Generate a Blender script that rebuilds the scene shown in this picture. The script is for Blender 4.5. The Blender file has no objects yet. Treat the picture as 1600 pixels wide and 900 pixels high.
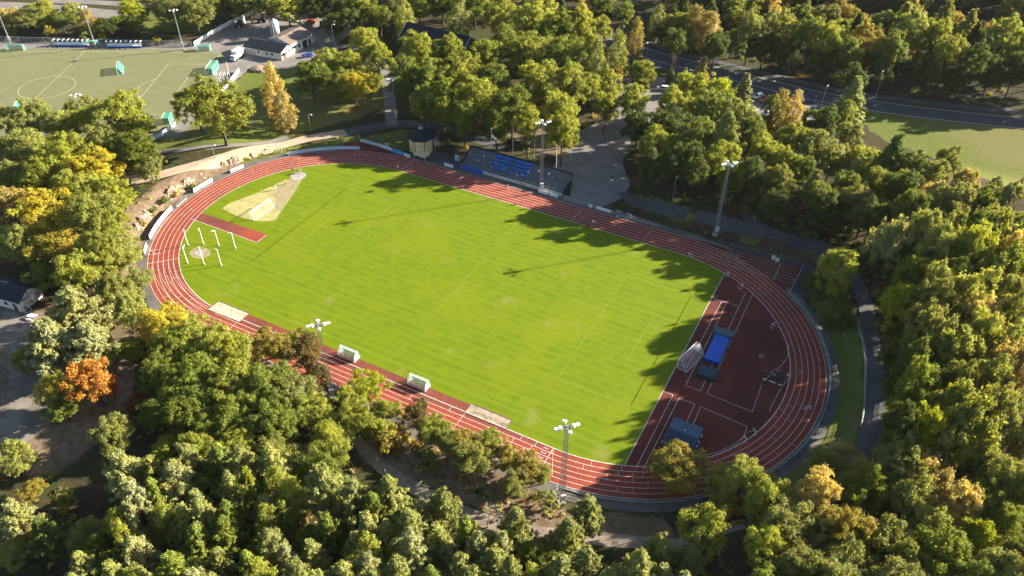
import bpy, bmesh, math, random
import numpy as np
from mathutils import Vector, Matrix
random.seed(7)
PI = math.pi
scene = bpy.context.scene
COL = scene.collection

# ------------------------------------------------------------------ camera (solved from the pitch markings)
CP = np.array([80.720, -129.476, 121.360])
CR = np.array([0.88372865, 0.46796564, 0.00564133])
CU = np.array([-0.29978876, 0.55679683, 0.77466379])
CF = np.array([-0.35937497, 0.68628379, -0.63234816])
FPX = 1236.195
cam_d = bpy.data.cameras.new('camera')
cam = bpy.data.objects.new('camera', cam_d)
COL.objects.link(cam)
M = Matrix(((CR[0], CU[0], -CF[0], CP[0]), (CR[1], CU[1], -CF[1], CP[1]), (CR[2], CU[2], -CF[2], CP[2]), (0, 0, 0, 1)))
cam.matrix_world = M
cam_d.sensor_width = 36.0
cam_d.lens = FPX * 36.0 / 1600.0
cam_d.clip_start = 1.0
cam_d.clip_end = 9000.0
scene.camera = cam

# ------------------------------------------------------------------ the lie of the land
TCY = -1.25; TXL = -42.9; TXR = 42.2; RIN = 36.3; LANE = 1.23; ROUT = RIN + 6 * LANE + 0.15

def sstep(a, b, x):
    t = min(1.0, max(0.0, (x - a) / (b - a)))
    return t * t * (3 - 2 * t)

def capr(x, y):
    cx = min(TXR, max(TXL, x))
    return math.hypot(x - cx, y - TCY)

def H(x, y):
    r = capr(x, y) - ROUT
    if r < 2.6 and not (x > 44 and y > 20):
        return 0.0
    h = 0.0
    # grass bank and wood on the east side and the north-east corner
    if x > 20:
        rr = r
        if y > 18 and x > 40:
            rr = min(r, max(x - 75.5, y - 46.5) + 2.6) if (x < 75.5 + 40) else r
            rr = max(rr, 0) if (x > 75.5 or y > 46.5) else min(r, max(x - 75.5, y - 46.5) + 2.6)
        wx = sstep(20, 34, x) if y > 0 else sstep(66, 80, x)
        h += (3.2 * sstep(3.6, 10.5, rr) + 4.5 * sstep(19, 62, r) * sstep(70, 100, x)) * wx * (1 - sstep(90, 120, y))
    # west rock cutting
    if x < -50:
        w = sstep(-50, -66, x) * sstep(34, 18, y) * sstep(-52, -34, y) * sstep(-116, -100, x)
        h += 2.6 * sstep(3.2, 8.0, r) * w
    # wooded hill north of the main road
    d = y - (150 + 0.10 * (x - 60)) - 12
    if x > -40 and d > 0:
        h += (14.0 * sstep(0, 120, d) + 22 * sstep(100, 420, d)) * sstep(-40, 40, x)
    return h

def at(u, v, z=None):
    """photo pixel (1600 x 900) -> point on the land (or at height z)"""
    d = CF + CR * ((u - 800) / FPX) - CU * ((v - 450) / FPX)
    if z is not None:
        t = (z - CP[2]) / d[2]; q = CP + t * d
        return Vector((q[0], q[1], z))
    zz = 0.0
    for _ in range(14):
        t = (zz - CP[2]) / d[2]; q = CP + t * d
        zz = 0.5 * zz + 0.5 * H(q[0], q[1])
    return Vector((q[0], q[1], H(q[0], q[1])))

def proj(p):
    d = np.array(p) - CP; z = d @ CF
    return 800 + FPX * (d @ CR) / z, 450 - FPX * (d @ CU) / z, z

# ------------------------------------------------------------------ tagging
def tag(o, label=None, cat=None, group=None, kind=None):
    if label: o['label'] = label
    if cat: o['category'] = cat
    if group: o['group'] = group
    if kind: o['kind'] = kind
    return o

def thing(name, label, cat, loc=(0, 0, 0), rz=0.0, group=None):
    o = bpy.data.objects.new(name, None); COL.objects.link(o)
    o.location = loc; o.rotation_euler = (0, 0, rz); o.empty_display_size = 0.3
    return tag(o, label, cat, group)

def copy_tree(o, parent=None):
    c = o.copy(); COL.objects.link(c)
    if parent is not None: c.parent = parent
    for ch in o.children: copy_tree(ch, c)
    return c

# ------------------------------------------------------------------ mesh builder
class MB:
    def __init__(s): s.v = []; s.f = []
    def add(s, vs, fs):
        b = len(s.v); s.v += [tuple(p) for p in vs]; s.f += [tuple(b + i for i in f) for f in fs]; return s
    def box(s, c, d, rz=0.0, rx=0.0, ry=0.0, taper=1.0):
        x, y, z = d[0] / 2, d[1] / 2, d[2] / 2
        m = Matrix.Rotation(rz, 3, 'Z') @ Matrix.Rotation(ry, 3, 'Y') @ Matrix.Rotation(rx, 3, 'X')
        vs = []
        for k, zz in ((1, -z), (taper, z)):
            for sx, sy in ((-1, -1), (1, -1), (1, 1), (-1, 1)):
                vs.append(Vector(c) + m @ Vector((sx * x * k, sy * y * k, zz)))
        return s.add(vs, [(3, 2, 1, 0), (4, 5, 6, 7), (0, 1, 5, 4), (1, 2, 6, 5), (2, 3, 7, 6), (3, 0, 4, 7)])
    def tube(s, p, q, r, r2=None, n=6, caps=True):
        p, q = Vector(p), Vector(q); r2 = r if r2 is None else r2
        d = (q - p)
        if d.length < 1e-6: return s
        d.normalize(); a = d.orthogonal().normalized(); b = d.cross(a)
        vs = []
        for c, rr in ((p, r), (q, r2)):
            for i in range(n):
                t = 2 * PI * i / n; vs.append(c + (a * math.cos(t) + b * math.sin(t)) * rr)
        fs = [(i, (i + 1) % n, n + (i + 1) % n, n + i) for i in range(n)]
        if caps: fs += [tuple(range(n - 1, -1, -1)), tuple(range(n, 2 * n))]
        return s.add(vs, fs)
    def path(s, pts, r, n=6, r2=None):
        k = len(pts) - 1
        for i in range(k):
            ra = r if r2 is None else r + (r2 - r) * i / k; rb = r if r2 is None else r + (r2 - r) * (i + 1) / k
            s.tube(pts[i], pts[i + 1], ra, rb, n)
        return s
    def prism(s, poly, z0, z1):
        n = len(poly)
        vs = [(p[0], p[1], z0) for p in poly] + [(p[0], p[1], z1) for p in poly]
        return s.add(vs, [tuple(range(n - 1, -1, -1)), tuple(range(n, 2 * n))] + [(i, (i + 1) % n, n + (i + 1) % n, n + i) for i in range(n)])
    def extrude_x(s, prof, x0, x1):
        """profile in (y, z), pushed along x"""
        n = len(prof)
        vs = [(x0, p[0], p[1]) for p in prof] + [(x1, p[0], p[1]) for p in prof]
        return s.add(vs, [tuple(range(n)), tuple(range(2 * n - 1, n - 1, -1))] + [(i, n + i, n + (i + 1) % n, (i + 1) % n) for i in range(n)])
    def ball(s, c, r, nu=10, nv=6, sz=1.0):
        vs = []; fs = []
        for j in range(nv + 1):
            t = PI * j / nv
            for i in range(nu):
                a = 2 * PI * i / nu
                vs.append((c[0] + r * math.sin(t) * math.cos(a), c[1] + r * math.sin(t) * math.sin(a), c[2] + sz * r * math.cos(t)))
        for j in range(nv):
            for i in range(nu):
                fs.append((j * nu + i, (j + 1) * nu + i, (j + 1) * nu + (i + 1) % nu, j * nu + (i + 1) % nu))
        return s.add(vs, fs)
    def lathe(s, prof, n=20, c=(0, 0, 0)):
        vs = []; fs = []; k = len(prof)
        for r, z in prof:
            for i in range(n):
                a = 2 * PI * i / n; vs.append((c[0] + r * math.cos(a), c[1] + r * math.sin(a), c[2] + z))
        for j in range(k - 1):
            for i in range(n):
                fs.append((j * n + i, j * n + (i + 1) % n, (j + 1) * n + (i + 1) % n, (j + 1) * n + i))
        fs.append(tuple(range(n - 1, -1, -1))); fs.append(tuple((k - 1) * n + i for i in range(n)))
        return s.add(vs, fs)
    def quad(s, a, b, c, d): return s.add([a, b, c, d], [(0, 1, 2, 3)])
    def build(s, name, mat, parent=None, smooth=False, bevel=0.0):
        me = bpy.data.meshes.new(name); me.from_pydata(s.v, [], s.f); me.validate(); me.update()
        bm = bmesh.new(); bm.from_mesh(me)
        bmesh.ops.recalc_face_normals(bm, faces=bm.faces)
        if bevel > 0:
            bmesh.ops.remove_doubles(bm, verts=bm.verts, dist=1e-4)
            es = [e for e in bm.edges if e.calc_face_angle(0) > 0.5]
            if es: bmesh.ops.bevel(bm, geom=es, offset=bevel, segments=2, affect='EDGES', profile=0.6)
        bm.to_mesh(me); bm.free()
        me.materials.append(mat)
        if smooth: me.polygons.foreach_set('use_smooth', [True] * len(me.polygons))
        o = bpy.data.objects.new(name, me); COL.objects.link(o)
        if parent is not None: o.parent = parent
        return o

def sheet(name, mat, vs, fs, kind='structure', label=None, up=True):
    me = bpy.data.meshes.new(name); me.from_pydata([tuple(v) for v in vs], [], fs); me.update()
    bm = bmesh.new(); bm.from_mesh(me)
    for f in bm.faces: f.normal_update()
    bmesh.ops.reverse_faces(bm, faces=[f for f in bm.faces if f.normal.z < 0])
    bm.to_mesh(me); bm.free()
    me.materials.append(mat)
    o = bpy.data.objects.new(name, me); COL.objects.link(o); o['kind'] = kind
    if label: o['label'] = label
    return o

# ------------------------------------------------------------------ materials
def newmat(name):
    m = bpy.data.materials.new(name); m.use_nodes = True
    nt = m.node_tree; nt.nodes.clear()
    out = nt.nodes.new('ShaderNodeOutputMaterial'); b = nt.nodes.new('ShaderNodeBsdfPrincipled')
    nt.links.new(b.outputs[0], out.inputs[0])
    return m, nt, b, out

def N(nt, t, **k):
    n = nt.nodes.new(t)
    for a, v in k.items(): setattr(n, a, v)
    return n

def mixc(nt, f, a, b, blend='MIX'):
    n = nt.nodes.new('ShaderNodeMix'); n.data_type = 'RGBA'; n.blend_type = blend; n.clamp_factor = True
    for s, i in ((f, 0), (a, 6), (b, 7)):
        if isinstance(s, (int, float)): n.inputs[i].default_value = s
        elif isinstance(s, tuple): n.inputs[i].default_value = (*s[:3], 1)
        else: nt.links.new(s, n.inputs[i])
    return n.outputs[2]

def mth(nt, op, a, b=0.0, c=0.0):
    n = nt.nodes.new('ShaderNodeMath'); n.operation = op
    for i, s in enumerate((a, b, c)):
        if isinstance(s, (int, float)): n.inputs[i].default_value = s
        else: nt.links.new(s, n.inputs[i])
    return n.outputs[0]

def ramp(nt, f, a, b):
    n = nt.nodes.new('ShaderNodeMapRange'); n.interpolation_type = 'SMOOTHSTEP'
    nt.links.new(f, n.inputs[0]); n.inputs[1].default_value = a; n.inputs[2].default_value = b
    return n.outputs[0]

def noise(nt, scale, co=None, detail=4.0, rough=0.55, sc=None):
    n = nt.nodes.new('ShaderNodeTexNoise'); n.inputs['Scale'].default_value = scale
    n.inputs['Detail'].default_value = detail; n.inputs['Roughness'].default_value = rough
    if co is None:
        co = nt.nodes.new('ShaderNodeTexCoord').outputs['Object']
    if sc is not None:
        mp = nt.nodes.new('ShaderNodeMapping'); mp.inputs['Scale'].default_value = sc
        nt.links.new(co, mp.inputs[0]); co = mp.outputs[0]
    nt.links.new(co, n.inputs['Vector'])
    return n.outputs[0]

def pm(name, c1, c2=None, scale=1.5, rough=0.7, metal=0.0, bump=0.0, spec=0.3):
    m, nt, b, out = newmat(name)
    b.inputs['Roughness'].default_value = rough; b.inputs['Metallic'].default_value = metal
    b.inputs['Specular IOR Level'].default_value = spec
    if c2 is None: c2 = tuple(x * 0.75 for x in c1)
    n = noise(nt, scale)
    nt.links.new(mixc(nt, ramp(nt, n, 0.35, 0.68), c1, c2), b.inputs['Base Color'])
    if bump:
        bp = N(nt, 'ShaderNodeBump'); bp.inputs['Strength'].default_value = bump
        nt.links.new(noise(nt, scale * 6), bp.inputs['Height']); nt.links.new(bp.outputs[0], b.inputs['Normal'])
    return m

def tint(name, rough=0.35, spec=0.5, coat=0.0):
    """colour comes from each object's own colour"""
    m, nt, b, out = newmat(name)
    oi = N(nt, 'ShaderNodeObjectInfo')
    n = noise(nt, 2.0)
    nt.links.new(mixc(nt, mth(nt, 'MULTIPLY', n, 0.3), oi.outputs['Color'], (0.05, 0.045, 0.04)), b.inputs['Base Color'])
    b.inputs['Roughness'].default_value = rough; b.inputs['Specular IOR Level'].default_value = spec
    b.inputs['Coat Weight'].default_value = coat
    return m

MAT = dict(
    white=pm('white_paint', (.80, .80, .78), (.66, .66, .64), .8, .55),
    offwhite=pm('cream_board', (.66, .52, .29), (.56, .43, .23), .6, .7),
    steel=pm('galvanised_steel', (.42, .43, .44), (.30, .31, .32), 1.5, .45, .6),
    dark=pm('dark_metal', (.035, .037, .04), (.022, .023, .025), 1.5, .5),
    blue=pm('blue_vinyl', (.008, .10, .50), (.006, .075, .40), .5, .45),
    seat=pm('blue_seat_plastic', (.02, .17, .60), (.014, .13, .48), 2.0, .45),
    navy=pm('navy_tarpaulin', (.018, .050, .085), (.012, .034, .060), .9, .6, bump=.15),
    slate=pm('grey_blue_pad', (.07, .11, .14), (.05, .08, .105), .9, .65),
    terrace=pm('terrace_boards', (.115, .135, .15), (.072, .088, .098), .7, .8),
    concrete=pm('concrete', (.36, .34, .31), (.25, .235, .21), .6, .85, bump=.1),
    glass=pm('window_glass', (.02, .025, .03), (.03, .035, .045), .5, .12, 0, 0, .6),
    rubber=pm('black_rubber', (.015, .015, .016), (.022, .022, .022), 3, .8),
    roofdark=pm('dark_roof_felt', (.016, .022, .032), (.010, .014, .021), .35, .75, bump=.15),
    roofbrown=pm('grey_brown_roof', (.20, .155, .125), (.155, .12, .10), .5, .8, bump=.1),
    render=pm('white_render', (.74, .72, .66), (.60, .58, .53), .4, .85),
    net=None, green=pm('green_goal_net', (.10, .34, .26), (.07, .27, .20), 1.0, .7),
    wood=pm('weathered_wood', (.17, .11, .07), (.11, .07, .045), 1.2, .8),
    red=pm('red_brown_wood', (.16, .040, .022), (.11, .03, .018), 1.0, .7),
    rock=pm('granite_rock', (.36, .27, .205), (.12, .09, .06), 1.6, .95, bump=.9),
    skin=pm('skin', (.50, .30, .21), (.44, .26, .18), 3, .55),
    hair=pm('hair', (.05, .032, .02), (.03, .02, .012), 4, .6),
    cloth=tint('clothing', .85, .2), paint=tint('car_paint', .22, .5, .6), plain=tint('painted_surface', .6, .3),
    lamp=pm('lamp_glass', (.85, .85, .83), (.7, .7, .7), 1, .25),
)
# ------------------------------------------------------------------ the land
def inpoly(x, y, P):
    c = False; n = len(P); j = n - 1
    for i in range(n):
        if (P[i][1] > y) != (P[j][1] > y) and x < (P[j][0] - P[i][0]) * (y - P[i][1]) / (P[j][1] - P[i][1]) + P[i][0]: c = not c
        j = i
    return c

def PX(*pts): return [at(u, v) for u, v in pts]
LAWN = [
    PX((240, 238), (330, 235), (480, 205), (560, 185), (600, 165), (600, 120), (470, 100), (400, 100), (352, 140), (250, 210)),   # park lawn by the artificial pitch
    PX((330, 262), (440, 230), (560, 212), (560, 228), (450, 240), (380, 256)),
    PX((565, 215), (640, 200), (660, 215), (630, 238), (570, 222)),
    PX((985, 300), (1060, 325), (1290, 395), (1260, 412), (1100, 360), (985, 322)),
    PX((1250, 420), (1300, 420), (1345, 500), (1350, 600), (1340, 690), (1250, 790), (1210, 790), (1210, 745), (1262, 700), (1300, 640), (1305, 590), (1280, 510)),
    PX((1370, 600), (1440, 640), (1480, 690), (1400, 720), (1340, 730), (1372, 660)),
    PX((200, 18), (330, 8), (330, 50), (200, 50)),
    PX((1330, 176), (1360, 172), (1640, 205), (1700, 330), (1590, 300), (1500, 262), (1440, 240), (1395, 225), (1360, 205)),
]
LAWNB = [(min(p.x for p in P), max(p.x for p in P), min(p.y for p in P), max(p.y for p in P)) for P in LAWN]
FIELD = PX((1330, 176), (1360, 172), (1640, 205), (1700, 330), (1590, 300), (1500, 262), (1440, 240), (1395, 225), (1360, 205))
DIRT = [
    PX((216, 440), (190, 430), (172, 400), (190, 330), (250, 282), (330, 258), (420, 240), (460, 234), (430, 250), (380, 264), (330, 287), (282, 316), (246, 354), (222, 392)),
    PX((0, 490), (70, 480), (160, 480), (215, 520), (210, 620), (120, 720), (60, 760), (0, 700), (-60, 600)),
    PX((690, 660), (760, 700), (860, 790), (1040, 810), (1060, 840), (960, 850), (860, 850), (700, 770), (560, 720), (560, 690)),
    PX((930, 205), (1000, 195), (1000, 215), (905, 235)), PX((740, 185), (850, 240), (900, 250), (900, 225), (820, 190)),
]
def ground():
    def axis(lo, hi, st, far):
        core = list(np.arange(lo, hi + .01, st)); out = []
        s = st; x = core[-1]
        while x < far: s *= 1.45; x += s; out.append(x)
        pre = []; s = st; x = core[0]
        while x > -far: s *= 1.45; x -= s; pre.append(x)
        return pre[::-1] + core + out
    xs = axis(-300, 250, 2.0, 4000); ys = axis(-140, 400, 2.0, 4000)
    nx, ny = len(xs), len(ys)
    V = []; A = []; Bd = []; F = []
    def soft(x, y, polys, boxes=None):
        k = 0
        for dx, dy in ((0, 0), (1.1, .6), (-.6, 1.1), (-1.1, -.6), (.6, -1.1)):
            for i, P in enumerate(polys):
                if boxes and not (boxes[i][0] < x + dx < boxes[i][1] and boxes[i][2] < y + dy < boxes[i][3]): continue
                if inpoly(x + dx, y + dy, P): k += 1; break
        return k / 5
    DB = [(min(p.x for p in P), max(p.x for p in P), min(p.y for p in P), max(p.y for p in P)) for P in DIRT]
    for j, y in enumerate(ys):
        for i, x in enumerate(xs):
            h = H(x, y)
            V.append((x, y, h))
            near = -320 < x < 260 and -150 < y < 420
            A.append(soft(x, y, LAWN, LAWNB) if near else 0.0); Bd.append(soft(x, y, DIRT, DB) if near else 0.0)
    F = [(j * nx + i, j * nx + i + 1, (j + 1) * nx + i + 1, (j + 1) * nx + i) for j in range(ny - 1) for i in range(nx - 1)]
    m, nt, b, out = newmat('ground')
    at1 = N(nt, 'ShaderNodeAttribute', attribute_name='lawn'); at2 = N(nt, 'ShaderNodeAttribute', attribute_name='dirt')
    n1 = noise(nt, .09, detail=6); n2 = noise(nt, .7, detail=6); n3 = noise(nt, 3.5, detail=3); n4 = noise(nt, .03)
    floor = mixc(nt, ramp(nt, n1, .4, .62), (.055, .042, .022), (.045, .058, .018))
    floor = mixc(nt, mth(nt, 'MULTIPLY', ramp(nt, n2, .5, .7), .7), floor, (.13, .075, .035))
    lawn = mixc(nt, ramp(nt, n2, .35, .65), (.11, .145, .022), (.155, .175, .035))
    lawn = mixc(nt, mth(nt, 'MULTIPLY', ramp(nt, n4, .45, .65), .7), lawn, (.19, .17, .06))
    dirt = mixc(nt, ramp(nt, n2, .35, .65), (.26, .185, .125), (.165, .115, .075))
    dirt = mixc(nt, mth(nt, 'MULTIPLY', ramp(nt, n1, .5, .65), .6), dirt, (.12, .11, .04))
    jl = mth(nt, 'ADD', at1.outputs['Fac'], mth(nt, 'MULTIPLY', mth(nt, 'SUBTRACT', n2, .5), .9))
    jd = mth(nt, 'ADD', at2.outputs['Fac'], mth(nt, 'MULTIPLY', mth(nt, 'SUBTRACT', n2, .5), .9))
    c = mixc(nt, ramp(nt, jd, .3, .7), floor, dirt); c = mixc(nt, ramp(nt, jl, .3, .7), c, lawn)
    c = mixc(nt, mth(nt, 'MULTIPLY', n3, .45), c, (.02, .02, .01))
    nt.links.new(c, b.inputs['Base Color']); b.inputs['Roughness'].default_value = .95; b.inputs['Specular IOR Level'].default_value = .1
    bp = N(nt, 'ShaderNodeBump'); bp.inputs['Strength'].default_value = .5; bp.inputs['Distance'].default_value = .3
    nt.links.new(n3, bp.inputs['Height']); nt.links.new(bp.outputs[0], b.inputs['Normal'])
    o = sheet('ground', m, V, F)
    for nm, d in (('lawn', A), ('dirt', Bd)):
        a = o.data.attributes.new(nm, 'FLOAT', 'POINT'); a.data.foreach_set('value', d)
    o.data.polygons.foreach_set('use_smooth', [True] * len(o.data.polygons))
ground()

# ---- surfaces
def turf(name, a, b, pale, yel, stripe=0.5, wavesc=1.2):
    m, nt, bs, out = newmat(name)
    co = N(nt, 'ShaderNodeTexCoord').outputs['Object']
    big = noise(nt, .05, co, 5); mid = noise(nt, .35, co, 5); fine = noise(nt, 2.6, co, 3); patch = noise(nt, .11, co, 3)
    w = N(nt, 'ShaderNodeTexWave'); w.bands_direction = 'Y'; w.inputs['Scale'].default_value = wavesc * .125
    w.inputs['Distortion'].default_value = 1.2; w.inputs['Detail'].default_value = 3; w.inputs['Detail Scale'].default_value = .6
    nt.links.new(co, w.inputs['Vector'])
    streak = noise(nt, 1.0, co, 4, .6, (.06, 1.6, 1))
    c = mixc(nt, ramp(nt, mid, .35, .65), a, b)
    c = mixc(nt, mth(nt, 'MULTIPLY', w.outputs['Fac'], stripe), c, yel)
    c = mixc(nt, mth(nt, 'MULTIPLY', ramp(nt, streak, .45, .7), .55), c, yel)
    c = mixc(nt, mth(nt, 'MULTIPLY', ramp(nt, big, .48, .66), .5), c, yel)
    c = mixc(nt, mth(nt, 'MULTIPLY', ramp(nt, patch, .61, .72), .6), c, pale)
    c = mixc(nt, mth(nt, 'MULTIPLY', fine, .35), c, tuple(x * .45 for x in a))
    nt.links.new(c, bs.inputs['Base Color']); bs.inputs['Roughness'].default_value = .9; bs.inputs['Specular IOR Level'].default_value = .15
    return m
M_PITCH = turf('pitch_turf', (.094, .154, .0012), (.126, .184, .0018), (.20, .21, .05), (.182, .210, .003), .42)
M_ART = turf('artificial_turf', (.150, .158, .072), (.170, .176, .082), (.21, .205, .11), (.19, .19, .098), .3, .5)
M_FIELD = turf('meadow', (.165, .26, .026), (.205, .285, .036), (.28, .29, .08), (.245, .30, .05), .4, .8)

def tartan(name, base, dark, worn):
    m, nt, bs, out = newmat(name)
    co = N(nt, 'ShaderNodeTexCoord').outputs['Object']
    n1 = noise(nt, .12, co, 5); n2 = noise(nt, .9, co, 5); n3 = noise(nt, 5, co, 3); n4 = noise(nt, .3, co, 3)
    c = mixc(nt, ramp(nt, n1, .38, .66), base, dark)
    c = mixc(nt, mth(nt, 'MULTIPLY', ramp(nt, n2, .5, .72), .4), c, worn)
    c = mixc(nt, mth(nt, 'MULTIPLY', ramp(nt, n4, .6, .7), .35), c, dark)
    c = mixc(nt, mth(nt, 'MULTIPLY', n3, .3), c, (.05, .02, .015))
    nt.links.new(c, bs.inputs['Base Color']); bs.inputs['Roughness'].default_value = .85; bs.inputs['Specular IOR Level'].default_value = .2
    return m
M_TRACK = tartan('red_track_rubber', (.285, .056, .027), (.225, .045, .023), (.35, .11, .07))
M_TRACKD = tartan('worn_track_rubber', (.20, .052, .034), (.145, .040, .028), (.27, .10, .07))
M_DAREA = tartan('shade_darkened_rubber', (.15, .034, .022), (.098, .024, .016), (.19, .054, .036))  # same red as the track, base colour darkened to deepen the tree shade
M_LINE = pm('white_line_paint', (.72, .70, .66), (.50, .46, .42), .8, .8)
M_FADED = pm('faded_chalk_line', (.18, .235, .035), (.125, .192, .006), .22, .9)
M_ASPH = pm('asphalt', (.085, .083, .082), (.060, .060, .062), .25, .9, bump=.1)
M_ASPHPALE = pm('pale_asphalt', (.20, .18, .165), (.15, .135, .125), .2, .9, bump=.1)
M_ROAD = pm('road_asphalt', (.060, .063, .070), (.048, .050, .056), .2, .85)
M_SANDPATH = pm('sandy_path', (.40, .31, .22), (.31, .235, .165), .3, .95, bump=.1)
M_SAND = pm('pit_sand', (.50, .42, .31), (.36, .29, .21), .9, .95, bump=.6)
M_SHOT = pm('dry_sandy_grass', (.36, .32, .13), (.27, .25, .085), .5, .95, bump=.4)
M_GRAVEL = pm('brown_grit', (.29, .245, .135), (.22, .185, .10), .7, .95, bump=.3)

def ring_pts(r, n=48, x0=TXL, x1=TXR):
    P = []
    for i in range(n + 1):
        a = -PI / 2 + PI * i / n; P.append((x1 + r * math.cos(a), TCY + r * math.sin(a)))
    for i in range(n + 1):
        a = PI / 2 + PI * i / n; P.append((x0 + r * math.cos(a), TCY + r * math.sin(a)))
    return P
def ring(name, r0, r1, z, mat):
    a, b = ring_pts(r0), ring_pts(r1); n = len(a)
    return sheet(name, mat, [(x, y, z) for x, y in a + b], [(i, (i + 1) % n, n + (i + 1) % n, n + i) for i in range(n)])
def flat(name, P, z, mat):
    return sheet(name, mat, [(p[0], p[1], z) for p in P], [tuple(range(len(P)))])
def drape_poly(name, P, dz, mat, step=2.5):
    """a polygon cut into a grid of cells and laid on the land"""
    from mathutils.geometry import delaunay_2d_cdt
    pts = []
    n = len(P)
    for i in range(n):
        a, b = P[i], P[(i + 1) % n]; k = max(1, int(math.hypot(b[0] - a[0], b[1] - a[1]) / step))
        for q in range(k): pts.append((a[0] + (b[0] - a[0]) * q / k, a[1] + (b[1] - a[1]) * q / k))
    nb = len(pts)
    xs = [p[0] for p in P]; ys = [p[1] for p in P]
    y = min(ys) + step / 2
    inner = []
    while y < max(ys):
        x = min(xs) + step / 2
        while x < max(xs):
            if inpoly(x, y, P): inner.append((x, y))
            x += step
        y += step
    vs, es, fs, *_ = delaunay_2d_cdt([Vector(p[:2]) for p in pts + inner], [(i, (i + 1) % nb) for i in range(nb)], [], 1, 1e-4)
    return sheet(name, mat, [(v.x, v.y, H(v.x, v.y) + dz) for v in vs], [tuple(f) for f in fs])
def smooth_line(W, step=1.5):
    out = []; n = len(W)
    for i in range(n - 1):
        p0, p1, p2, p3 = W[max(i - 1, 0)], W[i], W[i + 1], W[min(i + 2, n - 1)]
        k = max(1, int(math.hypot(p2[0] - p1[0], p2[1] - p1[1]) / step))
        for q in range(k):
            t = q / k
            out.append(tuple(.5 * (2 * p1[d] + (p2[d] - p0[d]) * t + (2 * p0[d] - 5 * p1[d] + 4 * p2[d] - p3[d]) * t * t + (3 * p1[d] - p0[d] - 3 * p2[d] + p3[d]) * t ** 3) for d in (0, 1)))
    out.append((W[-1][0], W[-1][1])); return out
def ribbon(name, W, width, mat, dz=.05, across=4, jit=0.0, step=1.5, skirt=False, kind='structure'):
    L = smooth_line(W, step); V = []; F = []; n = len(L); rnd = random.Random(len(L) + int(width * 10))
    for i, p in enumerate(L):
        q = L[min(i + 1, n - 1)]; o = L[max(i - 1, 0)]
        tx, ty = q[0] - o[0], q[1] - o[1]; l = math.hypot(tx, ty) or 1; nx_, ny_ = -ty / l, tx / l
        w = width * (1 + jit * (rnd.random() - .5))
        for k in range(across + 1):
            s = (k / across - .5) * w; x, y = p[0] + nx_ * s, p[1] + ny_ * s
            V.append((x, y, H(x, y) + dz))
    for i in range(n - 1):
        for k in range(across):
            a = i * (across + 1) + k; F.append((a, a + 1, a + across + 2, a + across + 1))
    return sheet(name, mat, V, F, kind)

# ---- running track and field
DX = 55.6
NB = TCY - RIN   # inner edge of the near straight
def inner_pts():
    """grass: the capsule cut off at the edge of the rubber fan"""
    P = []
    ang = math.acos((DX - TXR) / RIN)
    for i in range(13):
        a = -PI / 2 + (PI / 2 - ang) * i / 12; P.append((TXR + RIN * math.cos(a), TCY + RIN * math.sin(a)))
    for i in range(13):
        a = ang + (PI / 2 - ang) * i / 12; P.append((TXR + RIN * math.cos(a), TCY + RIN * math.sin(a)))
    for i in range(49):
        a = PI / 2 + PI * i / 48; P.append((TXL + RIN * math.cos(a), TCY + RIN * math.sin(a)))
    return P
flat('football_pitch', inner_pts(), .015, M_PITCH)
ring('running_track', RIN, ROUT, .02, M_TRACK)
ang = math.acos((DX - TXR) / RIN)
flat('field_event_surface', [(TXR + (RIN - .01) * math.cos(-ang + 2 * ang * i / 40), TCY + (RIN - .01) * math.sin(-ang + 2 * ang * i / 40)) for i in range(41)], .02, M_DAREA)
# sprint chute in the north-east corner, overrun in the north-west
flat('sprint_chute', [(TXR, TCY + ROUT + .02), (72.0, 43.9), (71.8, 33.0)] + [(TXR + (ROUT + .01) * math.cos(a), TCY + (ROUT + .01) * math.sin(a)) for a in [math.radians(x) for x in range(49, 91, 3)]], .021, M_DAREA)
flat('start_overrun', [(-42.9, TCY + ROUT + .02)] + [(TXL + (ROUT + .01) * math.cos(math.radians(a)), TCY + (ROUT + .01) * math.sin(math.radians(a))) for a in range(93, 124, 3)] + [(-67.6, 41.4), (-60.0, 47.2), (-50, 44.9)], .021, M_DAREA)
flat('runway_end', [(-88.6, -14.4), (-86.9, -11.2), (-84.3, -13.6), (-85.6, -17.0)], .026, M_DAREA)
flat('javelin_runway', [(-79.0, -12.7), (-78.2, -9.3), (-55.2, -8.7), (-55.2, -12.7)], .024, M_TRACK)
flat('javelin_runway_dark', [(-79.2, -12.65), (-78.4, -9.35), (-62.0, -8.98), (-62.0, -12.65)], .028, M_TRACKD)
flat('long_jump_runway', [(-37.6, NB - .02), (-37.6, -35.3), (22.0, -35.3), (22.0, NB - .02)], .024, M_TRACKD)
flat('inner_track_wear', [(-40, NB - 1.2), (-40, NB), (40, NB), (40, NB - 1.2)], .0245, M_TRACKD)
# concrete kerb, walkway
ring('track_kerb', RIN - .12, RIN + .02, .06, M_LINE)
P1, P2 = ring_pts(ROUT), ring_pts(ROUT + 2.9)
ring('walkway', ROUT + .01, ROUT + 2.6, .012, pm('walkway_tarmac', (.135, .122, .108), (.09, .083, .075), .3, .9, bump=.15))
flat('walkway_corner', [(50, TCY + ROUT + 2.8), (50, 44.2), (72.2, 44.2), (72.0, 33.1), (75.5, 32), (76.0, 40.5), (75.2, 46.4), (60, 46.6)], .016, M_ASPH)

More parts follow.
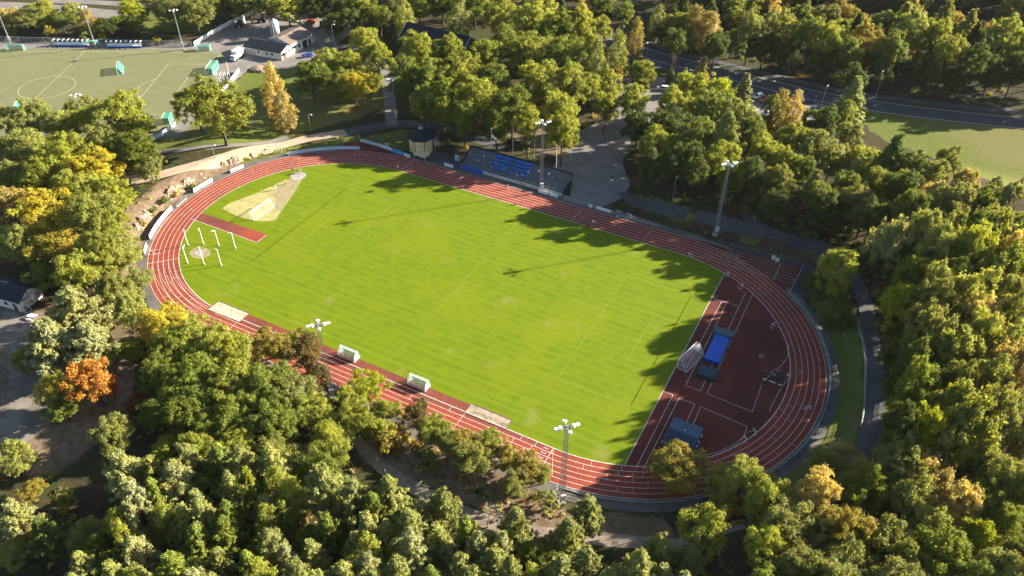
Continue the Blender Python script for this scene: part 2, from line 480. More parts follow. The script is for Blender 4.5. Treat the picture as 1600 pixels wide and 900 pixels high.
# white lines
LM = MB()
def line(a, b, w=.07, z=.034):
    d = Vector((b[0] - a[0], b[1] - a[1], 0)).normalized(); n_ = Vector((-d.y, d.x, 0)) * (w / 2)
    a3 = Vector((a[0], a[1], z)); b3 = Vector((b[0], b[1], z))
    LM.quad(a3 - n_, b3 - n_, b3 + n_, a3 + n_)
def arc(c, r, a0, a1, w=.07, z=.034, n=None, M=None):
    n = n or max(6, int(abs(a1 - a0) * r / 1.2))
    for i in range(n):
        t0 = a0 + (a1 - a0) * i / n; t1 = a0 + (a1 - a0) * (i + 1) / n
        q = [(c[0] + rr * math.cos(t), c[1] + rr * math.sin(t), z) for rr, t in ((r - w / 2, t0), (r + w / 2, t0), (r + w / 2, t1), (r - w / 2, t1))]
        (M or LM).quad(*q)
for k in range(1, 7):
    r = RIN + k * LANE; w = .085
    arc((TXL, TCY), r, PI / 2, 1.5 * PI, w); arc((TXR, TCY), r, -PI / 2, PI / 2, w)
    line((TXL, TCY + r), (TXR, TCY + r), w); line((TXL, TCY - r), (TXR, TCY - r), w)
line((-38, NB + .06), (42, NB + .06), .09)
def cross(x, k0, k1, w=.07, side=-1):
    line((x, TCY + side * (RIN + k0 * LANE)), (x, TCY + side * (RIN + k1 * LANE)), w, .038)
def crossarc(c, a, k0, k1, w=.07):
    line((c[0] + (RIN + k0 * LANE) * math.cos(a), c[1] + (RIN + k0 * LANE) * math.sin(a)), (c[0] + (RIN + k1 * LANE) * math.cos(a), c[1] + (RIN + k1 * LANE) * math.sin(a)), w, .038)
# start and finish lines, changeover marks
cross(41.9, 0, 6, .09); cross(-42.9, 0, 6, .09, 1); cross(-41.4, 0, 6, .06, 1); cross(-25, 0, 6, .07, 1); cross(-27.8, 0, 6, .06, 1)
cross(12.5, 0, 6, .07, 1); cross(33, 0, 6, .09, 1); cross(56.5, 3.2, 6, .09, 1)
line((42.2, 43.4), (71.3, 43.5), .06); line((67, 43.3), (67, 35.6), .09, .039)
for k in range(1, 7): line((47 + k, TCY + RIN + k * LANE), (71.3, TCY + RIN + k * LANE), .06, .0395)
line((54, 42), (68, 30.5), .05, .0398)
cross(-38.0, 0, 5, .08); cross(22.2, 0, 5.5, .07)
line((41.9, TCY - RIN - .1), (44.6, TCY - RIN - 5 * LANE), .07, .0405)
for i, (x, k) in enumerate([(10, 1), (13, 2), (16, 3), (-30, 1), (-33, 2), (32.5, 1), (30.8, 2), (29, 3), (35.2, 0), (34.0, 1), (36.9, 2), (35.8, 3), (-22, 3), (18.9, 0), (2, 4), (38.4, 0), (38, 1), (37.6, 2), (37.2, 3)]):
    cross(x, k, k + 1)
for a, k in ((-78, 0), (-80, 1), (-69, 0), (-70, 1), (-73, 2), (-66, 2), (-62, 3), (-75, 3), (-70, 4), (-60, 0), (-63, 1), (-66, 4), (-20, 2), (-16, 1), (-12, 0), (-11, 2), (-5, 1), (-3, 2), (-4, 3), (-8, 0), (-9, 1), (-24, 4), (-18, 5)):
    crossarc((TXR, TCY), math.radians(a), k, k + 1, .06)
for a, k in ((118, 1), (124, 2), (113, 3), (130, 0), (107, 2), (103, 3), (110, 4), (98, 1), (101, 0), (105, 5), (192, 2), (196, 3), (238, 1), (240, 2), (245, 3), (250, 2), (254, 1), (247, 4), (142, 2), (158, 4)):
    crossarc((TXL, TCY), math.radians(a), k, k + 1, .06)
ca = math.radians(226); crossarc((TXL, TCY), ca, 0, 6, .10); crossarc((TXL, TCY), math.radians(221), 3.5, 6, .09)
for k in range(1, 6):   # break lines curving in after the bend
    for q in range(12):
        pp_ = []
        for s in (q / 12, (q + 1) / 12):
            a = ca + .02 + s * .62; r = RIN + (k - s * min(k - .05, 1.5)) * LANE; pp_.append((TXL + r * math.cos(a), TCY + r * math.sin(a)))
        line(pp_[0], pp_[1], .06, .0385 + k * .0003)
# steeplechase inner line, dashed
for i in range(40):
    a = math.radians(-68 + i * 3.0)
    if i % 1 == 0 and not (28 < i < 30): arc((TXR, TCY), RIN, a, a + .018, .07, n=1)
line((73.0, -10.6), (58.6, -13.2), .07) if 0 else None
def poly_line(P, w=.08, z=.036):
    for a, b in zip(P, P[1:]): line(a, b, w, z)
# runway and fan lines on the rubber
poly_line([(55.6, 21.6), (61.9, 21.6)]); poly_line([(58.1, 21.6), (57.8, -3.8), (55.6, -3.6)]); poly_line([(59.3, 21.6), (59.3, 2)])
poly_line([(59.4, 28.0), (59.4, -34)], .01) if 0 else None
poly_line([(59.5, 29.0), (61.8, 27.0)], .05)
poly_line([(62.2, 27.6), (62.4, -3.0)]); poly_line([(63.9, 27.6), (63.95, -9.3), (73.6, -9.9), (73.4, -1.1)])
poly_line([(59.3, 2), (59.2, -9.2), (62.5, -9.2), (62.5, -5.6)])
poly_line([(55.6, -13.0), (57.8, -13.0), (57.8, -34.4)]); poly_line([(59.1, -34.0), (59.2, -13.3), (62.6, -13.4), (62.6, -20)])
poly_line([(64.0, -20), (63.9, -13.5), (73.7, -14.2), (73.9, -17.2)])
poly_line([(73.9, -17.2), (72.9, -19.6), (70.5, -23.2), (67, -26.8), (62.6, -31), (59, -33.4)])
poly_line([(73.3, -.5), (75.7, 6.3), (76.3, 9.9), (75.6, 14.5)]); poly_line([(77.2, -.6), (76.6, -7.8)])
poly_line([(77.3, 0), (78.3, 4.6)])
poly_line([(-55.5, -8.9), (-55.5, -12.5)], .12); poly_line([(-79, -12.75), (-55.2, -12.75)], .10)
line((DX + .02, -35.0), (DX + .02, 32.6), .12, .05)
# lane numbers at the start line
def glyph(txt, x, y, size, rz, z=.041):
    cu = bpy.data.curves.new('numeral', 'FONT'); cu.body = txt; cu.size = size; cu.align_x = 'CENTER'; cu.align_y = 'CENTER'
    o = bpy.data.objects.new('numeral', cu); COL.objects.link(o); bpy.context.view_layer.update()
    me = bpy.data.meshes.new_from_object(o.evaluated_get(bpy.context.evaluated_depsgraph_get()))
    R3 = Matrix.Rotation(rz, 3, 'Z')
    b = len(LM.v)
    for v in me.vertices:
        p = R3 @ Vector((v.co.x, v.co.y * 1.25, 0)); LM.v.append((x + p.x, y + p.y, z))
    for f in me.polygons: LM.f.append(tuple(b + i for i in f.vertices))
    bpy.data.objects.remove(o); bpy.data.meshes.remove(me)
for k in range(6): glyph(str(k + 1), 40.6, TCY - RIN - (k + .5) * LANE, 1.15, -PI / 2)
for k in range(3, 6): glyph(str(k - 2), *[TXL + (RIN + (k + .5) * LANE) * math.cos(math.radians(218.5)), TCY + (RIN + (k + .5) * LANE) * math.sin(math.radians(218.5))], .9, math.radians(130))
sheet('track_line_marking', M_LINE, LM.v, LM.f)

# football lines, worn and faded
LM = MB(); PL, PW = 51.08, 32.39
Z = .022
def rect(x0, y0, x1, y1): [line(a, b, .13, Z) for a, b in (((x0, y0), (x1, y0)), ((x1, y0), (x1, y1)), ((x1, y1), (x0, y1)), ((x0, y1), (x0, y0)))]
rect(-PL, -PW, PL, PW); line((0, -PW), (0, PW), .13, Z); arc((0, 0), 9.15, 0, 2 * PI, .13, Z)
for s in (-1, 1):
    rect(s * PL, -20.16, s * (PL - 16.5), 20.16); rect(s * PL, -9.16, s * (PL - 5.5), 9.16)
    a = math.acos(5.5 / 9.15); c = (s * (PL - 11), 0)
    arc(c, 9.15, (PI - a) if s > 0 else -a, (PI + a) if s > 0 else a, .13, Z)
sheet('pitch_line_marking', M_FADED, LM.v, LM.f)

# sand pits, circles and throwing sectors
M_GRIT = pm('pit_grit', (.36, .29, .21), (.19, .15, .105), .8, .95, bump=.8)
def pit(name, P, mat):
    flat(name, P, .034, mat)
    m = MB()
    for a, b in zip(P, P[1:] + P[:1]): m.tube((a[0], a[1], .05), (b[0], b[1], .05), .07, n=4)
    o = m.build('sand_pit_edging', MAT['wood']); o['kind'] = 'structure'
pit('sand_pit', [(-47.2, -38.6), (-47.0, -35.0), (-37.6, -35.0), (-37.6, -38.4)], M_SAND)
pit('sand_pit', [(22.0, -37.7), (22.0, -34.9), (31.5, -34.9), (31.5, -37.7)], M_GRIT)
SH = PX((348, 326), (358, 318), (400, 302), (440, 284), (470, 278), (460, 300), (436, 335), (430, 344), (400, 345), (372, 338))
SH = smooth_line(list(SH) + [SH[0]], 1.0)[:-1]
flat('shot_put_landing', SH, .019, M_SHOT)
flat('shot_put_apron', PX((425, 302), (440, 288), (456, 279), (470, 279), (464, 292), (446, 318), (438, 330), (428, 325), (432, 312)), .0215, M_GRAVEL)
hc = (-65.1, -23.0)
flat('hammer_apron', [(hc[0] + 2.9 * math.cos(t * .3), hc[1] + 2.3 * math.sin(t * .3)) for t in range(21)], .020, M_GRAVEL)
flat('hammer_circle', [(hc[0] + 1.2 * math.cos(t * .3), hc[1] + 1.2 * math.sin(t * .3)) for t in range(21)], .026, MAT['concrete'])
sp = at(466, 275)
flat('shot_circle_pad', [(sp.x + 2.4 * math.cos(t * PI / 4 + .4), sp.y + 2.4 * math.sin(t * PI / 4 + .4)) for t in range(8)], .05, MAT['concrete'])

# ---- artificial pitch in the north-west
AX = at(346, 82); A0 = at(232, 213); A1 = at(0, 80)
e1 = Vector((AX.x - A0.x, AX.y - A0.y)); e2 = Vector((A1.x - AX.x, A1.y - AX.y)); u2 = e2.normalized(); u1 = Vector((-u2.y, u2.x)); u1 = u1 if u1.dot(e1) > 0 else -u1
WA = 62.0; LA = 104.0
def AP(l, w): return (AX.x + u2.x * l - u1.x * w, AX.y + u2.y * l - u1.y * w)   # l along the far touchline from the far corner, w towards the camera
flat('artificial_pitch_surround', [AP(-7, -9), AP(LA + 5, -9), AP(LA + 5, WA + 5), AP(-7, WA + 5)], .008, M_ASPHPALE)
flat('artificial_pitch', [AP(-2.5, -2.5), AP(LA + 2.5, -2.5), AP(LA + 2.5, WA + 2.5), AP(-2.5, WA + 2.5)], .016, M_ART)
LM = MB(); M_ALINE = pm('pale_turf_line', (.48, .46, .30), (.38, .37, .22), .4, .9)
def aline(a, b, w=.16): line(AP(*a), AP(*b), w, .024)
for a, b in (((0, 0), (LA, 0)), ((LA, 0), (LA, WA)), ((LA, WA), (0, WA)), ((0, WA), (0, 0)), ((LA / 2, 0), (LA / 2, WA))): aline(a, b)
for s, o in ((1, 0), (-1, LA)):
    for d, hw in ((16.5, 20.16), (5.5, 9.16)):
        aline((o, WA / 2 - hw), (o + s * d, WA / 2 - hw)); aline((o + s * d, WA / 2 - hw), (o + s * d, WA / 2 + hw)); aline((o + s * d, WA / 2 + hw), (o, WA / 2 + hw))
c = AP(LA / 2, WA / 2); arc(c, 9.15, 0, 2 * PI, .16, .0245)
base = math.atan2(u2.y, u2.x); c = AP(11, WA / 2); arc(c, 9.15, base - .925, base + .925, .16, .0245)
sheet('artificial_pitch_marking', M_ALINE, LM.v, LM.f)

# ---- paths, yards and roads
def WP(*p): return [tuple(at(u, v)[:2]) for u, v in p]
ribbon('sandy_path', WP((205, 285), (247, 274), (330, 252), (400, 235), (470, 219), (520, 210), (556, 204)), 4.3, M_SANDPATH, .045, jit=.08)
ribbon('asphalt_path', WP((540, 207), (575, 200), (620, 194), (680, 196), (730, 212), (790, 232)), 5.0, M_ASPH, .05)
ribbon('asphalt_path', WP((612, 196), (610, 172), (606, 145), (604, 118), (590, 92), (560, 75), (520, 72)), 3.8, M_ASPHPALE, .052)
ribbon('shaded_footpath', WP((225, 240), (262, 236), (300, 232), (380, 226), (450, 214)), 2.6, M_ASPHPALE, .042)
YARD = WP((300, 78), (340, 50), (395, 18), (480, 14), (550, 30), (560, 48), (532, 62), (525, 85), (500, 104), (440, 108), (395, 104), (350, 140), (338, 122), (350, 96), (350, 82))
drape_poly('depot_yard', YARD, .02, M_ASPHPALE, 6)
PLAZA = WP((862, 262), (880, 240), (905, 205), (960, 180), (985, 196), (985, 228), (972, 252), (985, 290), (968, 312), (935, 326), (890, 312), (893, 285))
drape_poly('asphalt_plaza', PLAZA, .022, M_ASPHPALE, 4)
drape_poly('car_park', WP((945, 150), (958, 112), (1000, 118), (1050, 122), (1120, 134), (1180, 140), (1310, 168), (1300, 190), (1190, 182), (1080, 165), (1040, 165), (1020, 190), (985, 205), (960, 185)), .026, M_ASPHPALE, 4)
flat('forecourt_path', [(-47.5, 43.6), (-28.6, 43.6), (-28.6, 50), (-38, 50.5), (-47.5, 46.5)], .03, M_ASPH)
ribbon('woodland_path', WP((972, 300), (1000, 318), (1055, 330), (1110, 343), (1180, 362), (1240, 378), (1290, 392), (1328, 425), (1350, 470), (1360, 520), (1367, 570), (1368, 620), (1358, 680), (1335, 730), (1290, 778), (1240, 800), (1160, 818)), 3.4, M_ASPH, .07, 4)
ribbon('woodland_path', WP((1160, 335), (1185, 352), (1215, 371)), 2.2, M_ASPH, .075, 3)
ribbon('gravel_path', WP((470, 640), (520, 665), (560, 692), (600, 732), (640, 758), (700, 790), (770, 818), (830, 832), (900, 838), (980, 846), (1060, 850), (1160, 818)), 2.7, pm('gravel_path', (.27, .215, .165), (.19, .15, .11), .5, .95, bump=.2), .05, 4, .15)
ribbon('tarmac_lane', WP((-70, 470), (10, 505), (50, 545), (55, 600), (30, 660), (-30, 720)), 10.5, pm('leafy_tarmac', (.21, .18, .15), (.13, .105, .08), .22, .95, bump=.2), .04, 6, .12)
# main road along the wood, with a pavement and painted edges
RC = WP((930, 62), (985, 76), (1040, 92), (1120, 112), (1200, 132), (1280, 151), (1360, 165), (1450, 177), (1540, 187), (1640, 197), (1760, 210))
ribbon('main_road', RC, 8.6, M_ROAD, .05)
def offs(L, d):
    L = smooth_line(L, 6); out = []
    for i, p in enumerate(L):
        q = L[min(i + 1, len(L) - 1)]; o = L[max(i - 1, 0)]; tx, ty = q[0] - o[0], q[1] - o[1]; l = math.hypot(tx, ty) or 1
        out.append((p[0] - ty / l * d, p[1] + tx / l * d))
    return out
for d in (3.9, -3.9): ribbon('road_edge_line', offs(RC, d), .22, M_LINE, .058, 1)
ribbon('roadside_verge', offs(RC, 5.6), 2.2, pm('verge_grass', (.05, .065, .02), (.06, .05, .03), .5, .95), .035, 2)
ribbon('road_pavement', offs(RC, 8.2), 3.2, M_ASPH, .15, 2)
ribbon('bus_lane', offs(RC[1:6], -6.6), 5.0, M_ROAD, .044, 2)
ribbon('far_road', WP((-60, 8), (0, 9), (60, 12), (130, 18), (210, 26)), 9.0, M_ASPHPALE, .05)
ribbon('far_road', WP((60, 1), (150, 4), (260, 10), (330, 10)), 5.0, M_ASPHPALE, .05)

# rock cuttings: broken granite along the foot of the bank
M_EARTH = pm('earth_bank', (.11, .065, .04), (.05, .045, .02), .6, .95, bump=.8)
def rockface(L, h, seed, mat=None):
    rnd = random.Random(seed); L = smooth_line(L, .5); V = []; F = []; n = len(L); K = 8
    for i, p in enumerate(L):
        q = L[min(i + 1, n - 1)]; o = L[max(i - 1, 0)]; tx, ty = q[0] - o[0], q[1] - o[1]; l = math.hypot(tx, ty) or 1; nx_, ny_ = -ty / l, tx / l
        end = sstep(0, 6, min(i, n - 1 - i)); hh = h * (.55 + .25 * math.sin(i * .23) + .2 * math.sin(i * .61) + .35 * rnd.random()) * end
        for k in range(K + 1):
            t = k / K; s = 2.3 * t + (rnd.random() - .5) * .5
            z = hh * min(1, t * 1.2) + (rnd.random() - .5) * .45 * end
            x, y = p[0] + nx_ * s, p[1] + ny_ * s
            V.append((x, y, max(z, -.1) if k else -.15) if k < K else (x, y, H(x, y) - .3))
    for i in range(n - 1):
        for k in range(K):
            a = i * (K + 1) + k; F.append((a, a + 1, a + K + 2, a + K + 1))
    return sheet('rock_face', mat or MAT['rock'], V, F)
def arcline(c, r, a0, a1, n=14): return [(c[0] + r * math.cos(math.radians(a0 + (a1 - a0) * i / n)), c[1] + r * math.sin(math.radians(a0 + (a1 - a0) * i / n))) for i in range(n + 1)]
rockface(arcline((TXL, TCY), ROUT + 3.6, 210, 170)[::1], 2.3, 3)
rockface(arcline((TXL, TCY), ROUT + 3.6, 168, 150)[::1], 2.0, 5)
rockface([(59, 47.2), (68, 47.1), (75.8, 46.6), (76.4, 41)], 2.6, 8, M_EARTH)
rockface([(40, 47.0), (48, 47.3), (56, 47.4)], 1.6, 9, M_EARTH)
V3 = Vector
# ------------------------------------------------------------------ grandstand
def grandstand():
    t = thing('grandstand', 'dark uncovered grandstand of stepped terraces with blue seats beside the far straight', 'grandstand', (-11.5, 45.2, 0))
    L = 16.6; m = MB(); n = 9; D = 6.2
    prof = [(0, 0), (0, 1.0)]
    for i in range(n):
        y0 = .9 + i * (D - .9) / n; z = 1.0 + (i + 1) * .32
        prof += [(y0, z - .32), (y0, z)]
    prof += [(D, prof[-1][1]), (D, 0)]
    m.extrude_x(prof, -L, L); m.build('terrace', MAT['terrace'], t)
    top = prof[-2][1]
    b = MB()
    for i in range(n):
        y0 = .9 + i * (D - .9) / n; z = 1.0 + (i + 1) * .32
        b.box((0, y0 + .14, z + .04), (2 * L - .4, .24, .06))
    b.build('bench_slat', pm('grey_bench_board', (.20, .225, .24), (.14, .16, .17), .8, .7), t)
    m = MB(); m.box((0, D + .08, (top + .6) / 2), (2 * L + .2, .14, top + .6)); m.build('back_wall', MAT['dark'], t)
    for s in (-1, 1):
        m = MB(); m.extrude_x([(0, 0), (0, 1.5), (D, top + .6), (D, 0)], s * (L + .05), s * (L + .17)); m.build('side_wall', MAT['dark'], t)
    m = MB(); m.box((0, -.08, .5), (2 * L, .12, 1.0)); m.build('front_wall', pm('dirty_white_board', (.55, .53, .50), (.38, .36, .34), .4, .8), t)
    m = MB(); m.tube((-L, .15, 1.55), (L, .15, 1.55), .035)
    for i in range(12): m.tube((-L + i * 2 * L / 11, .15, 1.0), (-L + i * 2 * L / 11, .15, 1.55), .03)
    m.build('front_rail', MAT['steel'], t)
    for bx in (-7.6, -1.2):
        for r in range(4):
            i = 1 + r * 2 ; y0 = .9 + int(i) * (D - .9) / n; z = 1.0 + (int(i) + 1) * .32
            for k in range(11):
                m = MB(); x = bx + 2.9 + (k - 5) * .52
                m.box((x, y0 + .22, z + .30), (.46, .40, .05)); m.box((x, y0 + .43, z + .52), (.46, .05, .44), rx=-.15)
                m.box((x, y0 + .25, z + .18), (.08, .2, .2))
                m.build('seat', MAT['seat'], t, bevel=.015)
    return t
GS = grandstand()
def GSz(y):  # height of a terrace at world y
    y -= 45.2; n = 9; i = int((y - .9) / (5.3 / n)); return 1.0 + (max(0, min(8, i)) + 1) * .32

m = MB(); m.box((0, 0, .55), (7.2, .06, 1.15)); m.tube((-3.6, 0, 1.14), (3.6, 0, 1.14), .04)
b = m.build('banner', MAT['blue']); b.location = (-24.2, 44.8, 0.02); tag(b, 'long plain blue banner hung along the front of the grandstand', 'banner')
for i, (x, wd) in enumerate(((-0.3, 3.0), (3.0, 2.6))):
    m = MB(); m.box((0, 0, .55), (wd, .08, 1.0)); m.box((-wd / 2 + .1, .1, .3), (.08, .3, .6)); m.box((wd / 2 - .1, .1, .3), (.08, .3, .6))
    o = m.build('barrier_board', MAT['white']); o.location = (x, 43.8, .015)
    tag(o, ['longer white barrier board at the foot of the grandstand mast', 'shorter white barrier board before the open end of the grandstand'][i], 'barrier', 'white barrier boards along the far straight')

# ------------------------------------------------------------------ floodlight masts
def mast(px, h, label, lamps=6, rz=PI / 4, w=.72, base=None, lattice=True, box=True, s=1.0):
    p = at(*px) if base is None else V3((base[0], base[1], H(*base)))
    t = thing('floodlight_mast', label, 'floodlight', p, rz, 'floodlight masts')
    m = MB(); top = h - .6
    if lattice:
        for sx, sy in ((-1, -1), (1, -1), (1, 1), (-1, 1)): m.tube((sx * w / 2, sy * w / 2, .4), (sx * w * .3, sy * w * .3, top), .055, .045, 4)
        k = int(top / 1.25)
        for i in range(k):
            z0 = .4 + i * (top - .4) / k; z1 = .4 + (i + 1) * (top - .4) / k; w0 = w / 2 + (w * .3 - w / 2) * i / k; w1 = w / 2 + (w * .3 - w / 2) * (i + 1) / k
            c0 = [(-w0, -w0), (w0, -w0), (w0, w0), (-w0, w0)]; c1 = [(-w1, -w1), (w1, -w1), (w1, w1), (-w1, w1)]
            for j in range(4):
                a, b = (j, (j + 1) % 4) if i % 2 else ((j + 1) % 4, j)
                m.tube((*c0[a], z0), (*c1[b], z1), .022, n=3, caps=False); m.tube((*c1[j], z1), (*c1[(j + 1) % 4], z1), .02, n=3, caps=False)
    else:
        m.tube((0, 0, .2), (0, 0, top), .20 * s + .04, .09 * s + .03, 8)
    m.build('mast', MAT['steel'], t)
    m = MB(); m.box((0, 0, .2), (w + .5, w + .5, .5)); m.build('foundation', MAT['concrete'], t)
    m = MB(); m.box((0, 0, top + .1), (1.0 * s, 1.0 * s, .16)); m.tube((-1.9 * s, 0, top + .35), (1.9 * s, 0, top + .35), .07, n=5); m.tube((0, -1.3 * s, top + .35), (0, 1.3 * s, top + .35), .06, n=5)
    m.tube((0, 0, top), (0, 0, top + .6), .08, n=5); m.build('crossarm', MAT['steel'], t)
    sp = {6: [(-1.9, 0), (-1.15, .1), (1.15, -.1), (1.9, 0), (0, -1.3), (0, 1.25)], 4: [(-1.6, 0), (1.6, 0), (0, -1.1), (.4, 1.0)], 2: [(-.9, 0), (.9, 0)]}[lamps]
    for i, (x, y) in enumerate(sp):
        a = i * 1.1
        m = MB(); m.box((x * s, y * s, top + .42), (.78 * s, .62 * s, .30), rz=a, rx=.25, taper=.72); m.tube((x * s, y * s, top + .2), (x * s, y * s, top + .5), .06, n=5)
        lm = m.build('lamp', MAT['white'], t)
        m = MB(); m.box((x * s, y * s, top + .225), (.70 * s, .55 * s, .03), rz=a, rx=.25); m.build('lens', MAT['lamp'], lm)
    if box:
        m = MB(); m.box((.0, -w / 2 - .22, 2.4), (.9, .35, 1.5)); m.build('control_box', pm('pale_grey_cabinet', (.62, .63, .62), (.5, .51, .5), 1, .5), t, bevel=.03)
    return t
mast(None, 22.0, 'tall lattice floodlight mast standing in front of the grandstand', base=(-1.3, 44.5))
mast((1117, 368), 22.0, 'tall lattice floodlight mast in front of the dark trees past the grandstand')
mast((520, 622), 20.6, 'tall lattice floodlight mast by the near straight beside the two dugouts')
mast((877, 786), 21.2, 'tall lattice floodlight mast by the near straight close to the lane numbers', w=.8)
mast((619, 185), 14.0, 'shorter floodlight mast at the fork of the asphalt path', lamps=6, w=.7, s=.85)
for px, h, lb, lm in (((287, 78), 15.4, 'slim pole floodlight by the depot corner of the pale pitch', 4), ((150, 75), 16.0, 'slim pole floodlight between the two long team shelters', 4), ((17, 69), 15.5, 'slim pole floodlight beside the farthest small green goal', 4)):
    mast(px, h, lb, lm, PI / 4, .3, None, False, True, .8)
mast(None, 15.5, 'slim pole floodlight rising behind the tree at the near side of the pale pitch', 4, PI / 4, .3, tuple(at(118, 150, 15.0)[:2]), False, False, .8)

# ------------------------------------------------------------------ flagpoles
for i, (bx, by, tx, ty) in enumerate(((770, 240, 769, 206), (800, 249, 799, 213), (831, 257, 831, 221), (862, 266, 863, 230))):
    p = V3((-21.8 + i * 7.1, 52.6, 0)); t = thing('flagpole', ['white flagpole flying a small pale flag behind the grandstand', 'bare white flagpole second along behind the grandstand', 'bare white flagpole behind the blue seats of the grandstand', 'bare white flagpole nearest the plaza end of the grandstand'][i], 'flagpole', p, 0, 'flagpoles behind the grandstand')
    m = MB(); m.tube((0, 0, 0), (0, 0, 11), .09, .05, 8); m.build('pole', MAT['white'], t, True)
    m = MB(); m.ball((0, 0, 11.05), .1, 8, 5); m.build('finial', MAT['white'], t, True)
    m = MB(); m.box((0, 0, .1), (.5, .5, .24)); m.build('base', MAT['concrete'], t)
    if i == 0:
        m = MB(); n = 8
        for k in range(n):
            x0, x1 = .06 + k * .2, .06 + (k + 1) * .2; y0, y1 = .16 * math.sin(k * .9), .16 * math.sin((k + 1) * .9)
            d0, d1 = -.09 * k, -.09 * (k + 1)
            m.quad((x0, y0, 8.2 + d0), (x1, y1, 8.2 + d1), (x1, y1, 9.2 + d1), (x0, y0, 9.2 + d0))
        m.build('flag', MAT['white'], t)

# ------------------------------------------------------------------ timekeepers' pavilion and its cream canopy
def pavilion():
    c = V3((-44.2, 48.7, 0)); t = thing('pavilion', 'dark hip-roofed pavilion with three cream shutters by the finish line', 'pavilion', c, .42)
    R = 3.7; P = [(R * math.cos(PI / 8 + i * PI / 4) * 1.02, R * math.sin(PI / 8 + i * PI / 4)) for i in range(8)]
    m = MB(); m.prism(P, 0, 4.9); m.build('wall', pm('blue_grey_boarding', (.055, .075, .095), (.04, .055, .07), .6, .8), t)
    m = MB(); k = 1.2; n = 8
    vs = [(x * k, y * k, 4.8) for x, y in P] + [(x * k, y * k, 4.95) for x, y in P] + [(x * .22, y * .22, 7.2) for x, y in P]
    fs = [tuple(range(7, -1, -1))] + [(i, (i + 1) % n, n + (i + 1) % n, n + i) for i in range(n)] + [(n + i, n + (i + 1) % n, 2 * n + (i + 1) % n, 2 * n + i) for i in range(n)] + [tuple(range(16, 24))]
    m.add(vs, fs); rf = m.build('roof', MAT['roofdark'], t)
    m = MB(); m.lathe([(.62, 7.1), (.62, 7.5), (.8, 7.52), (.25, 7.9), (.02, 8.0)], 10); m.build('vent', pm('pale_blue_metal', (.22, .36, .46), (.16, .27, .36), 1, .5), rf)
    for i, a in enumerate((-PI / 2 - PI / 4, -PI / 2, -PI / 2 + PI / 4)):
        m = MB(); d = R * math.cos(PI / 8)
        m.box((math.cos(a) * (d + .14), math.sin(a) * (d + .14), 2.5), (.2, 2.62, 4.3), rz=a)
        for j in range(5): m.box((math.cos(a) * (d + .26), math.sin(a) * (d + .26), .6 + j * .95), (.04, 2.6, .05), rz=a)
        m.build('shutter', MAT['offwhite'], t)
    m = MB()
    for q in (0, 1): m.tube((3.9, -2.2 + q * .9, 4.2), (5.2, .6 + q * .9, 4.2), .05, n=4)
    for q in range(5): m.tube((3.9 + q * .32, -2.2 + q * .7, 3.2), (3.9 + q * .32, -2.2 + q * .7, 4.3), .04, n=4)
    m.box((4.6, -.6, 3.15), (1.2, 3.2, .1), rz=.44 - PI / 2 + PI / 2); m.tube((5.2, .6, 0), (5.2, .6, 3.2), .08); m.tube((4.4, -2, 0), (4.4, -2, 3.2), .08)
    m.build('balcony', pm('grey_timber', (.42, .42, .42), (.3, .3, .3), 1, .7), t)
    m = MB(); m.box((-3.5, -.9, 1.1), (.08, 1.0, 2.1)); m.build('door', MAT['dark'], t)
    return t
pavilion()
t = thing('shelter', 'flat cream canopy on short posts between the pavilion and the track', 'canopy', (-41.6, 44.6, 0), -.05)
m = MB(); m.box((0, 0, 1.35), (4.4, 3.0, .14), rx=.12); m.build('roof', MAT['offwhite'], t)
for sx in (-1, 1):
    for sy in (-1, 1):
        m = MB(); m.tube((sx * 1.9, sy * 1.3, 0), (sx * 1.9, sy * 1.3, 1.32 + sy * .14), .06); m.build('post', MAT['white'], t)
for i, (u, v, w, h, c, lb) in enumerate(((605, 226, 1.0, 1.2, (.6, .62, .6), 'pale grey cabinet on the grass behind the blue barrier'), (715, 247, 1.6, 1.7, (.5, .58, .6), 'pale grey-green cabinet beside the closed end of the grandstand'))):
    p = at(u, v + 4); t = thing('cabinet', lb, 'cabinet', p)
    m = MB(); m.box((0, 0, h / 2 + .06), (w, .7, h)); m.build('body', MAT['plain'], t, bevel=.04).color = (*c, 1)
    m = MB(); m.box((0, -.37, h / 2 + .06), (w * .86, .04, h * .84)); m.build('door', MAT['plain'], t).color = (*[x * .8 for x in c], 1)

# ------------------------------------------------------------------ barriers round the track
def board_run(name, W, h, mat, label, cat, group, lean=0.0, post=2.4, th=.07, z0=.12):
    p0 = W[0]; t = thing(name, label, cat, (p0[0], p0[1], H(*p0[:2])), 0, group)
    m = MB(); q = MB(); L = smooth_line([(a[0] - p0[0], a[1] - p0[1]) for a in W], 1.2)
    for a, b in zip(L, L[1:]):
        d = math.atan2(b[1] - a[1], b[0] - a[0]); l = math.hypot(b[0] - a[0], b[1] - a[1])
        m.box(((a[0] + b[0]) / 2, (a[1] + b[1]) / 2, z0 + h / 2), (l + .01, th, h), rz=d, rx=lean)
    step = max(1, int(post / 1.2))
    for i in range(0, len(L), step):
        a = L[i]; b = L[min(i + 1, len(L) - 1)]; o = L[max(0, i - 1)]; d = math.atan2(b[1] - o[1], b[0] - o[0]); nx_, ny_ = -math.sin(d), math.cos(d)
        q.box((a[0] + nx_ * .12, a[1] + ny_ * .12, (h + z0) / 2), (.08, .1, h + z0), rz=d); q.tube((a[0] + nx_ * .15, a[1] + ny_ * .15, h * .8), (a[0] + nx_ * .7, a[1] + ny_ * .7, 0), .035, n=4)
    m.build('panel', mat, t); q.build('frame', MAT['steel'], t)
    return t
def A(r, a): return (TXL + (ROUT + r) * math.cos(math.radians(a)), TCY + (ROUT + r) * math.sin(math.radians(a)))
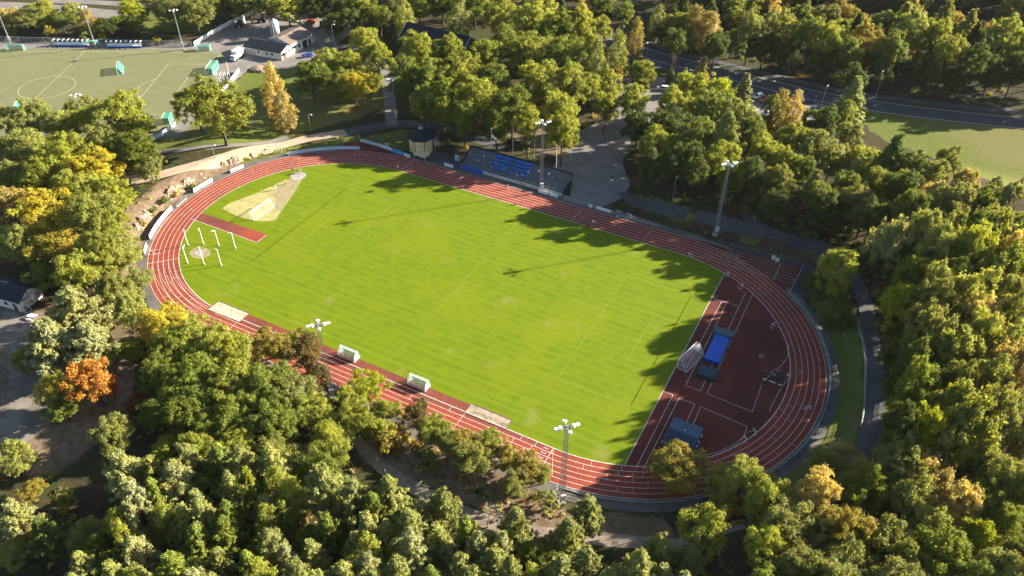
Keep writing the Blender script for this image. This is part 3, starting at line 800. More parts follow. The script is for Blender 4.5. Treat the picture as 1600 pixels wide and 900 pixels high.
M_BLUEW = pm('pale_blue_white_board', (.55, .64, .74), (.42, .53, .66), .8, .6)
board_run('barrier_fence', [A(.7, a) for a in range(142, 110, -4)], 1.1, M_BLUEW, 'long pale blue barrier fence curving round the bend below the sandy path', 'barrier', 'barrier boards round the track')
board_run('barrier_fence', [(-66.8, 42.4), (-60, 47.0), (-57, 46.6), (-50.5, 45.2)], 1.1, M_BLUEW, 'straight pale blue barrier fence beside the overrun before the pavilion', 'barrier', 'barrier boards round the track') if 0 else \
board_run('barrier_fence', WP((563, 222), (590, 229), (613, 237)), 1.15, M_BLUEW, 'straight pale blue barrier fence on the shaded grass before the pavilion', 'barrier', 'barrier boards round the track')
board_run('barrier_fence', WP((613, 238), (632, 244)), 1.3, pm('sky_blue_board', (.03, .26, .62), (.10, .36, .70), .6, .5), 'short bright blue advertising board between two paler boards', 'barrier', 'barrier boards round the track')
board_run('barrier_fence', WP((632, 244), (641, 247)), 1.0, MAT['white'], 'small white board joined to the bright blue one', 'barrier', 'barrier boards round the track')
board_run('barrier_fence', [A(.75, a) for a in range(212, 193, -3)], 1.35, MAT['white'], 'tall white barrier curving below the rock face', 'barrier', 'barrier boards round the track')
board_run('barrier_fence', [A(.75, a) for a in range(182, 171, -3)], 1.2, pm('white_and_aqua_board', (.70, .76, .78), (.36, .58, .66), .35, .6), 'white and pale aqua barrier boards below the sandy bank', 'barrier', 'barrier boards round the track')
board_run('barrier_fence', [A(.75, a) for a in (165, 162, 159.5)], 1.1, M_BLUEW, 'short run of white and pale blue boards under the rocks', 'barrier', 'barrier boards round the track')
board_run('barrier_fence', [A(.75, a) for a in (220.5, 218, 216)], 1.2, MAT['white'], 'narrow white barrier board beside the pale tree crowns', 'barrier', 'barrier boards round the track')
for i, (u, v, w) in enumerate(((945, 328, 4.4), (700, 262, 3.0), (926, 320, 1.0), (640, 246, 1.6))):
    if i == 3: continue
    p = at(u, v); p = V3((p.x, 43.7, .015)); wd = w
    m = MB(); m.box((0, 0, .58), (wd, .08, .95)); m.box((-wd / 2 + .1, .12, .3), (.08, .34, .6)); m.box((wd / 2 - .1, .12, .3), (.08, .34, .6)); m.box((0, .05, .58), (.05, .06, .95))
    o = m.build('barrier_board', MAT['white']); o.location = p
    tag(o, ['pair of joined white boards on the kerb past the plaza', 'white board on the kerb between the pavilion and grandstand', 'small white board on the kerb at the plaza corner'][i], 'barrier', 'white barrier boards along the far straight')

def railing(W, label, h=1.05, mat=None, post=2.2):
    mat = mat or MAT['steel']; p0 = W[0]; t = thing('railing', label, 'railing', (p0[0], p0[1], 0))
    L = smooth_line([(a[0] - p0[0], a[1] - p0[1]) for a in W], 2.2)
    hh = [H(a[0] + p0[0], a[1] + p0[1]) for a in L]
    m = MB(); q = MB(); k = MB()
    for i, (a, b) in enumerate(zip(L, L[1:])):
        m.tube((*a, hh[i] + h), (*b, hh[i + 1] + h), .05, n=5); m.tube((*a, hh[i] + h * .5), (*b, hh[i + 1] + h * .5), .03, n=4)
        d = math.atan2(b[1] - a[1], b[0] - a[0]); k.box(((a[0] + b[0]) / 2, (a[1] + b[1]) / 2, (hh[i] + hh[i + 1]) / 2 + .12), (math.hypot(b[0] - a[0], b[1] - a[1]) + .02, .14, .26), rz=d)
    for i, a in enumerate(L): m.tube((*a, hh[i]), (*a, hh[i] + h), .045, n=5)
    m.build('rail', mat, t); k.build('plinth', MAT['concrete'], t)
    return t
def AR(r, a): return (TXR + (ROUT + r) * math.cos(math.radians(a)), TCY + (ROUT + r) * math.sin(math.radians(a)))
M_TEAL = pm('pale_teal_paint', (.22, .34, .38), (.16, .26, .30), 1, .5)
railing([AR(.6, a) for a in range(-52, 51, 6)], 'pale teal railing curving round the shaded bend below the grass bank', 1.0, M_TEAL)
railing([AR(.6, a) for a in range(-106, -52, 6)] if 0 else [(46.5, -46.3)] + [AR(.6, a) for a in range(-84, -53, 6)], 'grey steel railing on a low plinth along the sunny near bend', 1.1)
railing([(72.3, 44.2), (71.6, 32.0)], 'straight teal railing across the end of the sprint lanes', 1.0, M_TEAL)
railing([(6, 43.9), (20, 43.9), (34, 43.9)], 'low thin railing along the kerb of the shaded far straight', .95)
railing([(p[0], p[1]) for p in WP((1338, 500), (1349, 545), (1351, 590), (1349, 640), (1345, 665))], 'grey railing on the bank top beside the woodland path', 1.0)
railing([A(.55, a) for a in range(192, 183, -3)], 'short steel railing beside the end of the runway', .9)

# ------------------------------------------------------------------ dugouts by the near straight
def dugout(x, label):
    t = thing('dugout', label, 'dugout', (x, -35.5, 0), 0, 'clear dugouts beside the near touchline')
    L = 2.2
    prof = [(1.15, .1), (1.1, 1.0), (.75, 1.75), (.2, 2.1), (-.35, 2.15)]   # y towards the pitch is positive: open side faces the pitch
    prof = [(-y, z) for y, z in prof]
    m = MB()
    for a, b in zip(prof, prof[1:]): m.quad((-L, *a), (L, *a), (L, *b), (-L, *b))
    cv = m.build('canopy', M_PC, t)
    m = MB()
    for x0 in (-L, -L / 3, L / 3, L):
        for a, b in zip(prof, prof[1:]): m.tube((x0, *a), (x0, *b), .045, n=5)
    for a in prof: m.tube((-L, *a), (L, *a), .035, n=5)
    for s in (-L, L): m.tube((s, -1.15, .08), (s, .9, .08), .06, n=5); m.tube((s, .35, 2.15), (s, .9, .08), .04, n=5)
    m.build('frame', MAT['white'], t)
    for s in (-L, L):
        m = MB(); m.add([(s, p[0] * .98, p[1] * .98) for p in prof] + [(s, .8, .1)], [tuple(range(len(prof) + 1))]); m.build('side_panel', M_PC, t)
    m = MB(); m.box((0, -.65, .45), (2 * L - .2, .42, .08)); m.box((0, -.85, .8), (2 * L - .2, .06, .4))
    for i in range(5): m.box((-L + .3 + i * .95, -.65, .22), (.06, .3, .42))
    m.build('bench', MAT['wood'], t)
    return t
M_PC, nt, b, out = newmat('clear_sheet')
b.inputs['Base Color'].default_value = (.55, .66, .60, 1); b.inputs['Roughness'].default_value = .25; b.inputs['Alpha'].default_value = .55
dugout(-8.6, 'clear curved dugout nearer the floodlight mast on the near touchline')
dugout(9.6, 'clear curved dugout nearer the sand pit of brown grit')

# ------------------------------------------------------------------ goals
def netmat(name, col, al):
    m, nt, b, out = newmat(name); b.inputs['Base Color'].default_value = (*col, 1); b.inputs['Roughness'].default_value = .9
    co = N(nt, 'ShaderNodeTexCoord').outputs['Object']
    sx = N(nt, 'ShaderNodeSeparateXYZ'); nt.links.new(co, sx.inputs[0])
    g = None
    n = noise(nt, 14, co, 1); nt.links.new(mth(nt, 'MULTIPLY_ADD', ramp(nt, n, .3, .7), al, al * .5), b.inputs['Alpha'])
    return m
M_NETF = netmat('fine_white_net', (.66, .65, .62), .09); M_NETW = netmat('white_net', (.66, .65, .62), .24); M_NETG = netmat('green_net', (.05, .32, .22), .62)
def goal(p, rz, w, h, d, frame, net, label, group, boxed=False, back=1.0):
    t = thing('football_goal', label, 'goal', p, rz, group)
    m = MB(); r = .06 if w > 3 else .05
    m.tube((-w / 2, 0, 0), (-w / 2, 0, h), r, n=6); m.tube((w / 2, 0, 0), (w / 2, 0, h), r, n=6); m.tube((-w / 2, 0, h), (w / 2, 0, h), r, n=6)
    m.build('goal_frame', frame, t)
    m = MB(); td = d if boxed else d * .35; bh = h if boxed else .06
    for s in (-w / 2, w / 2):
        m.tube((s, 0, .04), (s, d, .04), .035, n=5); m.tube((s, 0, h), (s, td, h), .035, n=5); m.tube((s, td, h), (s, d, .04), .035, n=5)
    m.tube((-w / 2, d, .04), (w / 2, d, .04), .04, n=5); m.tube((-w / 2, td, h), (w / 2, td, h), .03, n=5)
    m.build('stay', frame, t)
    m = MB(); a = w / 2 - .02
    m.quad((-a, .02, h - .02), (a, .02, h - .02), (a, td, h - .02), (-a, td, h - .02)); m.quad((-a, td, h - .02), (a, td, h - .02), (a, d - .02, .05), (-a, d - .02, .05))
    for s in (-a, a): m.add([(s, .02, .03), (s, .02, h), (s, td, h), (s, d, .05)], [(0, 1, 2, 3)])
    m.build('net', net, t)
    return t
goal((56.8, -1.3, .02), -PI / 2 - .24, 7.32, 2.44, 2.3, MAT['white'], M_NETW, 'full-size white goal parked on the rubber beside the blue landing mat', None)
goal((-64.2, -1.4, .02), -PI / 2 - .03, 7.8, 2.2, 1.3, MAT['white'], M_NETF, 'white goal standing on the dry throwing sector inside the bend', None)
GG = 'green netted goals around the artificial pitch'
M_GF = pm('pale_green_frame', (.45, .68, .56), (.38, .6, .48), 1, .5)
pa = math.atan2(u2.y, u2.x)
c = AP(0, WA / 2)
goal((AP(-.4, 16.6)[0], AP(-.4, 16.6)[1], .02), pa + PI / 2, 7.3, 2.44, 2.4, MAT['white'], M_NETG, 'large green netted goal on the goal line near the depot', GG, True)
def gpx(u, v, ang, w, h, d, lb, bx=False): goal(tuple(at(u, v)), ang, w, h, d, M_GF, M_NETG, lb, GG, bx)
gpx(185, 111, pa + PI / 2 + .35, 7.0, 2.3, 1.7, 'pale green goal standing alone on the open pale pitch')
gpx(257, 190, pa + PI / 2 + .1, 4.2, 2.2, 2.2, 'small boxy green goal at the near corner of the pale pitch', True)
gpx(318, 80, pa + PI + .05, 5.0, 2.0, 1.8, 'pale green goal on the paving by the end of the white wall', True)
gpx(142, 73, pa + PI + .05, 5.0, 2.0, 1.8, 'green goal on the paving beside the first team shelter', True)
gpx(24, 79, pa + PI, 6.5, 2.2, 1.8, 'wide pale green goal on the paving at the end of the shrub hedge')
gpx(26, 171, pa + PI / 2 + .3, 4.6, 2.0, 1.4, 'pale goal near the halfway line beside the tree tops')
# ------------------------------------------------------------------ team shelters by the artificial pitch
def shelter(px, label):
    p = at(*px); t = thing('team_shelter', label, 'shelter', p, pa + PI, 'team shelters beside the artificial pitch')
    W = 13.0; n = 7
    m = MB(); m.box((0, .75, .62), (W, 1.1, .5)); m.box((0, 1.3, 1.1), (W, .12, .6)); m.build('bench', pm('white_bench', (.76, .76, .76), (.6, .6, .6), 1, .6), t)
    m = MB(); m.box((0, .12, .3), (W, .1, .56)); m.build('front_panel', MAT['blue'], t)
    m = MB(); m.box((0, 2.0, 1.2), (W, .06, 2.2)); m.build('back_panel', M_PCD, t)
    m = MB()
    for i in range(n + 1):
        x = -W / 2 + i * W / n
        m.tube((x, 2.0, 0), (x, 2.0, 2.3), .06, n=4); m.box((x, 1.15, 2.35), (.34, 1.9, .16), rx=-.1); m.tube((x, .3, 0), (x, .3, 2.3), .04, n=4)
    m.build('frame', MAT['white'], t)
    m = MB(); m.box((0, 1.6, 2.26), (W, .7, .05), rx=-.1); m.build('roof', M_PCD, t)
M_PCD = pm('smoked_panel', (.05, .08, .11), (.07, .10, .13), .7, .25)
shelter((111, 73), 'long team shelter of white ribs nearer the shrub hedge')
shelter((194, 75), 'long team shelter of white ribs nearer the depot')

# ------------------------------------------------------------------ throwing cage posts
for i, (u, v) in enumerate(((287, 408), (291, 383), (318, 381), (342, 384), (368, 388), (319, 413), (346, 415), (293, 411))):
    if i == 0: continue
    p = at(u + (3 if i == 1 else 0), v); a = math.atan2(hc[1] - p.y, hc[0] - p.x)
    t = thing('cage_post', ['', 'pale cage post nearest the track kerb beside the runway', 'pale cage post between the throwing circle and the runway, bare top', 'pale cage post in the middle of the row along the runway', 'pale cage post farthest along the row beside the runway', 'pale cage post just in front of the throwing circle', 'pale cage post at the mouth of the cage towards the pitch', 'pale cage post beside the track kerb in front of the circle'][i], 'post', p, a, 'posts of the hammer cage')
    m = MB(); m.tube((0, 0, 0), (0, 0, 5.0), .10, .085, 8); m.build('pole', MAT['white'], t)
    m = MB(); m.tube((0, 0, 4.95), (.9, 0, 4.95), .07, n=6); m.tube((0, 0, 4.3), (.6, 0, 4.95), .04, n=5); m.build('arm', MAT['white'], t)
    m = MB(); m.lathe([(.32, 0), (.3, .12), (.16, .2)], 10); m.build('base', MAT['steel'], t)

# ------------------------------------------------------------------ pole vault and high jump landing areas
def pad(name, c, d, mat, label, parts=True, rz=0.0):
    t = thing(name, label, 'landing mat', (c[0], c[1], .026), rz)
    m = MB(); m.box((0, 0, d[2] / 2 + .1), d); m.build('cushion', mat, t, bevel=.09)
    m = MB(); m.box((0, 0, .05), (d[0] - .3, d[1] - .3, .1)); m.build('base', MAT['dark'], t)
    return t
pad('landing_mat', (61.95, 4.3), (3.4, 8.8, .75), MAT['blue'], 'bright blue rectangular pole vault landing mat')
pad('covered_mat', (61.7, 9.9), (4.5, 2.2, 1.1), MAT['slate'], 'grey-blue block of covered matting behind the bright blue mat')
pad('covered_mat', (62.3, -3.9), (4.0, 3.2, .9), MAT['navy'], 'dark navy block of covered matting in front of the bright blue mat')
def shed():
    t = thing('mat_cover', 'dark navy wheeled mat cover with a low gabled top near the bend', 'mat cover', (63.3, -23.6, .026))
    W, L = 2.9, 3.6
    m = MB(); m.box((0, 0, .75), (2 * W, 2 * L, 1.2)); m.build('wall', MAT['navy'], t)
    for s in (-1, 1):
        m = MB(); m.add([(-W - .1, s * L * 1.02, 1.3), (W + .1, s * L * 1.02, 1.3), (W + .1, 0, 1.85), (-W - .1, 0, 1.85), (-W - .1, s * L * 1.02, 1.36), (W + .1, s * L * 1.02, 1.36), (W + .1, 0, 1.91), (-W - .1, 0, 1.91)], [(0, 1, 2, 3), (4, 5, 6, 7), (0, 1, 5, 4), (1, 2, 6, 5), (0, 3, 7, 4)])
        m.build('roof', MAT['navy'] if s < 0 else pm('lighter_navy_sheet', (.035, .085, .135), (.025, .065, .105), .9, .5), t)
    for s in (-1, 1):
        for y in (-2.6, -.6, .6, 2.4):
            m = MB(); m.tube((s * (W + .12), y, .3), (s * (W + .34), y, .3), .3, n=12); m.build('wheel', MAT['white'], t)
            m = MB(); m.box((s * (W + .06), y, .62), (.1, .12, .5)); m.build('wheel_bracket', MAT['steel'], t)
    m = MB(); m.ball((0, 1.0, 1.85), .16, 8, 5); m.build('knob', MAT['white'], t)
shed()
def hurdle(u, v, rz, label):
    p = at(u, v); t = thing('hurdle', label, 'hurdle', (p.x, p.y, .024), rz, 'hurdles standing on the shaded rubber')
    m = MB(); m.box((0, 0, 1.0), (1.2, .05, .12)); m.box((0, 0, .78), (1.2, .03, .05)); m.build('bar', MAT['white'], t)
    for s in (-1, 1):
        m = MB(); m.tube((s * .52, 0, .04), (s * .52, 0, 1.0), .035, n=5); m.tube((s * .52, -.05, .035), (s * .52, .75, .035), .035, n=5); m.build('leg', MAT['white'], t)
for u, v, r, lb in ((1163, 688, 2.3, 'white hurdle at the corner of the painted fan lines'), (1178, 677, 2.3, 'white hurdle just beyond the one on the painted corner'), (1207, 510, -2.0, 'white hurdle standing by the dashed line of the bend'), (1262, 640, .5, 'white hurdle in the outer lanes of the shaded bend'), (1137, 430, 1.9, 'white hurdle at the edge of the grass corner'), (1159, 449, 1.9, 'white hurdle where the painted runway meets the bend'), (1078, 401, -.3, 'pale hurdle lying at the edge of the grass near the far straight')):
    hurdle(u, v, r, lb)
t = thing('steeplechase_barrier', 'black and white striped barrier beam before the dark water jump', 'barrier', (75.2, -.35, .024), -.02)
m = MB(); m.box((0, 0, .85), (4.0, .13, .13)); m.build('beam', MAT['white'], t)
for x in (-.95, .95): m = MB(); m.box((x, 0, .85), (.55, .14, .14)); m.build('stripe_panel', MAT['dark'], t)
for s in (-1, 1): m = MB(); m.box((s * 1.8, 0, .4), (.12, .8, .8)); m.build('leg', MAT['dark'], t)
flat('water_jump_pit', [(73.4, -.2), (77.1, -.2), (77.1, 3.4), (73.4, 3.4)], .03, pm('dark_wet_rubber', (.05, .022, .018), (.035, .02, .018), .8, .5))
for i, (u, v) in enumerate(((1187, 598), (1220, 607), (1195, 600), (1268, 598), (1280, 600))[3:]): pass
# black frame by the near straight
t = thing('equipment_trolley', 'black open-framed trolley parked on the walkway under the mast', 'trolley', tuple(at(523, 607)), -.1)
m = MB(); m.box((0, 0, .55), (5.2, 1.1, .1)); m.build('deck', MAT['dark'], t)
m = MB()
for i in range(6):
    x = -2.5 + i; m.tube((x, .5, .5), (x, .5, 1.5), .05, n=4); m.tube((x, -.5, .5), (x, -.5, 1.5), .05, n=4)
for s in (-.5, .5): m.tube((-2.5, s, 1.5), (2.5, s, 1.5), .05, n=4); m.tube((-2.5, s, 1.0), (2.5, s, 1.0), .04, n=4)
m.build('frame', MAT['dark'], t)
for x in (-2, 2):
    for s in (-.5, .5): m = MB(); m.tube((x, s - .06, .28), (x, s + .06, .28), .28, n=12); m.build('wheel', MAT['rubber'], t)
# ------------------------------------------------------------------ buildings
def gable_house(name, label, c, rz, w, d, eave, ridge, wallm, roofm, over=.5, wins=(), doors=(), trim=None, kind='building', ridge_y=0.0):
    """ridge along local x; w along x, d along y"""
    t = thing(name, label, kind, c, rz)
    m = MB(); prof = [(-d / 2, 0), (-d / 2, eave), (ridge_y, ridge), (d / 2, eave), (d / 2, 0)]
    m.extrude_x(prof, -w / 2, w / 2); m.build('wall', wallm, t)
    X = w / 2 + over; e = over * .8
    for s in (-1, 1):
        ye = s * (d / 2 + e); ze = eave - (ridge - eave) * e / (d / 2)
        m = MB(); m.extrude_x([(ridge_y, ridge + .03), (ye, ze + .03), (ye, ze + .21), (ridge_y, ridge + .24)], -X, X); r = m.build('roof', roofm, t)
    if trim:
        for sx in (-1, 1):
            m = MB()
            for s in (-1, 1):
                ye = s * (d / 2 + e); ze = eave - (ridge - eave) * e / (d / 2)
                m.add([(sx * (X + .01), ridge_y, ridge - .1), (sx * (X + .01), ye, ze - .1), (sx * (X + .01), ye, ze + .26), (sx * (X + .01), ridge_y, ridge + .3), (sx * (X + .12), ridge_y, ridge - .1), (sx * (X + .12), ye, ze - .1), (sx * (X + .12), ye, ze + .26), (sx * (X + .12), ridge_y, ridge + .3)], [(0, 1, 2, 3), (4, 5, 6, 7), (0, 1, 5, 4), (1, 2, 6, 5), (2, 3, 7, 6), (3, 0, 4, 7)])
            m.build('verge_trim', trim, t)
    def opening(nm, face, a, z, ww, hh, mm):
        m = MB()
        if face == 'y-': m.box((a, -d / 2 - .02, z), (ww, .10, hh)); f = MB().box((a, -d / 2 - .012, z), (ww + .2, .06, hh + .2))
        elif face == 'x+': m.box((w / 2 + .02, a, z), (.10, ww, hh)); f = MB().box((w / 2 + .012, a, z), (.06, ww + .2, hh + .2))
        else: m.box((a, d / 2 + .02, z), (ww, .10, hh)); f = MB().box((a, d / 2 + .012, z), (ww + .2, .06, hh + .2))
        fo = f.build(nm, MAT['white'] if nm == 'window' else MAT['dark'], t); m.build('pane' if nm == 'window' else 'leaf', mm, fo)
    for face, a, z, ww, hh in wins: opening('window', face, a, z, ww, hh, MAT['glass'])
    for face, a, z, ww, hh in doors: opening('door', face, a, z, ww, hh, MAT['dark'])
    return t
# the dark timber hall behind the oaks
gable_house('timber_hall', 'long dark timber hall with white gable trim behind the leafy grove', (-79.0, 114.6, 0), -.03, 26.5, 12.6, 4.9, 9.0, pm('dark_timber_wall', (.05, .05, .055), (.03, .03, .034), .6, .85), MAT['roofdark'], 1.0, [('y-', x, 2.4, 1.2, 1.4) for x in (-9, -5, -1, 3, 7, 11)] + [('x+', y, 2.4, 1.1, 1.3) for y in (-3.5, 0, 3.5)], [('y-', 9, 1.1, 1.2, 2.2)], pm('white_trim', (.62, .64, .66), (.5, .52, .54), 1, .6))
# depot with silo
dep = thing('depot_building', 'white rendered depot with brown and black pitched roofs beside the yard', 'building', (-134.5, 85.5, 0))
m = MB(); m.extrude_x([(0, 0)] * 0 + [(-.5, 0), (-.5, 4.2), (12.8, 4.2), (12.8, 0)], -3, 7.8) if 0 else None
m = MB()
vs = [(-2.8, 0.5, 0), (7.7, 0.5, 0), (7.7, 13, 0), (-2.8, 13, 0), (-2.8, .5, 4.0), (7.7, .5, 4.0), (7.7, 13, 4.0), (-2.8, 13, 4.0), (2.4, .5, 5.5), (2.4, 13, 5.5)]
m.add(vs, [(0, 1, 5, 8, 4), (1, 2, 6, 5), (2, 3, 7, 9, 6), (3, 0, 4, 7), (4, 8, 9, 7), (5, 6, 9, 8), (0, 3, 2, 1)]); m.build('wall', MAT['render'], dep)
def slab(name, a, b, c, d, th, mat, par):
    m = MB(); up = V3((0, 0, th)); P = [V3(a), V3(b), V3(c), V3(d)]
    m.add(P + [p + up for p in P], [(3, 2, 1, 0), (4, 5, 6, 7), (0, 1, 5, 4), (1, 2, 6, 5), (2, 3, 7, 6), (3, 0, 4, 7)]); return m.build(name, mat, par)
slab('roof', (2.4, .1, 5.53), (8.1, .1, 3.93), (8.1, 13.4, 3.93), (2.4, 13.4, 5.53), .18, MAT['roofbrown'], dep)
slab('roof', (2.4, .1, 5.53), (2.4, 13.4, 5.53), (-3.2, 13.4, 3.93), (-3.2, .1, 3.93), .18, MAT['roofbrown'], dep)
m = MB()
vs = [(-8.2, -7.0, 0), (7.95, -5.2, 0), (7.6, .45, 0), (-8.8, -.6, 0), (-8.2, -7.0, 2.8), (7.95, -5.2, 2.8), (7.6, .45, 3.2), (-8.8, -.6, 3.2), (7.75, -1.2, 4.4), (-8.5, -2.6, 4.4)]
m.add(vs, [(0, 1, 5, 4), (1, 2, 6, 8, 5), (2, 3, 7, 6), (3, 0, 4, 9, 7), (4, 5, 8, 9), (8, 6, 7, 9), (0, 3, 2, 1)]); m.build('wing_wall', pm('cream_render', (.70, .67, .58), (.58, .55, .48), .4, .85), dep)
slab('wing_roof', (-8.8, -7.5, 2.74), (8.1, -5.7, 2.74), (8.0, -1.2, 4.43), (-8.9, -2.6, 4.43), .16, MAT['roofdark'], dep)
slab('wing_roof', (8.0, -1.2, 4.43), (7.9, .4, 3.85), (-9.1, -.5, 3.85), (-8.9, -2.6, 4.43), .16, MAT['roofdark'], dep)
dr = math.atan2(1.8, 16.15)
for x, w_, h_ in ((-2.2, .8, .9), (1.6, 1.0, .8), (3.9, 1.0, .8)):
    f = MB().box((x, -6.13 + x * .1115 - .02, 1.7), (w_ + .2, .08, h_ + .2), rz=dr).build('window', MAT['white'], dep)
    MB().box((x, -6.13 + x * .1115 - .05, 1.7), (w_, .08, h_), rz=dr).build('pane', MAT['glass'], f)
m = MB(); m.box((-5.8, -6.72, 1.1), (4.4, .06, 2.2), rz=dr); m.build('grey_panel', pm('grey_garage_door', (.40, .41, .40), (.33, .34, .33), .8, .7), dep)
for y, w_, h_, z, mm in ((-3.6, 1.6, 2.3, 1.15, MAT['wood']), (2.4, 2.6, .9, 2.4, MAT['dark']), (5.2, 1.2, 1.2, 1.9, MAT['dark']), (8.4, 2.4, 2.8, 1.4, MAT['dark']), (11.2, 1.1, 2.4, 1.2, MAT['dark'])):
    f = MB().box((7.72 + (.22 if y < 0 else 0), y, z), (.08, w_ + .15, h_ + .15)).build('door', MAT['steel'], dep); MB().box((7.76 + (.22 if y < 0 else 0), y, z), (.08, w_, h_)).build('leaf', mm, f)
m = MB(); m.box((8.6, -2.6, 2.5), (1.9, 3.6, .12), ry=.12); m.tube((9.4, -4.2, 0), (9.4, -4.2, 2.4), .06); m.tube((9.4, -1, 0), (9.4, -1, 2.4), .06); m.build('awning', pm('sooty_canopy', (.12, .12, .12), (.4, .39, .37), .9, .8), dep)
t = thing('silo', 'pale grey cylindrical silo with a ladder beside the white depot', 'silo', (-142.2, 95.2, 0))
m = MB(); m.lathe([(1.75, .4), (1.75, 7.0), (1.5, 7.25), (.5, 7.7), (.5, 7.95), (.02, 8.0)], 24); m.build('tank', pm('silo_metal', (.55, .55, .53), (.45, .45, .43), .8, .45, .3), t, True)
m = MB()
for s in (-.25, .25): m.tube((s + .6, -1.78, .3), (s + .6, -1.78, 7.3), .05, n=4)
for i in range(14): m.tube((.35, -1.78, .6 + i * .5), (.85, -1.78, .6 + i * .5), .03, n=4)
m.build('ladder', MAT['steel'], t)
m = MB(); m.box((.45, -1.66, 3.5), (.9, .25, 5.6)); m.build('chute', pm('dark_grey_panel', (.20, .21, .22), (.15, .16, .17), 1, .6), t)
for a in range(4): m = MB(); m.tube((1.4 * math.cos(a * PI / 2 + .7), 1.4 * math.sin(a * PI / 2 + .7), 0), (1.4 * math.cos(a * PI / 2 + .7), 1.4 * math.sin(a * PI / 2 + .7), .5), .12); m.build('leg', MAT['steel'], t)
# small house by the lane
hs = gable_house('small_house', 'small white-walled house with a dark roof and painted gable by the lane', (-90.9, -57.3, 0), .147, 12.6, 6.4, 2.9, 4.6, MAT['render'], MAT['roofdark'], .35, [('y-', -2, 1.6, 1.0, 1.0), ('y-', 2, 1.6, 1.0, 1.0)], [('y-', 4.6, 1.0, 1.0, 2.0)], None, 'house')
m, nt, b, out = newmat('painted_gable')
n1 = noise(nt, 1.6, None, 3); n2 = noise(nt, 2.8, None, 2)
nt.links.new(mixc(nt, ramp(nt, n2, .5, .53), mixc(nt, ramp(nt, n1, .5, .54), (.72, .71, .70), (.035, .035, .04)), (.42, .38, .38)), b.inputs['Base Color']); b.inputs['Roughness'].default_value = .8
M_GRAF = m
m = MB(); m.extrude_x([(-3.15, .05), (-3.15, 2.85), (0, 4.5), (3.15, 2.85), (3.15, .05)], 6.3, 6.36); m.build('painted_panel', M_GRAF, hs)
t = thing('porch', 'white porch frame with a small gabled top beside the painted gable', 'porch', tuple(at(40, 486)), .147)
m = MB()
for sx in (-.9, .9):
    for sy in (-.8, .8): m.tube((sx, sy, 0), (sx, sy, 2.2), .06, n=5)
m.build('frame', MAT['white'], t); m = MB(); m.extrude_x([(-1.1, 2.2), (0, 2.9), (1.1, 2.2), (1.0, 2.2), (0, 2.75), (-1.0, 2.2)], -1, 1); m.build('roof', MAT['offwhite'], t)
t = thing('picnic_table', 'small white table on the sandy ground before the little house', 'table', tuple(at(50, 497)), .3)
m = MB(); m.box((0, 0, .74), (1.8, .8, .06)); m.build('table_top', MAT['white'], t)
for s in (-1, 1):
    m = MB(); m.box((s * .7, 0, .37), (.08, .7, .72)); m.build('leg', MAT['wood'], t)
    m = MB(); m.box((0, s * .85, .44), (1.8, .28, .05)); m.box((-.6, s * .85, .22), (.06, .2, .42)); m.box((.6, s * .85, .22), (.06, .2, .42)); m.build('seat', MAT['white'], t)
# white awnings / covers at the foot of the rock face
for i, (u, v, sx) in enumerate(((196, 397, 3.4), (205, 398, 2.4))):
    t = thing('tarpaulin', ['larger white tarpaulin bundle beside the walkway below the rock face', 'smaller white tarpaulin bundle at the walkway edge below the rock face'][i], 'tarpaulin', tuple(at(u, v)), .4 * i)
    rr = random.Random(i); m = MB(); n = 7; G = [[(sx * (a / n - .5), 1.8 * (b / n - .5), .08 + .75 * math.sin(PI * a / n) * math.sin(PI * b / n) * (.5 + rr.random())) for b in range(n + 1)] for a in range(n + 1)]
    for a in range(n):
        for b in range(n): m.quad(G[a][b], G[a + 1][b], G[a + 1][b + 1], G[a][b + 1])
    m.build('sheet', MAT['white'], t); m = MB(); m.box((0, 0, .05), (sx * .9, 1.5, .1)); m.build('base', MAT['wood'], t)
# ------------------------------------------------------------------ walls, fences and oddments round the depot
def wall_run(name, W, h, mat, label, cat='wall', th=.22, cap=True, post=0):
    p0 = W[0]; t = thing(name, label, cat, (p0[0], p0[1], H(*p0[:2])))
    m = MB(); q = MB()
    for a, b in zip(W, W[1:]):
        a = (a[0] - p0[0], a[1] - p0[1]); b = (b[0] - p0[0], b[1] - p0[1]); l = math.hypot(b[0] - a[0], b[1] - a[1]); d = math.atan2(b[1] - a[1], b[0] - a[0]); c = ((a[0] + b[0]) / 2, (a[1] + b[1]) / 2)
        m.box((*c, h / 2), (l, th, h), rz=d); q.box((*c, h + .06), (l + .02, th + .12, .12), rz=d)
        k = max(1, int(l / 2.5))
        if post:
            for i in range(k + 1): q.tube((a[0] + (b[0] - a[0]) * i / k, a[1] + (b[1] - a[1]) * i / k, 0), (a[0] + (b[0] - a[0]) * i / k, a[1] + (b[1] - a[1]) * i / k, h + .3), .05, n=4)
    m.build('panel', mat, t); q.build('coping' if not post else 'frame', MAT['steel'] if post else MAT['concrete'], t); return t
wall_run('yard_wall', WP((304, 72), (345, 46), (396, 21)), 1.6, MAT['white'], 'long white wall along the edge of the depot yard')
wall_run('perimeter_board', WP((374, 112), (360, 131), (345, 146)), 1.5, MAT['white'], 'white perimeter boards between the park lawn and the pale pitch', 'barrier', .08, post=1)
wall_run('perimeter_board', WP((275, 196), (256, 210), (236, 222)), 1.3, M_BLUEW, 'white and blue perimeter boards at the near corner of the pale pitch', 'barrier', .08, post=1)
wall_run('mesh_fence', WP((-20, 64), (60, 66), (150, 68), (300, 73)), 1.8, netmat('wire_mesh', (.25, .25, .24), .25), 'grey wire mesh fence behind the team shelters', 'fence', .03, post=1)
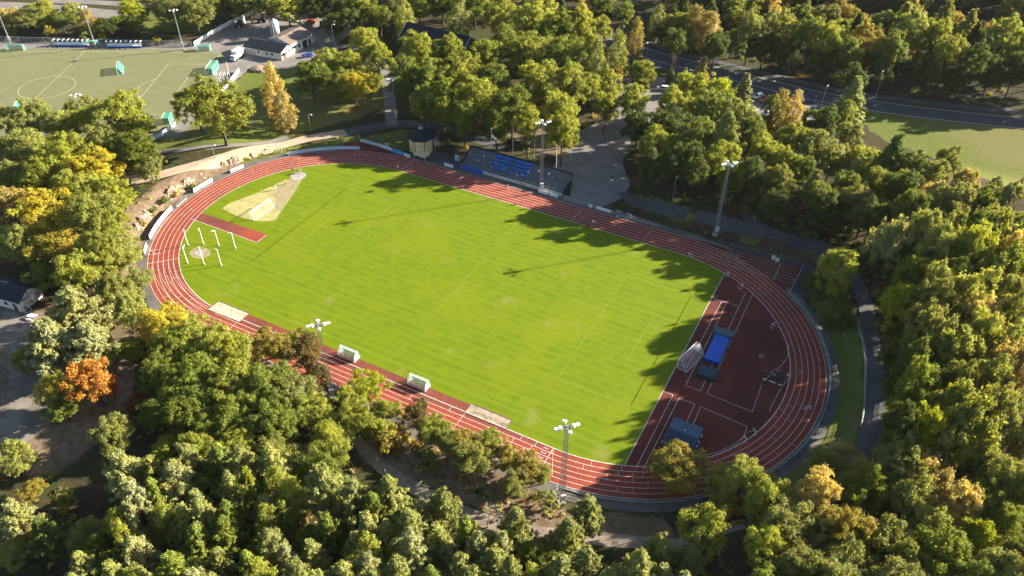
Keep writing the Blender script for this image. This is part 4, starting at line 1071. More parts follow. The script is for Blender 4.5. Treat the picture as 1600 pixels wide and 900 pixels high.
for i, (u, v, c, lb) in enumerate(((379, 30, (.62, .55, .52), 'pale cylindrical tank standing at the end of the white wall'), (404, 22, (.6, .56, .52), 'brown and white container at the bend of the white wall'), (421, 16, (.10, .06, .07), 'dark red container beyond the white wall'))):
    t = thing('container' if i else 'water_tank', lb, 'container' if i else 'tank', tuple(at(u, v + 6)), .5)
    m = MB()
    if i == 0: m.lathe([(1.2, 0), (1.2, 2.6), (.9, 2.9), (.02, 3.0)], 16)
    else: m.box((0, 0, 1.3), (3.0, 2.4, 2.4))
    m.build('shell', MAT['plain'], t, i == 0).color = (*c, 1)
    m = MB()
    if i == 0: m.lathe([(.3, 2.95), (.3, 3.2), (.02, 3.22)], 10)
    else: m.box((1.52, 0, 1.3), (.06, 1.9, 2.1))
    m.build('lid' if i == 0 else 'door', MAT['plain'], t).color = (*[x * .7 for x in c], 1)
t = thing('goalpost_stack', 'stack of pale spare goal frames leaning together near the white boards', 'frames', tuple(at(352, 130)), .6)
for i in range(4):
    m = MB(); x = -2 + i * 1.3; m.tube((x, -1.6, 0), (x - .3, -1.2, 3.6), .06, n=5); m.tube((x, 1.6, 0), (x - .3, 1.2, 3.6), .06, n=5); m.tube((x - .3, -1.2, 3.6), (x - .3, 1.2, 3.6), .06, n=5); m.build('frame', MAT['white'], t)
t = thing('notice_post', 'tall cream post beside the lane between the pitch and the truck', 'post', tuple(at(358, 118)))
m = MB(); m.tube((0, 0, 0), (0, 0, 5.2), .14, .11, 8); m.build('pole', MAT['offwhite'], t); m = MB(); m.box((0, -.1, .4), (.5, .4, .8)); m.build('base', MAT['concrete'], t)
t = thing('boulder', 'large pale boulder on the lawn below the white depot', 'boulder', tuple(at(404, 108)))
def rockmesh(r, seed, sz=.6):
    rr = np.random.RandomState(seed); bm = bmesh.new(); bmesh.ops.create_icosphere(bm, subdivisions=3, radius=r)
    ks = rr.randn(5, 3) / r * 1.2; ph = rr.rand(5) * 6
    for v in bm.verts:
        c = v.co; n = sum(math.sin(c.dot(V3(k)) * 2 + p) for k, p in zip(ks, ph)) * .09
        v.co = c * (1 + n); v.co.z *= sz
    me = bpy.data.meshes.new('rock'); bm.to_mesh(me); bm.free(); return me
me = rockmesh(2.6, 4, .5); me.materials.append(MAT['rock']); o = bpy.data.objects.new('stone', me); COL.objects.link(o); o.parent = t
me = rockmesh(1.3, 6, .6); me.materials.append(MAT['rock']); o = bpy.data.objects.new('chipped_stone', me); COL.objects.link(o); o.parent = t; o.location = (2.6, -1, 0)
for i, (u, v, r) in enumerate(((243, 322, .6), (283, 300, .5), (212, 352, .7), (226, 330, .55), (1120, 795, .7), (822, 815, .8), (700, 775, .9))):
    me = rockmesh(r, 20 + i, .7); me.materials.append(MAT['rock']); o = bpy.data.objects.new('boulder', me); COL.objects.link(o); o.location = at(u, v)
    tag(o, ['rounded boulder on the bank above the aqua boards', 'small boulder by the top of the rock face', 'largest loose boulder below the yellow trees', 'small boulder beside the green bush on the bank', 'small boulder on leaf litter under the golden tree', 'pale boulder beside the gravel path', 'boulder at the turn of the gravel path'][i], 'boulder')
t = thing('playground_swing', 'rusty red playground frame with a long red beam on the lawn', 'swing', tuple(at(385, 168)), .1)
m = MB(); m.box((1.2, -.6, .3), (6.2, 1.2, .5)); m.build('sand_box', MAT['red'], t)
m = MB(); m.tube((-1.2, -.7, 0), (-.9, 0, 2.8), .08); m.tube((-.6, .7, 0), (-.9, 0, 2.8), .08); m.tube((2.0, -.7, 0), (1.7, 0, 2.8), .08); m.tube((1.4, .7, 0), (1.7, 0, 2.8), .08); m.tube((-.9, 0, 2.8), (1.7, 0, 2.8), .08); m.build('frame', MAT['red'], t)
m = MB(); m.box((.4, 0, .6), (.7, .25, .05)); m.tube((.1, 0, .6), (.1, 0, 2.8), .02, n=4); m.tube((.7, 0, .6), (.7, 0, 2.8), .02, n=4); m.build('seat', MAT['dark'], t)
# ------------------------------------------------------------------ street lamps and road signs
def street_lamp(px, h, label, rz=0.0, arm=.9):
    t = thing('street_lamp', label, 'street lamp', tuple(at(*px)), rz, 'street lamps on roads and paths')
    m = MB(); m.tube((0, 0, 0), (0, 0, h), .09, .055, 7); m.build('pole', MAT['steel'], t)
    m = MB(); m.tube((0, 0, h - .05), (arm, 0, h + .1), .045, n=5); m.build('arm', MAT['steel'], t)
    m = MB(); m.box((arm + .25, 0, h + .1), (.75, .34, .18), taper=.7); m.build('lamp_head', MAT['white'], t, bevel=.03)
    m = MB(); m.tube((0, 0, 0), (0, 0, .7), .15, n=8); m.build('base', MAT['steel'], t)
for px, h, lb, rz in (((1283, 167), 7.2, 'street lamp between parked cars and the main road', 1.4), ((1368, 150), 9.4, 'street lamp on the pavement beyond the main road under dark trees', -1.7), ((1133, 100), 9.4, 'street lamp at the wood edge where the road leaves the grove', -1.7),
    ((957, 53), 9.0, 'street lamp among the trees behind the birches', -1.5), ((1009, 98), 8.0, 'street lamp beside the orange birch at the road', -1.5), ((523, 76), 9.6, 'street lamp in front of the skip in the depot yard', 0), ((456, 104), 5.0, 'low street lamp by the corner of the white depot', 0),
    ((1051, 312), 7.6, 'thin street lamp beside the woodland path above the far straight', -1.2), ((486, 205), 6.0, 'low street lamp on the lawn under the trees', 0), ((336, 247), 4.5, 'small lamp post beside the sandy path', 0), ((970, 206), 7.0, 'street lamp at the shady edge of the plaza', 0),
    ((1400, 650), 9.0, 'tilted-looking street lamp in the wood beyond the bank path', 2.6), ((1463, 735), 9.0, 'street lamp rising between the tan trees', 2.6), ((1172, 120), 7.0, 'street lamp behind the pointed spruce at the car park', 1.4), ((965, 112), 7.0, 'street lamp by the orange bush at the car park', 1.4)):
    street_lamp(px, h, lb, rz)
def road_sign(px, label, rz, kind=0):
    t = thing('road_sign', label, 'road sign', tuple(at(*px)), rz)
    m = MB(); m.tube((0, 0, 0), (0, 0, 2.6), .04, n=6); m.build('pole', MAT['steel'], t)
    m = MB(); m.box((0, -.04, 2.4), (.9 if kind else .5, .04, .5 if kind else .9)); m.build('panel', MAT['plain'], t).color = ((.8, .8, .8, 1), (.2, .35, .7, 1))[kind]
road_sign((1158, 108), 'white sign on the verge of the main road near the wood', .3); road_sign((1273, 160), 'small blue road sign beside the parked cars', .3, 1); road_sign((1312, 161), 'narrow white sign just before the tall spruce by the road', .3)
t = thing('entrance_sign', 'white slanting height barrier beam at the car park entry', 'barrier', tuple(at(972, 127)), .9)
m = MB(); m.tube((-2.6, 0, .9), (3.2, 0, 2.6), .13, n=6); m.build('beam', MAT['white'], t); m = MB(); m.tube((-2.6, 0, 0), (-2.6, 0, 1.1), .1); m.tube((3.2, 0, 0), (3.2, 0, 2.7), .08); m.build('post', MAT['steel'], t)
t = thing('manhole_sign', 'small white and dark signboard standing on the plaza edge', 'sign', tuple(at(956, 284)), .4)
m = MB(); m.box((0, 0, .6), (1.1, .06, 1.1), rx=.3); m.build('front_panel', MAT['white'], t); m = MB(); m.box((0, .4, .6), (1.1, .06, 1.1), rx=-.3); m.build('back_panel', MAT['dark'], t)
# benches along the far straight
for i, (u, v) in enumerate(((885, 312), (967, 334), (982, 338), (921, 322))):
    p = at(u, v); t = thing('bench', ['bench on the kerb below the plaza nearest the grandstand', 'bench on the walkway past the joined white boards', 'bench farthest along the shaded walkway', 'bench on the kerb beside the small white board'][i], 'bench', (p.x, max(p.y, 44.5), .015), 0, 'benches along the far straight')
    m = MB(); m.box((0, 0, .45), (1.8, .4, .06)); m.build('seat', MAT['steel'], t); m = MB(); m.box((0, .2, .75), (1.8, .05, .35)); m.build('backrest', MAT['steel'], t)
    for s in (-.7, .7): m = MB(); m.box((s, 0, .21), (.07, .35, .42)); m.build('leg', MAT['dark'], t)
for i, (u, v) in enumerate(((1208, 404), (1214, 408))):
    t = thing('starting_box', ['pale starter crate at the wall by the sprint lanes', 'second pale crate nearer the end railing of the sprint lanes'][i], 'crate', tuple(at(u, v)), .1)
    m = MB(); m.box((0, 0, .4), (.9, .7, .8)); m.build('body', MAT['white'], t, bevel=.04); m = MB(); m.box((0, 0, .84), (.98, .78, .08)); m.build('lid', MAT['offwhite'], t)
# ------------------------------------------------------------------ cars
def make_car(kind='hatch'):
    t = thing('parked_car', 'x', 'car')
    L = {'hatch': 4.2, 'estate': 4.7, 'suv': 4.6}[kind]; hh = {'hatch': 1.46, 'estate': 1.46, 'suv': 1.68}[kind]; l = L / 2
    b = .66 if kind != 'suv' else .8
    prof = [(-l, .32), (-l - .02, .62), (-l + .1, b + .22), (-l + 1.15, b + .30), (l - .25, b + .34), (l, .75), (l, .34), (l - .4, .26), (-l + .4, .26)]
    m = MB(); n = len(prof); ws = [.86, .9, .82, .86, .84, .88, .86, .82, .82]
    vs = [(x, -w, z) for (x, z), w in zip(prof, ws)] + [(x, w, z) for (x, z), w in zip(prof, ws)]
    m.add(vs, [tuple(range(n)), tuple(range(2 * n - 1, n - 1, -1))] + [(i, n + i, n + (i + 1) % n, (i + 1) % n) for i in range(n)])
    m.build('body', MAT['paint'], t, True, .05)
    z0 = b + .27; z1 = hh - .05; x0, x1 = -l + 1.05, l - (.35 if kind != 'estate' else .12); r0, r1 = -l + 1.75, l - (.75 if kind != 'estate' else .45)
    m = MB(); m.add([(x0, -.80, z0), (x1, -.80, z0), (x1, .80, z0), (x0, .80, z0), (r0, -.62, z1), (r1, -.62, z1), (r1, .62, z1), (r0, .62, z1)], [(3, 2, 1, 0), (4, 5, 6, 7), (0, 1, 5, 4), (1, 2, 6, 5), (2, 3, 7, 6), (3, 0, 4, 7)])
    m.build('window', MAT['glass'], t)
    m = MB(); m.box(((r0 + r1) / 2, 0, z1 + .03), (r1 - r0 + .12, 1.30, .09))
    for x, xr in ((x0 + .02, r0), ((x0 + x1) / 2, (r0 + r1) / 2), (x1 - .02, r1)):
        for s in (-1, 1): m.tube((x, s * .805, z0), (xr, s * .625, z1), .04, n=4)
    m.build('roof', MAT['paint'], t)
    for x in (-l + .82, l - .82):
        for s in (-1, 1):
            m = MB(); m.tube((x, s * .72, .32), (x, s * .92, .32), .32, n=14); w = m.build('wheel', MAT['rubber'], t)
            m = MB(); m.tube((x, s * .90, .32), (x, s * .935, .32), .2, n=10); m.build('rim', MAT['steel'], w)
    for s in (-1, 1):
        m = MB(); m.box((-l + .03, s * .62, .70), (.14, .36, .16)); m.build('headlight', MAT['lamp'], t)
        m = MB(); m.box((l - .04, s * .68, .84), (.12, .24, .2)); m.build('tail_light', pm('tail_lamp', (.35, .01, .01), None, 2, .3), t)
    return t
PROTO = {k: make_car(k) for k in ('hatch', 'estate', 'suv')}; used_car = set()
def car(px, rz, kind, col, label):
    o = PROTO[kind] if kind not in used_car else copy_tree(PROTO[kind]); used_car.add(kind)
    o.location = at(*px); o.location.z += .03; o.rotation_euler = (0, 0, rz); tag(o, label, 'car', 'cars parked around the grounds')
    for c in o.children:
        if c.name.startswith(('body', 'roof')): c.color = (*col, 1)
WHT, SLV, BLK, RED = (.70, .70, .70), (.40, .42, .44), (.02, .022, .025), (.42, .02, .02)
for a in (((480, 89), .9, 'hatch', (.01, .08, .42), 'bright blue hatchback parked below the white depot'), ((438, 30), .25, 'hatch', SLV, 'first of the silver cars at the wood edge of the yard'), ((452, 30), .2, 'estate', (.5, .53, .56), 'paler silver car next to the orange machine in the yard'),
    ((1036, 141), .35, 'suv', WHT, 'white car standing alone on the open car park entry'), ((984, 139), .3, 'suv', (.14, .20, .17), 'dark green car half under the tree at the car park'), ((996, 127), .4, 'hatch', RED, 'red car behind the dark green one at the car park'), ((1044, 131), .4, 'hatch', BLK, 'black car behind the white one at the car park entry'),
    ((1184, 153), 1.1, 'suv', WHT, 'white car next to the bright red one by the road'), ((1194, 158), 1.1, 'hatch', (.50, .02, .02), 'bright red car parked next to the white one by the road'), ((1173, 175), 1.0, 'hatch', WHT, 'white car peeping out below the pointed spruce'), ((1165, 147), 1.1, 'hatch', WHT, 'white car hidden behind the pointed spruce'),
    ((1198, 180), 1.0, 'hatch', SLV, 'silver car between tree crowns in the car park'), ((1208, 183), 1.0, 'estate', WHT, 'white estate car in the row behind the brown birch'), ((1218, 186), 1.0, 'hatch', WHT, 'white hatchback at the lower end of the car park row'), ((1271, 174), 1.2, 'hatch', (.25, .34, .5), 'pale blue car by the foot of the roadside street lamp'), ((1283, 176), .3, 'estate', SLV, 'silver estate car beside the pale blue one at the lamp'),
    ((1225, 189), 1.0, 'suv', BLK, 'black car beside the white hatchback in the car park')):
    car(*a)
# box truck, tractor, machine
t = thing('box_truck', 'white box truck parked at the gap beside the depot', 'truck', tuple(at(372, 91)), 1.75)
m = MB(); m.box((.6, 0, 2.1), (4.6, 2.3, 2.5)); m.build('cargo_box', MAT['white'], t, bevel=.05)
m = MB(); m.box((-2.6, 0, 1.35), (1.6, 2.0, 1.7), taper=.88); m.build('cab', MAT['white'], t, bevel=.08); m = MB(); m.box((-3.2, 0, 1.75), (.5, 1.7, .6)); m.build('windscreen', MAT['glass'], t)
m = MB(); m.box((0, 0, .7), (6.2, 1.0, .25)); m.build('chassis', MAT['dark'], t)
for x in (-2.4, 1.6):
    for s in (-1, 1): m = MB(); m.tube((x, s * .8, .45), (x, s * 1.08, .45), .45, n=14); m.build('wheel', MAT['rubber'], t)
t = thing('forklift', 'small yellow forklift between the white truck and the lane', 'forklift', tuple(at(368, 95)), 1.9)
m = MB(); m.box((0, 0, .7), (1.7, 1.0, .8)); m.build('body', pm('yellow_paint', (.55, .34, .03), None, 1, .5), t, bevel=.06)
m = MB(); [m.tube((x, y, 1), (x * .8, y, 2.0), .04, n=4) for x in (-.6, .5) for y in (-.4, .4)]; m.box((-.05, 0, 2.02), (1.2, 1.0, .06)); m.build('cage', MAT['dark'], t)
m = MB(); m.box((-1.0, .3, 1.0), (.08, .1, 2.0)); m.box((-1.0, -.3, 1.0), (.08, .1, 2.0)); m.box((-1.5, .3, .15), (1.0, .12, .06)); m.box((-1.5, -.3, .15), (1.0, .12, .06)); m.build('mast', MAT['steel'], t)
for x in (-.55, .6):
    for s in (-1, 1): m = MB(); m.tube((x, s * .42, .28), (x, s * .6, .28), .28, n=12); m.build('wheel', MAT['rubber'], t)
def tractor(px, rz, col, label, name='tractor'):
    t = thing(name, label, 'tractor', tuple(at(*px)), rz)
    m = MB(); m.box((-1.0, 0, 1.05), (1.9, .8, .8)); m.box((.5, 0, .95), (1.4, 1.1, .6)); m.build('body', MAT['plain'], t, bevel=.05).color = (*col, 1)
    m = MB(); m.box((.5, 0, 1.85), (1.3, 1.3, 1.2), taper=.85); m.build('cab', MAT['glass'], t); m = MB(); m.box((.5, 0, 2.5), (1.4, 1.4, .12)); m.build('roof', MAT['plain'], t).color = (*col, 1)
    for x, r in ((-1.5, .42), (.8, .75)):
        for s in (-1, 1): m = MB(); m.tube((x, s * .62, r), (x, s * .98, r), r, n=14); m.build('wheel', MAT['rubber'], t)
tractor((503, 44), 1.9, (.02, .09, .16), 'dark blue tractor at the end of the depot yard under trees')
tractor((410, 35), .6, (.05, .05, .05), 'dark tractor with a raised loader behind the silo')
tractor((374, 42), 1.0, (.06, .16, .08), 'green tractor with a pale hopper by the white wall')
t = thing('skip', 'rusty orange skip heaped with red material at the yard edge', 'skip', tuple(at(487, 36)), .3)
m = MB(); vs = [(-1.6, -.9, .1), (1.6, -.9, .1), (1.6, .9, .1), (-1.6, .9, .1), (-2.2, -1.0, 1.3), (2.2, -1.0, 1.3), (2.2, 1.0, 1.3), (-2.2, 1.0, 1.3)]; m.add(vs, [(3, 2, 1, 0), (0, 1, 5, 4), (1, 2, 6, 5), (2, 3, 7, 6), (3, 0, 4, 7)]); m.build('tub', pm('rusty_orange', (.36, .085, .03), (.22, .05, .02), 1, .7), t)
m = MB(); m.box((0, 0, 1.2), (4.0, 1.8, .5), taper=.6); m.build('load', pm('red_rubble', (.40, .05, .03), (.25, .08, .05), 3, .8, bump=.5), t)
t = thing('trailer', 'pale blue tarpaulin trailer behind the orange skip', 'trailer', tuple(at(490, 27)), .2)
m = MB(); m.box((0, 0, 1.3), (4.2, 2.0, 1.6)); m.build('cover', pm('blue_tarpaulin', (.10, .16, .26), (.07, .12, .2), .8, .6), t, bevel=.1); m = MB(); m.box((0, 0, .5), (4.4, 1.9, .15)); m.tube((-2.2, 0, .5), (-3.4, 0, .5), .06); m.build('chassis', MAT['dark'], t)
for s in (-1, 1): m = MB(); m.tube((.3, s * .85, .35), (.3, s * 1.05, .35), .35, n=12); m.build('wheel', MAT['rubber'], t)
t = thing('pallet_stack', 'brown pallet crate leaning at the end of the depot wall', 'pallets', tuple(at(484, 52)), .5)
for k in range(6): m = MB(); m.box((0, 0, .1 + k * .2), (1.2, 1.0, .14)); m.build('pallet', MAT['wood'], t)
t = thing('generator', 'small white machine box at the corner of the white depot', 'machine', tuple(at(484, 68)), .2)
m = MB(); m.box((0, 0, .75), (1.6, 1.1, 1.3)); m.build('casing', MAT['white'], t, bevel=.08); m = MB(); m.box((0, 0, .1), (1.7, 1.2, .15)); m.build('base', MAT['dark'], t)
t = thing('heap', 'pale heap of gravel bags behind the parked silver cars', 'gravel bags', tuple(at(462, 34)), 0)
for k in range(5): me = rockmesh(1.1, 60 + k, .5); me.materials.append(MAT['concrete']); o = bpy.data.objects.new('sack', me); COL.objects.link(o); o.parent = t; o.location = (k * 1.8 - 3, (k % 2) * .8, .2)

# ------------------------------------------------------------------ people: one skinned body each, clothes as children
def skinned(name, V, E, R, mat, root=0, sub=1):
    me = bpy.data.meshes.new(name); me.from_pydata(V, E, []); o = bpy.data.objects.new(name, me); COL.objects.link(o)
    mo = o.modifiers.new('s', 'SKIN'); mo.use_smooth_shade = True
    for i, d in enumerate(me.skin_vertices[0].data): d.radius = (R[i], R[i]); d.use_root = (i == root)
    s = o.modifiers.new('u', 'SUBSURF'); s.levels = sub
    bpy.context.view_layer.update()
    m2 = bpy.data.meshes.new_from_object(o.evaluated_get(bpy.context.evaluated_depsgraph_get()))
    o.modifiers.clear(); o.data = m2; bpy.data.meshes.remove(me); m2.materials.clear(); m2.materials.append(mat)
    return o
POSES = dict(
    stand=dict(hip=.93, lean=0, legs=(((.1, .02, .5), (.11, .05, .06), (.12, -.12, .04)), ((-.1, .0, .5), (-.11, .06, .06), (-.12, -.11, .04))), arms=(((.25, .02, 1.14), (.24, -.10, .92)), ((-.25, .04, 1.14), (-.26, -.04, .90)))),
    walk=dict(hip=.91, lean=-.03, legs=(((.1, -.16, .52), (.1, -.14, .09), (.1, -.30, .05)), ((-.1, .06, .5), (-.1, .34, .16), (-.1, .26, .05))), arms=(((.24, .16, 1.16), (.22, .06, .95)), ((-.24, -.06, 1.14), (-.22, -.24, .98)))),
    run=dict(hip=.92, lean=-.12, legs=(((.1, -.34, .70), (.1, -.24, .28), (.1, -.40, .22)), ((-.1, .10, .50), (-.1, .52, .42), (-.1, .54, .28))), arms=(((.25, .26, 1.20), (.22, .06, 1.06)), ((-.25, -.02, 1.12), (-.18, -.26, 1.24)))),
    sit=dict(hip=.47, lean=-.08, legs=(((.12, -.42, .50), (.12, -.44, .08), (.12, -.60, .04)), ((-.12, -.40, .50), (-.12, -.46, .08), (-.12, -.60, .04))), arms=(((.25, -.06, .74), (.16, -.28, .60)), ((-.25, -.04, .74), (-.14, -.30, .60)))),
)
def make_person(pose, shorts):
    P = POSES[pose]; h = P['hip']; le = P['lean']; t = thing('person', 'x', 'person')
    dz = h - .93; sh = (0, le, 1.40 + dz); A_ = lambda p: (p[0], p[1] + le * .6, p[2] + (dz if pose != 'sit' else 0) * 0 + 0)
    V = [(0, 0, h), (0, le * .5, h + .25), sh, (0, le * 1.1, 1.52 + dz), (0, le * 1.2 - .02, 1.62 + dz), (0, le * 1.25, 1.74 + dz), (0, le * 1.25 - .11, 1.61 + dz)]
    E = [(0, 1), (1, 2), (2, 3), (3, 4), (4, 5), (4, 6)]; R = [.125, .12, .13, .055, .088, .06, .018]
    for k, s in ((0, 1), (1, -1)):
        b = len(V); V.append((s * .19, le, 1.38 + dz)); R.append(.062); E.append((2, b))
        for q, (p, r) in enumerate(zip(P['arms'][k], (.045, .036))): V.append(A_(p)); R.append(r); E.append((b + q, b + q + 1))
        hd = V[-1]; fo = Vector(P['arms'][k][1]) - Vector(P['arms'][k][0]); fo.normalize(); V.append(tuple(Vector(hd) + fo * .14)); R.append(.032); E.append((len(V) - 2, len(V) - 1))
        b = len(V); V.append((s * .095, 0, h - .06)); R.append(.098); E.append((0, b))
        for q, (p, r) in enumerate(zip(P['legs'][k], (.064, .046, .036))): V.append(p); R.append(r); E.append((b + q, b + q + 1))
    skinned('body', V, E, R, MAT['skin']).parent = t
    V2 = [(0, 0, h + .02), (0, le * .5, h + .25), sh]; E2 = [(0, 1), (1, 2)]; R2 = [.15, .145, .15]
    for k, s in ((0, 1), (1, -1)):
        b = len(V2); V2.append((s * .19, le, 1.38 + dz)); R2.append(.082); E2.append((2, b)); a = Vector(V2[-1]).lerp(Vector(A_(P['arms'][k][0])), .7); V2.append(tuple(a)); R2.append(.07); E2.append((b, b + 1))
    skinned('shirt', V2, E2, R2, MAT['cloth']).parent = t
    V3_ = [(0, 0, h + .03)]; E3 = []; R3 = [.142]
    for k, s in ((0, 1), (1, -1)):
        b = len(V3_); V3_.append((s * .095, 0, h - .07)); R3.append(.115); E3.append((0, b)); kn = Vector(P['legs'][k][0])
        if shorts: V3_.append(tuple(Vector(V3_[-1]).lerp(kn, .6))); R3.append(.095); E3.append((b, b + 1))
        else: V3_.append(tuple(kn)); R3.append(.083); E3.append((b, b + 1)); V3_.append(tuple(Vector(P['legs'][k][1]) + Vector((0, 0, .05)))); R3.append(.062); E3.append((b + 1, b + 2))
    skinned('trousers', V3_, E3, R3, MAT['cloth']).parent = t
    m = MB(); m.ball((0, le * 1.25 + .025, 1.685 + dz), .105, 10, 6, .95); m.build('hair', MAT['hair'], t, True)
    return t
PP = {(p, s): None for p in POSES for s in (0, 1)}
first = set()
for k in list(PP): PP[k] = make_person(*k)
def person(x, y, z, rz, pose, shirt, trous, label, group, shorts=0):
    k = (pose, shorts); o = PP[k] if k not in first else copy_tree(PP[k]); first.add(k)
    o.location = (x, y, z); o.rotation_euler = (0, 0, rz); tag(o, label, 'person', group)
    for c in o.children:
        if c.name.startswith('shirt'): c.color = (*shirt, 1)
        if c.name.startswith('trousers'): c.color = (*trous, 1)
def pp(u, v, rz, pose, shirt, trous, label, group, shorts=0, z=None):
    p = at(u, v); person(p.x, p.y, (.03 if abs(p.z) < .01 else p.z + .05) if z is None else z, rz, pose, shirt, trous, label, group, shorts)
W_, K_, B_, G_, R_, Y_ = (.75, .75, .75), (.02, .02, .025), (.02, .06, .35), (.25, .26, .28), (.45, .04, .05), (.5, .75, .05)
T1 = 'athletes and helpers on the far straight'; T2 = 'athletes on the shaded rubber'; T3 = 'people around the shot circle'; T4 = 'spectators on the grandstand'; T5 = 'walkers on the paths'
for a in ((637 , 252, .6, 'stand', Y_, K_, 'person in a bright yellow-green vest near the finish line', T1), (622, 266, 1.0, 'stand', W_, (.4, .1, .1), 'person in white kneeling-low stance at the inner kerb near the finish', T1, 1), (832, 325, 2.0, 'run', W_, G_, 'runner in white on the far straight below the grandstand', T1, 1), (816, 318, 2.2, 'walk', R_, K_, 'person in red on the far straight below the grandstand', T1, 1),
    (916, 351, .5, 'stand', K_, K_, 'person in black beside the crossing line of the far straight', T1), (926, 352, .8, 'stand', W_, K_, 'person in a white top within the small group on the straight', T1, 1), (931, 353, -.6, 'stand', G_, B_, 'person in grey at the end of the small group on the straight', T1), (958, 355, 2.2, 'run', W_, K_, 'lone runner in white past the small group on the straight', T1, 1), (793, 295, 0, 'stand', R_, W_, 'person in red and white in front of the white stand wall', T1),
    (470, 271, 2.5, 'stand', W_, K_, 'thrower in white with dark legs in the shot circle', T3, 1), (466, 270, 1.4, 'stand', K_, K_, 'person in black just behind the shot circle', T3), (458, 268, .4, 'stand', B_, K_, 'person in blue at the far side of the shot circle', T3), (467, 254, 0, 'walk', W_, G_, 'person in white standing on the track behind the circle', T3), (446, 288, 2.0, 'stand', (.6, .35, .3), K_, 'person in pink nearer the circle on the gritty sector', T3), (431, 297, 2.0, 'stand', W_, (.5, .45, .4), 'person in pale clothes on the landing sector with a long shadow', T3),
    (411, 246, 0, 'walk', K_, K_, 'person in black on the sandy verge above the barrier', T5), (430, 241, .3, 'walk', (.5, .4, .3), (.3, .25, .2), 'person in beige on the grass above the barrier', T5), (440, 239, .3, 'walk', W_, (.5, .5, .5), 'person in white on the grass above the barrier', T5), (395, 250, .2, 'walk', G_, K_, 'person in grey at the start of the pale barrier', T5) ):
    pp(*a)
for a in ((1187, 560, .4, 'stand', B_, W_, 'person in blue nearer the landing mat in the shade', T2), (1191, 563, 1.4, 'stand', W_, B_, 'person in white and blue standing close beside the blue one', T2), (1135, 550, 1.2, 'stand', K_, K_, 'person in black at the edge of the blue mat', T2), (1205, 586, 0, 'stand', K_, G_, 'first of the dark group gathered by the water jump', T2), (1209, 584, 1.0, 'stand', G_, K_, 'person in grey at the back of the group by the water jump', T2), (1213, 588, 2.0, 'stand', B_, K_, 'person in navy in the group by the water jump', T2), (1208, 592, 3.0, 'stand', (.3, .35, .5), K_, 'person in pale blue at the front of the group by the water jump', T2), (1217, 586, 4.0, 'stand', (.35, .2, .2), K_, 'person in dull red at the edge of the group by the water jump', T2), (1194, 586, 4.0, 'stand', (.3, .25, .2), K_, 'person in brown a step away from the water jump group', T2), (1229, 592, 2.5, 'run', W_, B_, 'athlete in white on the inner lane of the shaded bend', T2, 1), (1238, 589, 2.5, 'run', K_, K_, 'athlete in black on the second lane of the shaded bend', T2, 1), (1248, 588, 2.5, 'run', (.5, .3, .3), K_, 'athlete in pink on the third lane of the shaded bend', T2, 1),
    (374, 389 , 0, 'run', K_, R_, '', '') , (240, 399, -1.0, 'run', (.3, .05, .05), K_, 'runner in dark red on the sunny west bend', 'runners on the west bend', 1), (240, 424, -1.0, 'run', K_, R_, 'runner in black on the sunny west bend', 'runners on the west bend', 1),
    (590, 722, 2.4, 'walk', W_, W_, 'walker in white on the gravel path under the trees', T5), (602, 742, 2.2, 'walk', K_, G_, 'walker in black on the gravel path under the trees', T5, 1), (606, 749, .2, 'walk', G_, K_, 'walker in grey by the shade on the gravel path', T5), (1257, 330, 0, 'walk', W_, B_, 'person in white on the wooded slope above the path', T5), (1249, 356, 0, 'walk', (.05, .3, .4), K_, 'person in teal on the woodland path edge', T5), (948, 650, 0, 'stand', W_, W_, '', '')):
    if a[6]: pp(*a)
# spectators, sitting on the terrace benches
rr = random.Random(4)
SP = [(723, 233, W_, 'white'), (737, 240, G_, 'grey'), (742, 245, K_, 'black'), (744, 250, (.3, .4, .6), 'pale blue'), (748, 251, W_, 'white'), (757, 243, W_, 'white'), (767, 247, G_, 'grey'), (731, 258, K_, 'black'), (758, 261, R_, 'red'), (776, 256, W_, 'white'), (789, 264, W_, 'white'), (799, 275, B_, 'blue'), (805, 280, (.3, .3, .5), 'lilac'), (817, 277, W_, 'white'), (825, 275, R_, 'red'), (842, 267, (.3, .45, .7), 'pale blue'), (858, 270, W_, 'white'), (864, 272, G_, 'grey'), (841, 291, (.5, .12, .1), 'red'), (768, 263, W_, 'white'), (806, 275, K_, 'black')]
for i, (u, v, c, cn) in enumerate(SP):
    z = 2.2
    for _ in range(6):
        p = at(u, v, z); y = min(max(p.y, 46.2), 51.2); z = GSz(y)
    n = 9; k = int((y - 46.1) / (5.3 / n)); y = 46.1 + k * 5.3 / n + .28
    x = min(max(p.x, -27.5), 4.4)
    where = 'towards the closed end' if x < -20 else 'near the blue seats' if x < -6 else 'towards the open end'
    row = ['lowest', 'low', 'low', 'middle', 'middle', 'middle', 'high', 'high', 'top'][max(0, min(8, k))]
    person(x, y, GSz(y) - .30, rr.uniform(-.4, .4), 'sit', c, (K_, B_, G_)[i % 3], f'spectator in {cn}, {["first", "second", "third", "fourth", "fifth", "sixth", "seventh", "eighth", "ninth", "tenth", "eleventh", "twelfth", "thirteenth", "fourteenth", "fifteenth", "sixteenth", "seventeenth", "eighteenth", "nineteenth", "twentieth", "twenty-first"][sorted(q[0] for q in SP).index(u)]} from the pavilion end, on a {row} terrace', T4)
for k in PP:
    if k not in first:
        for c in list(PP[k].children_recursive): bpy.data.objects.remove(c)
        bpy.data.objects.remove(PP[k])
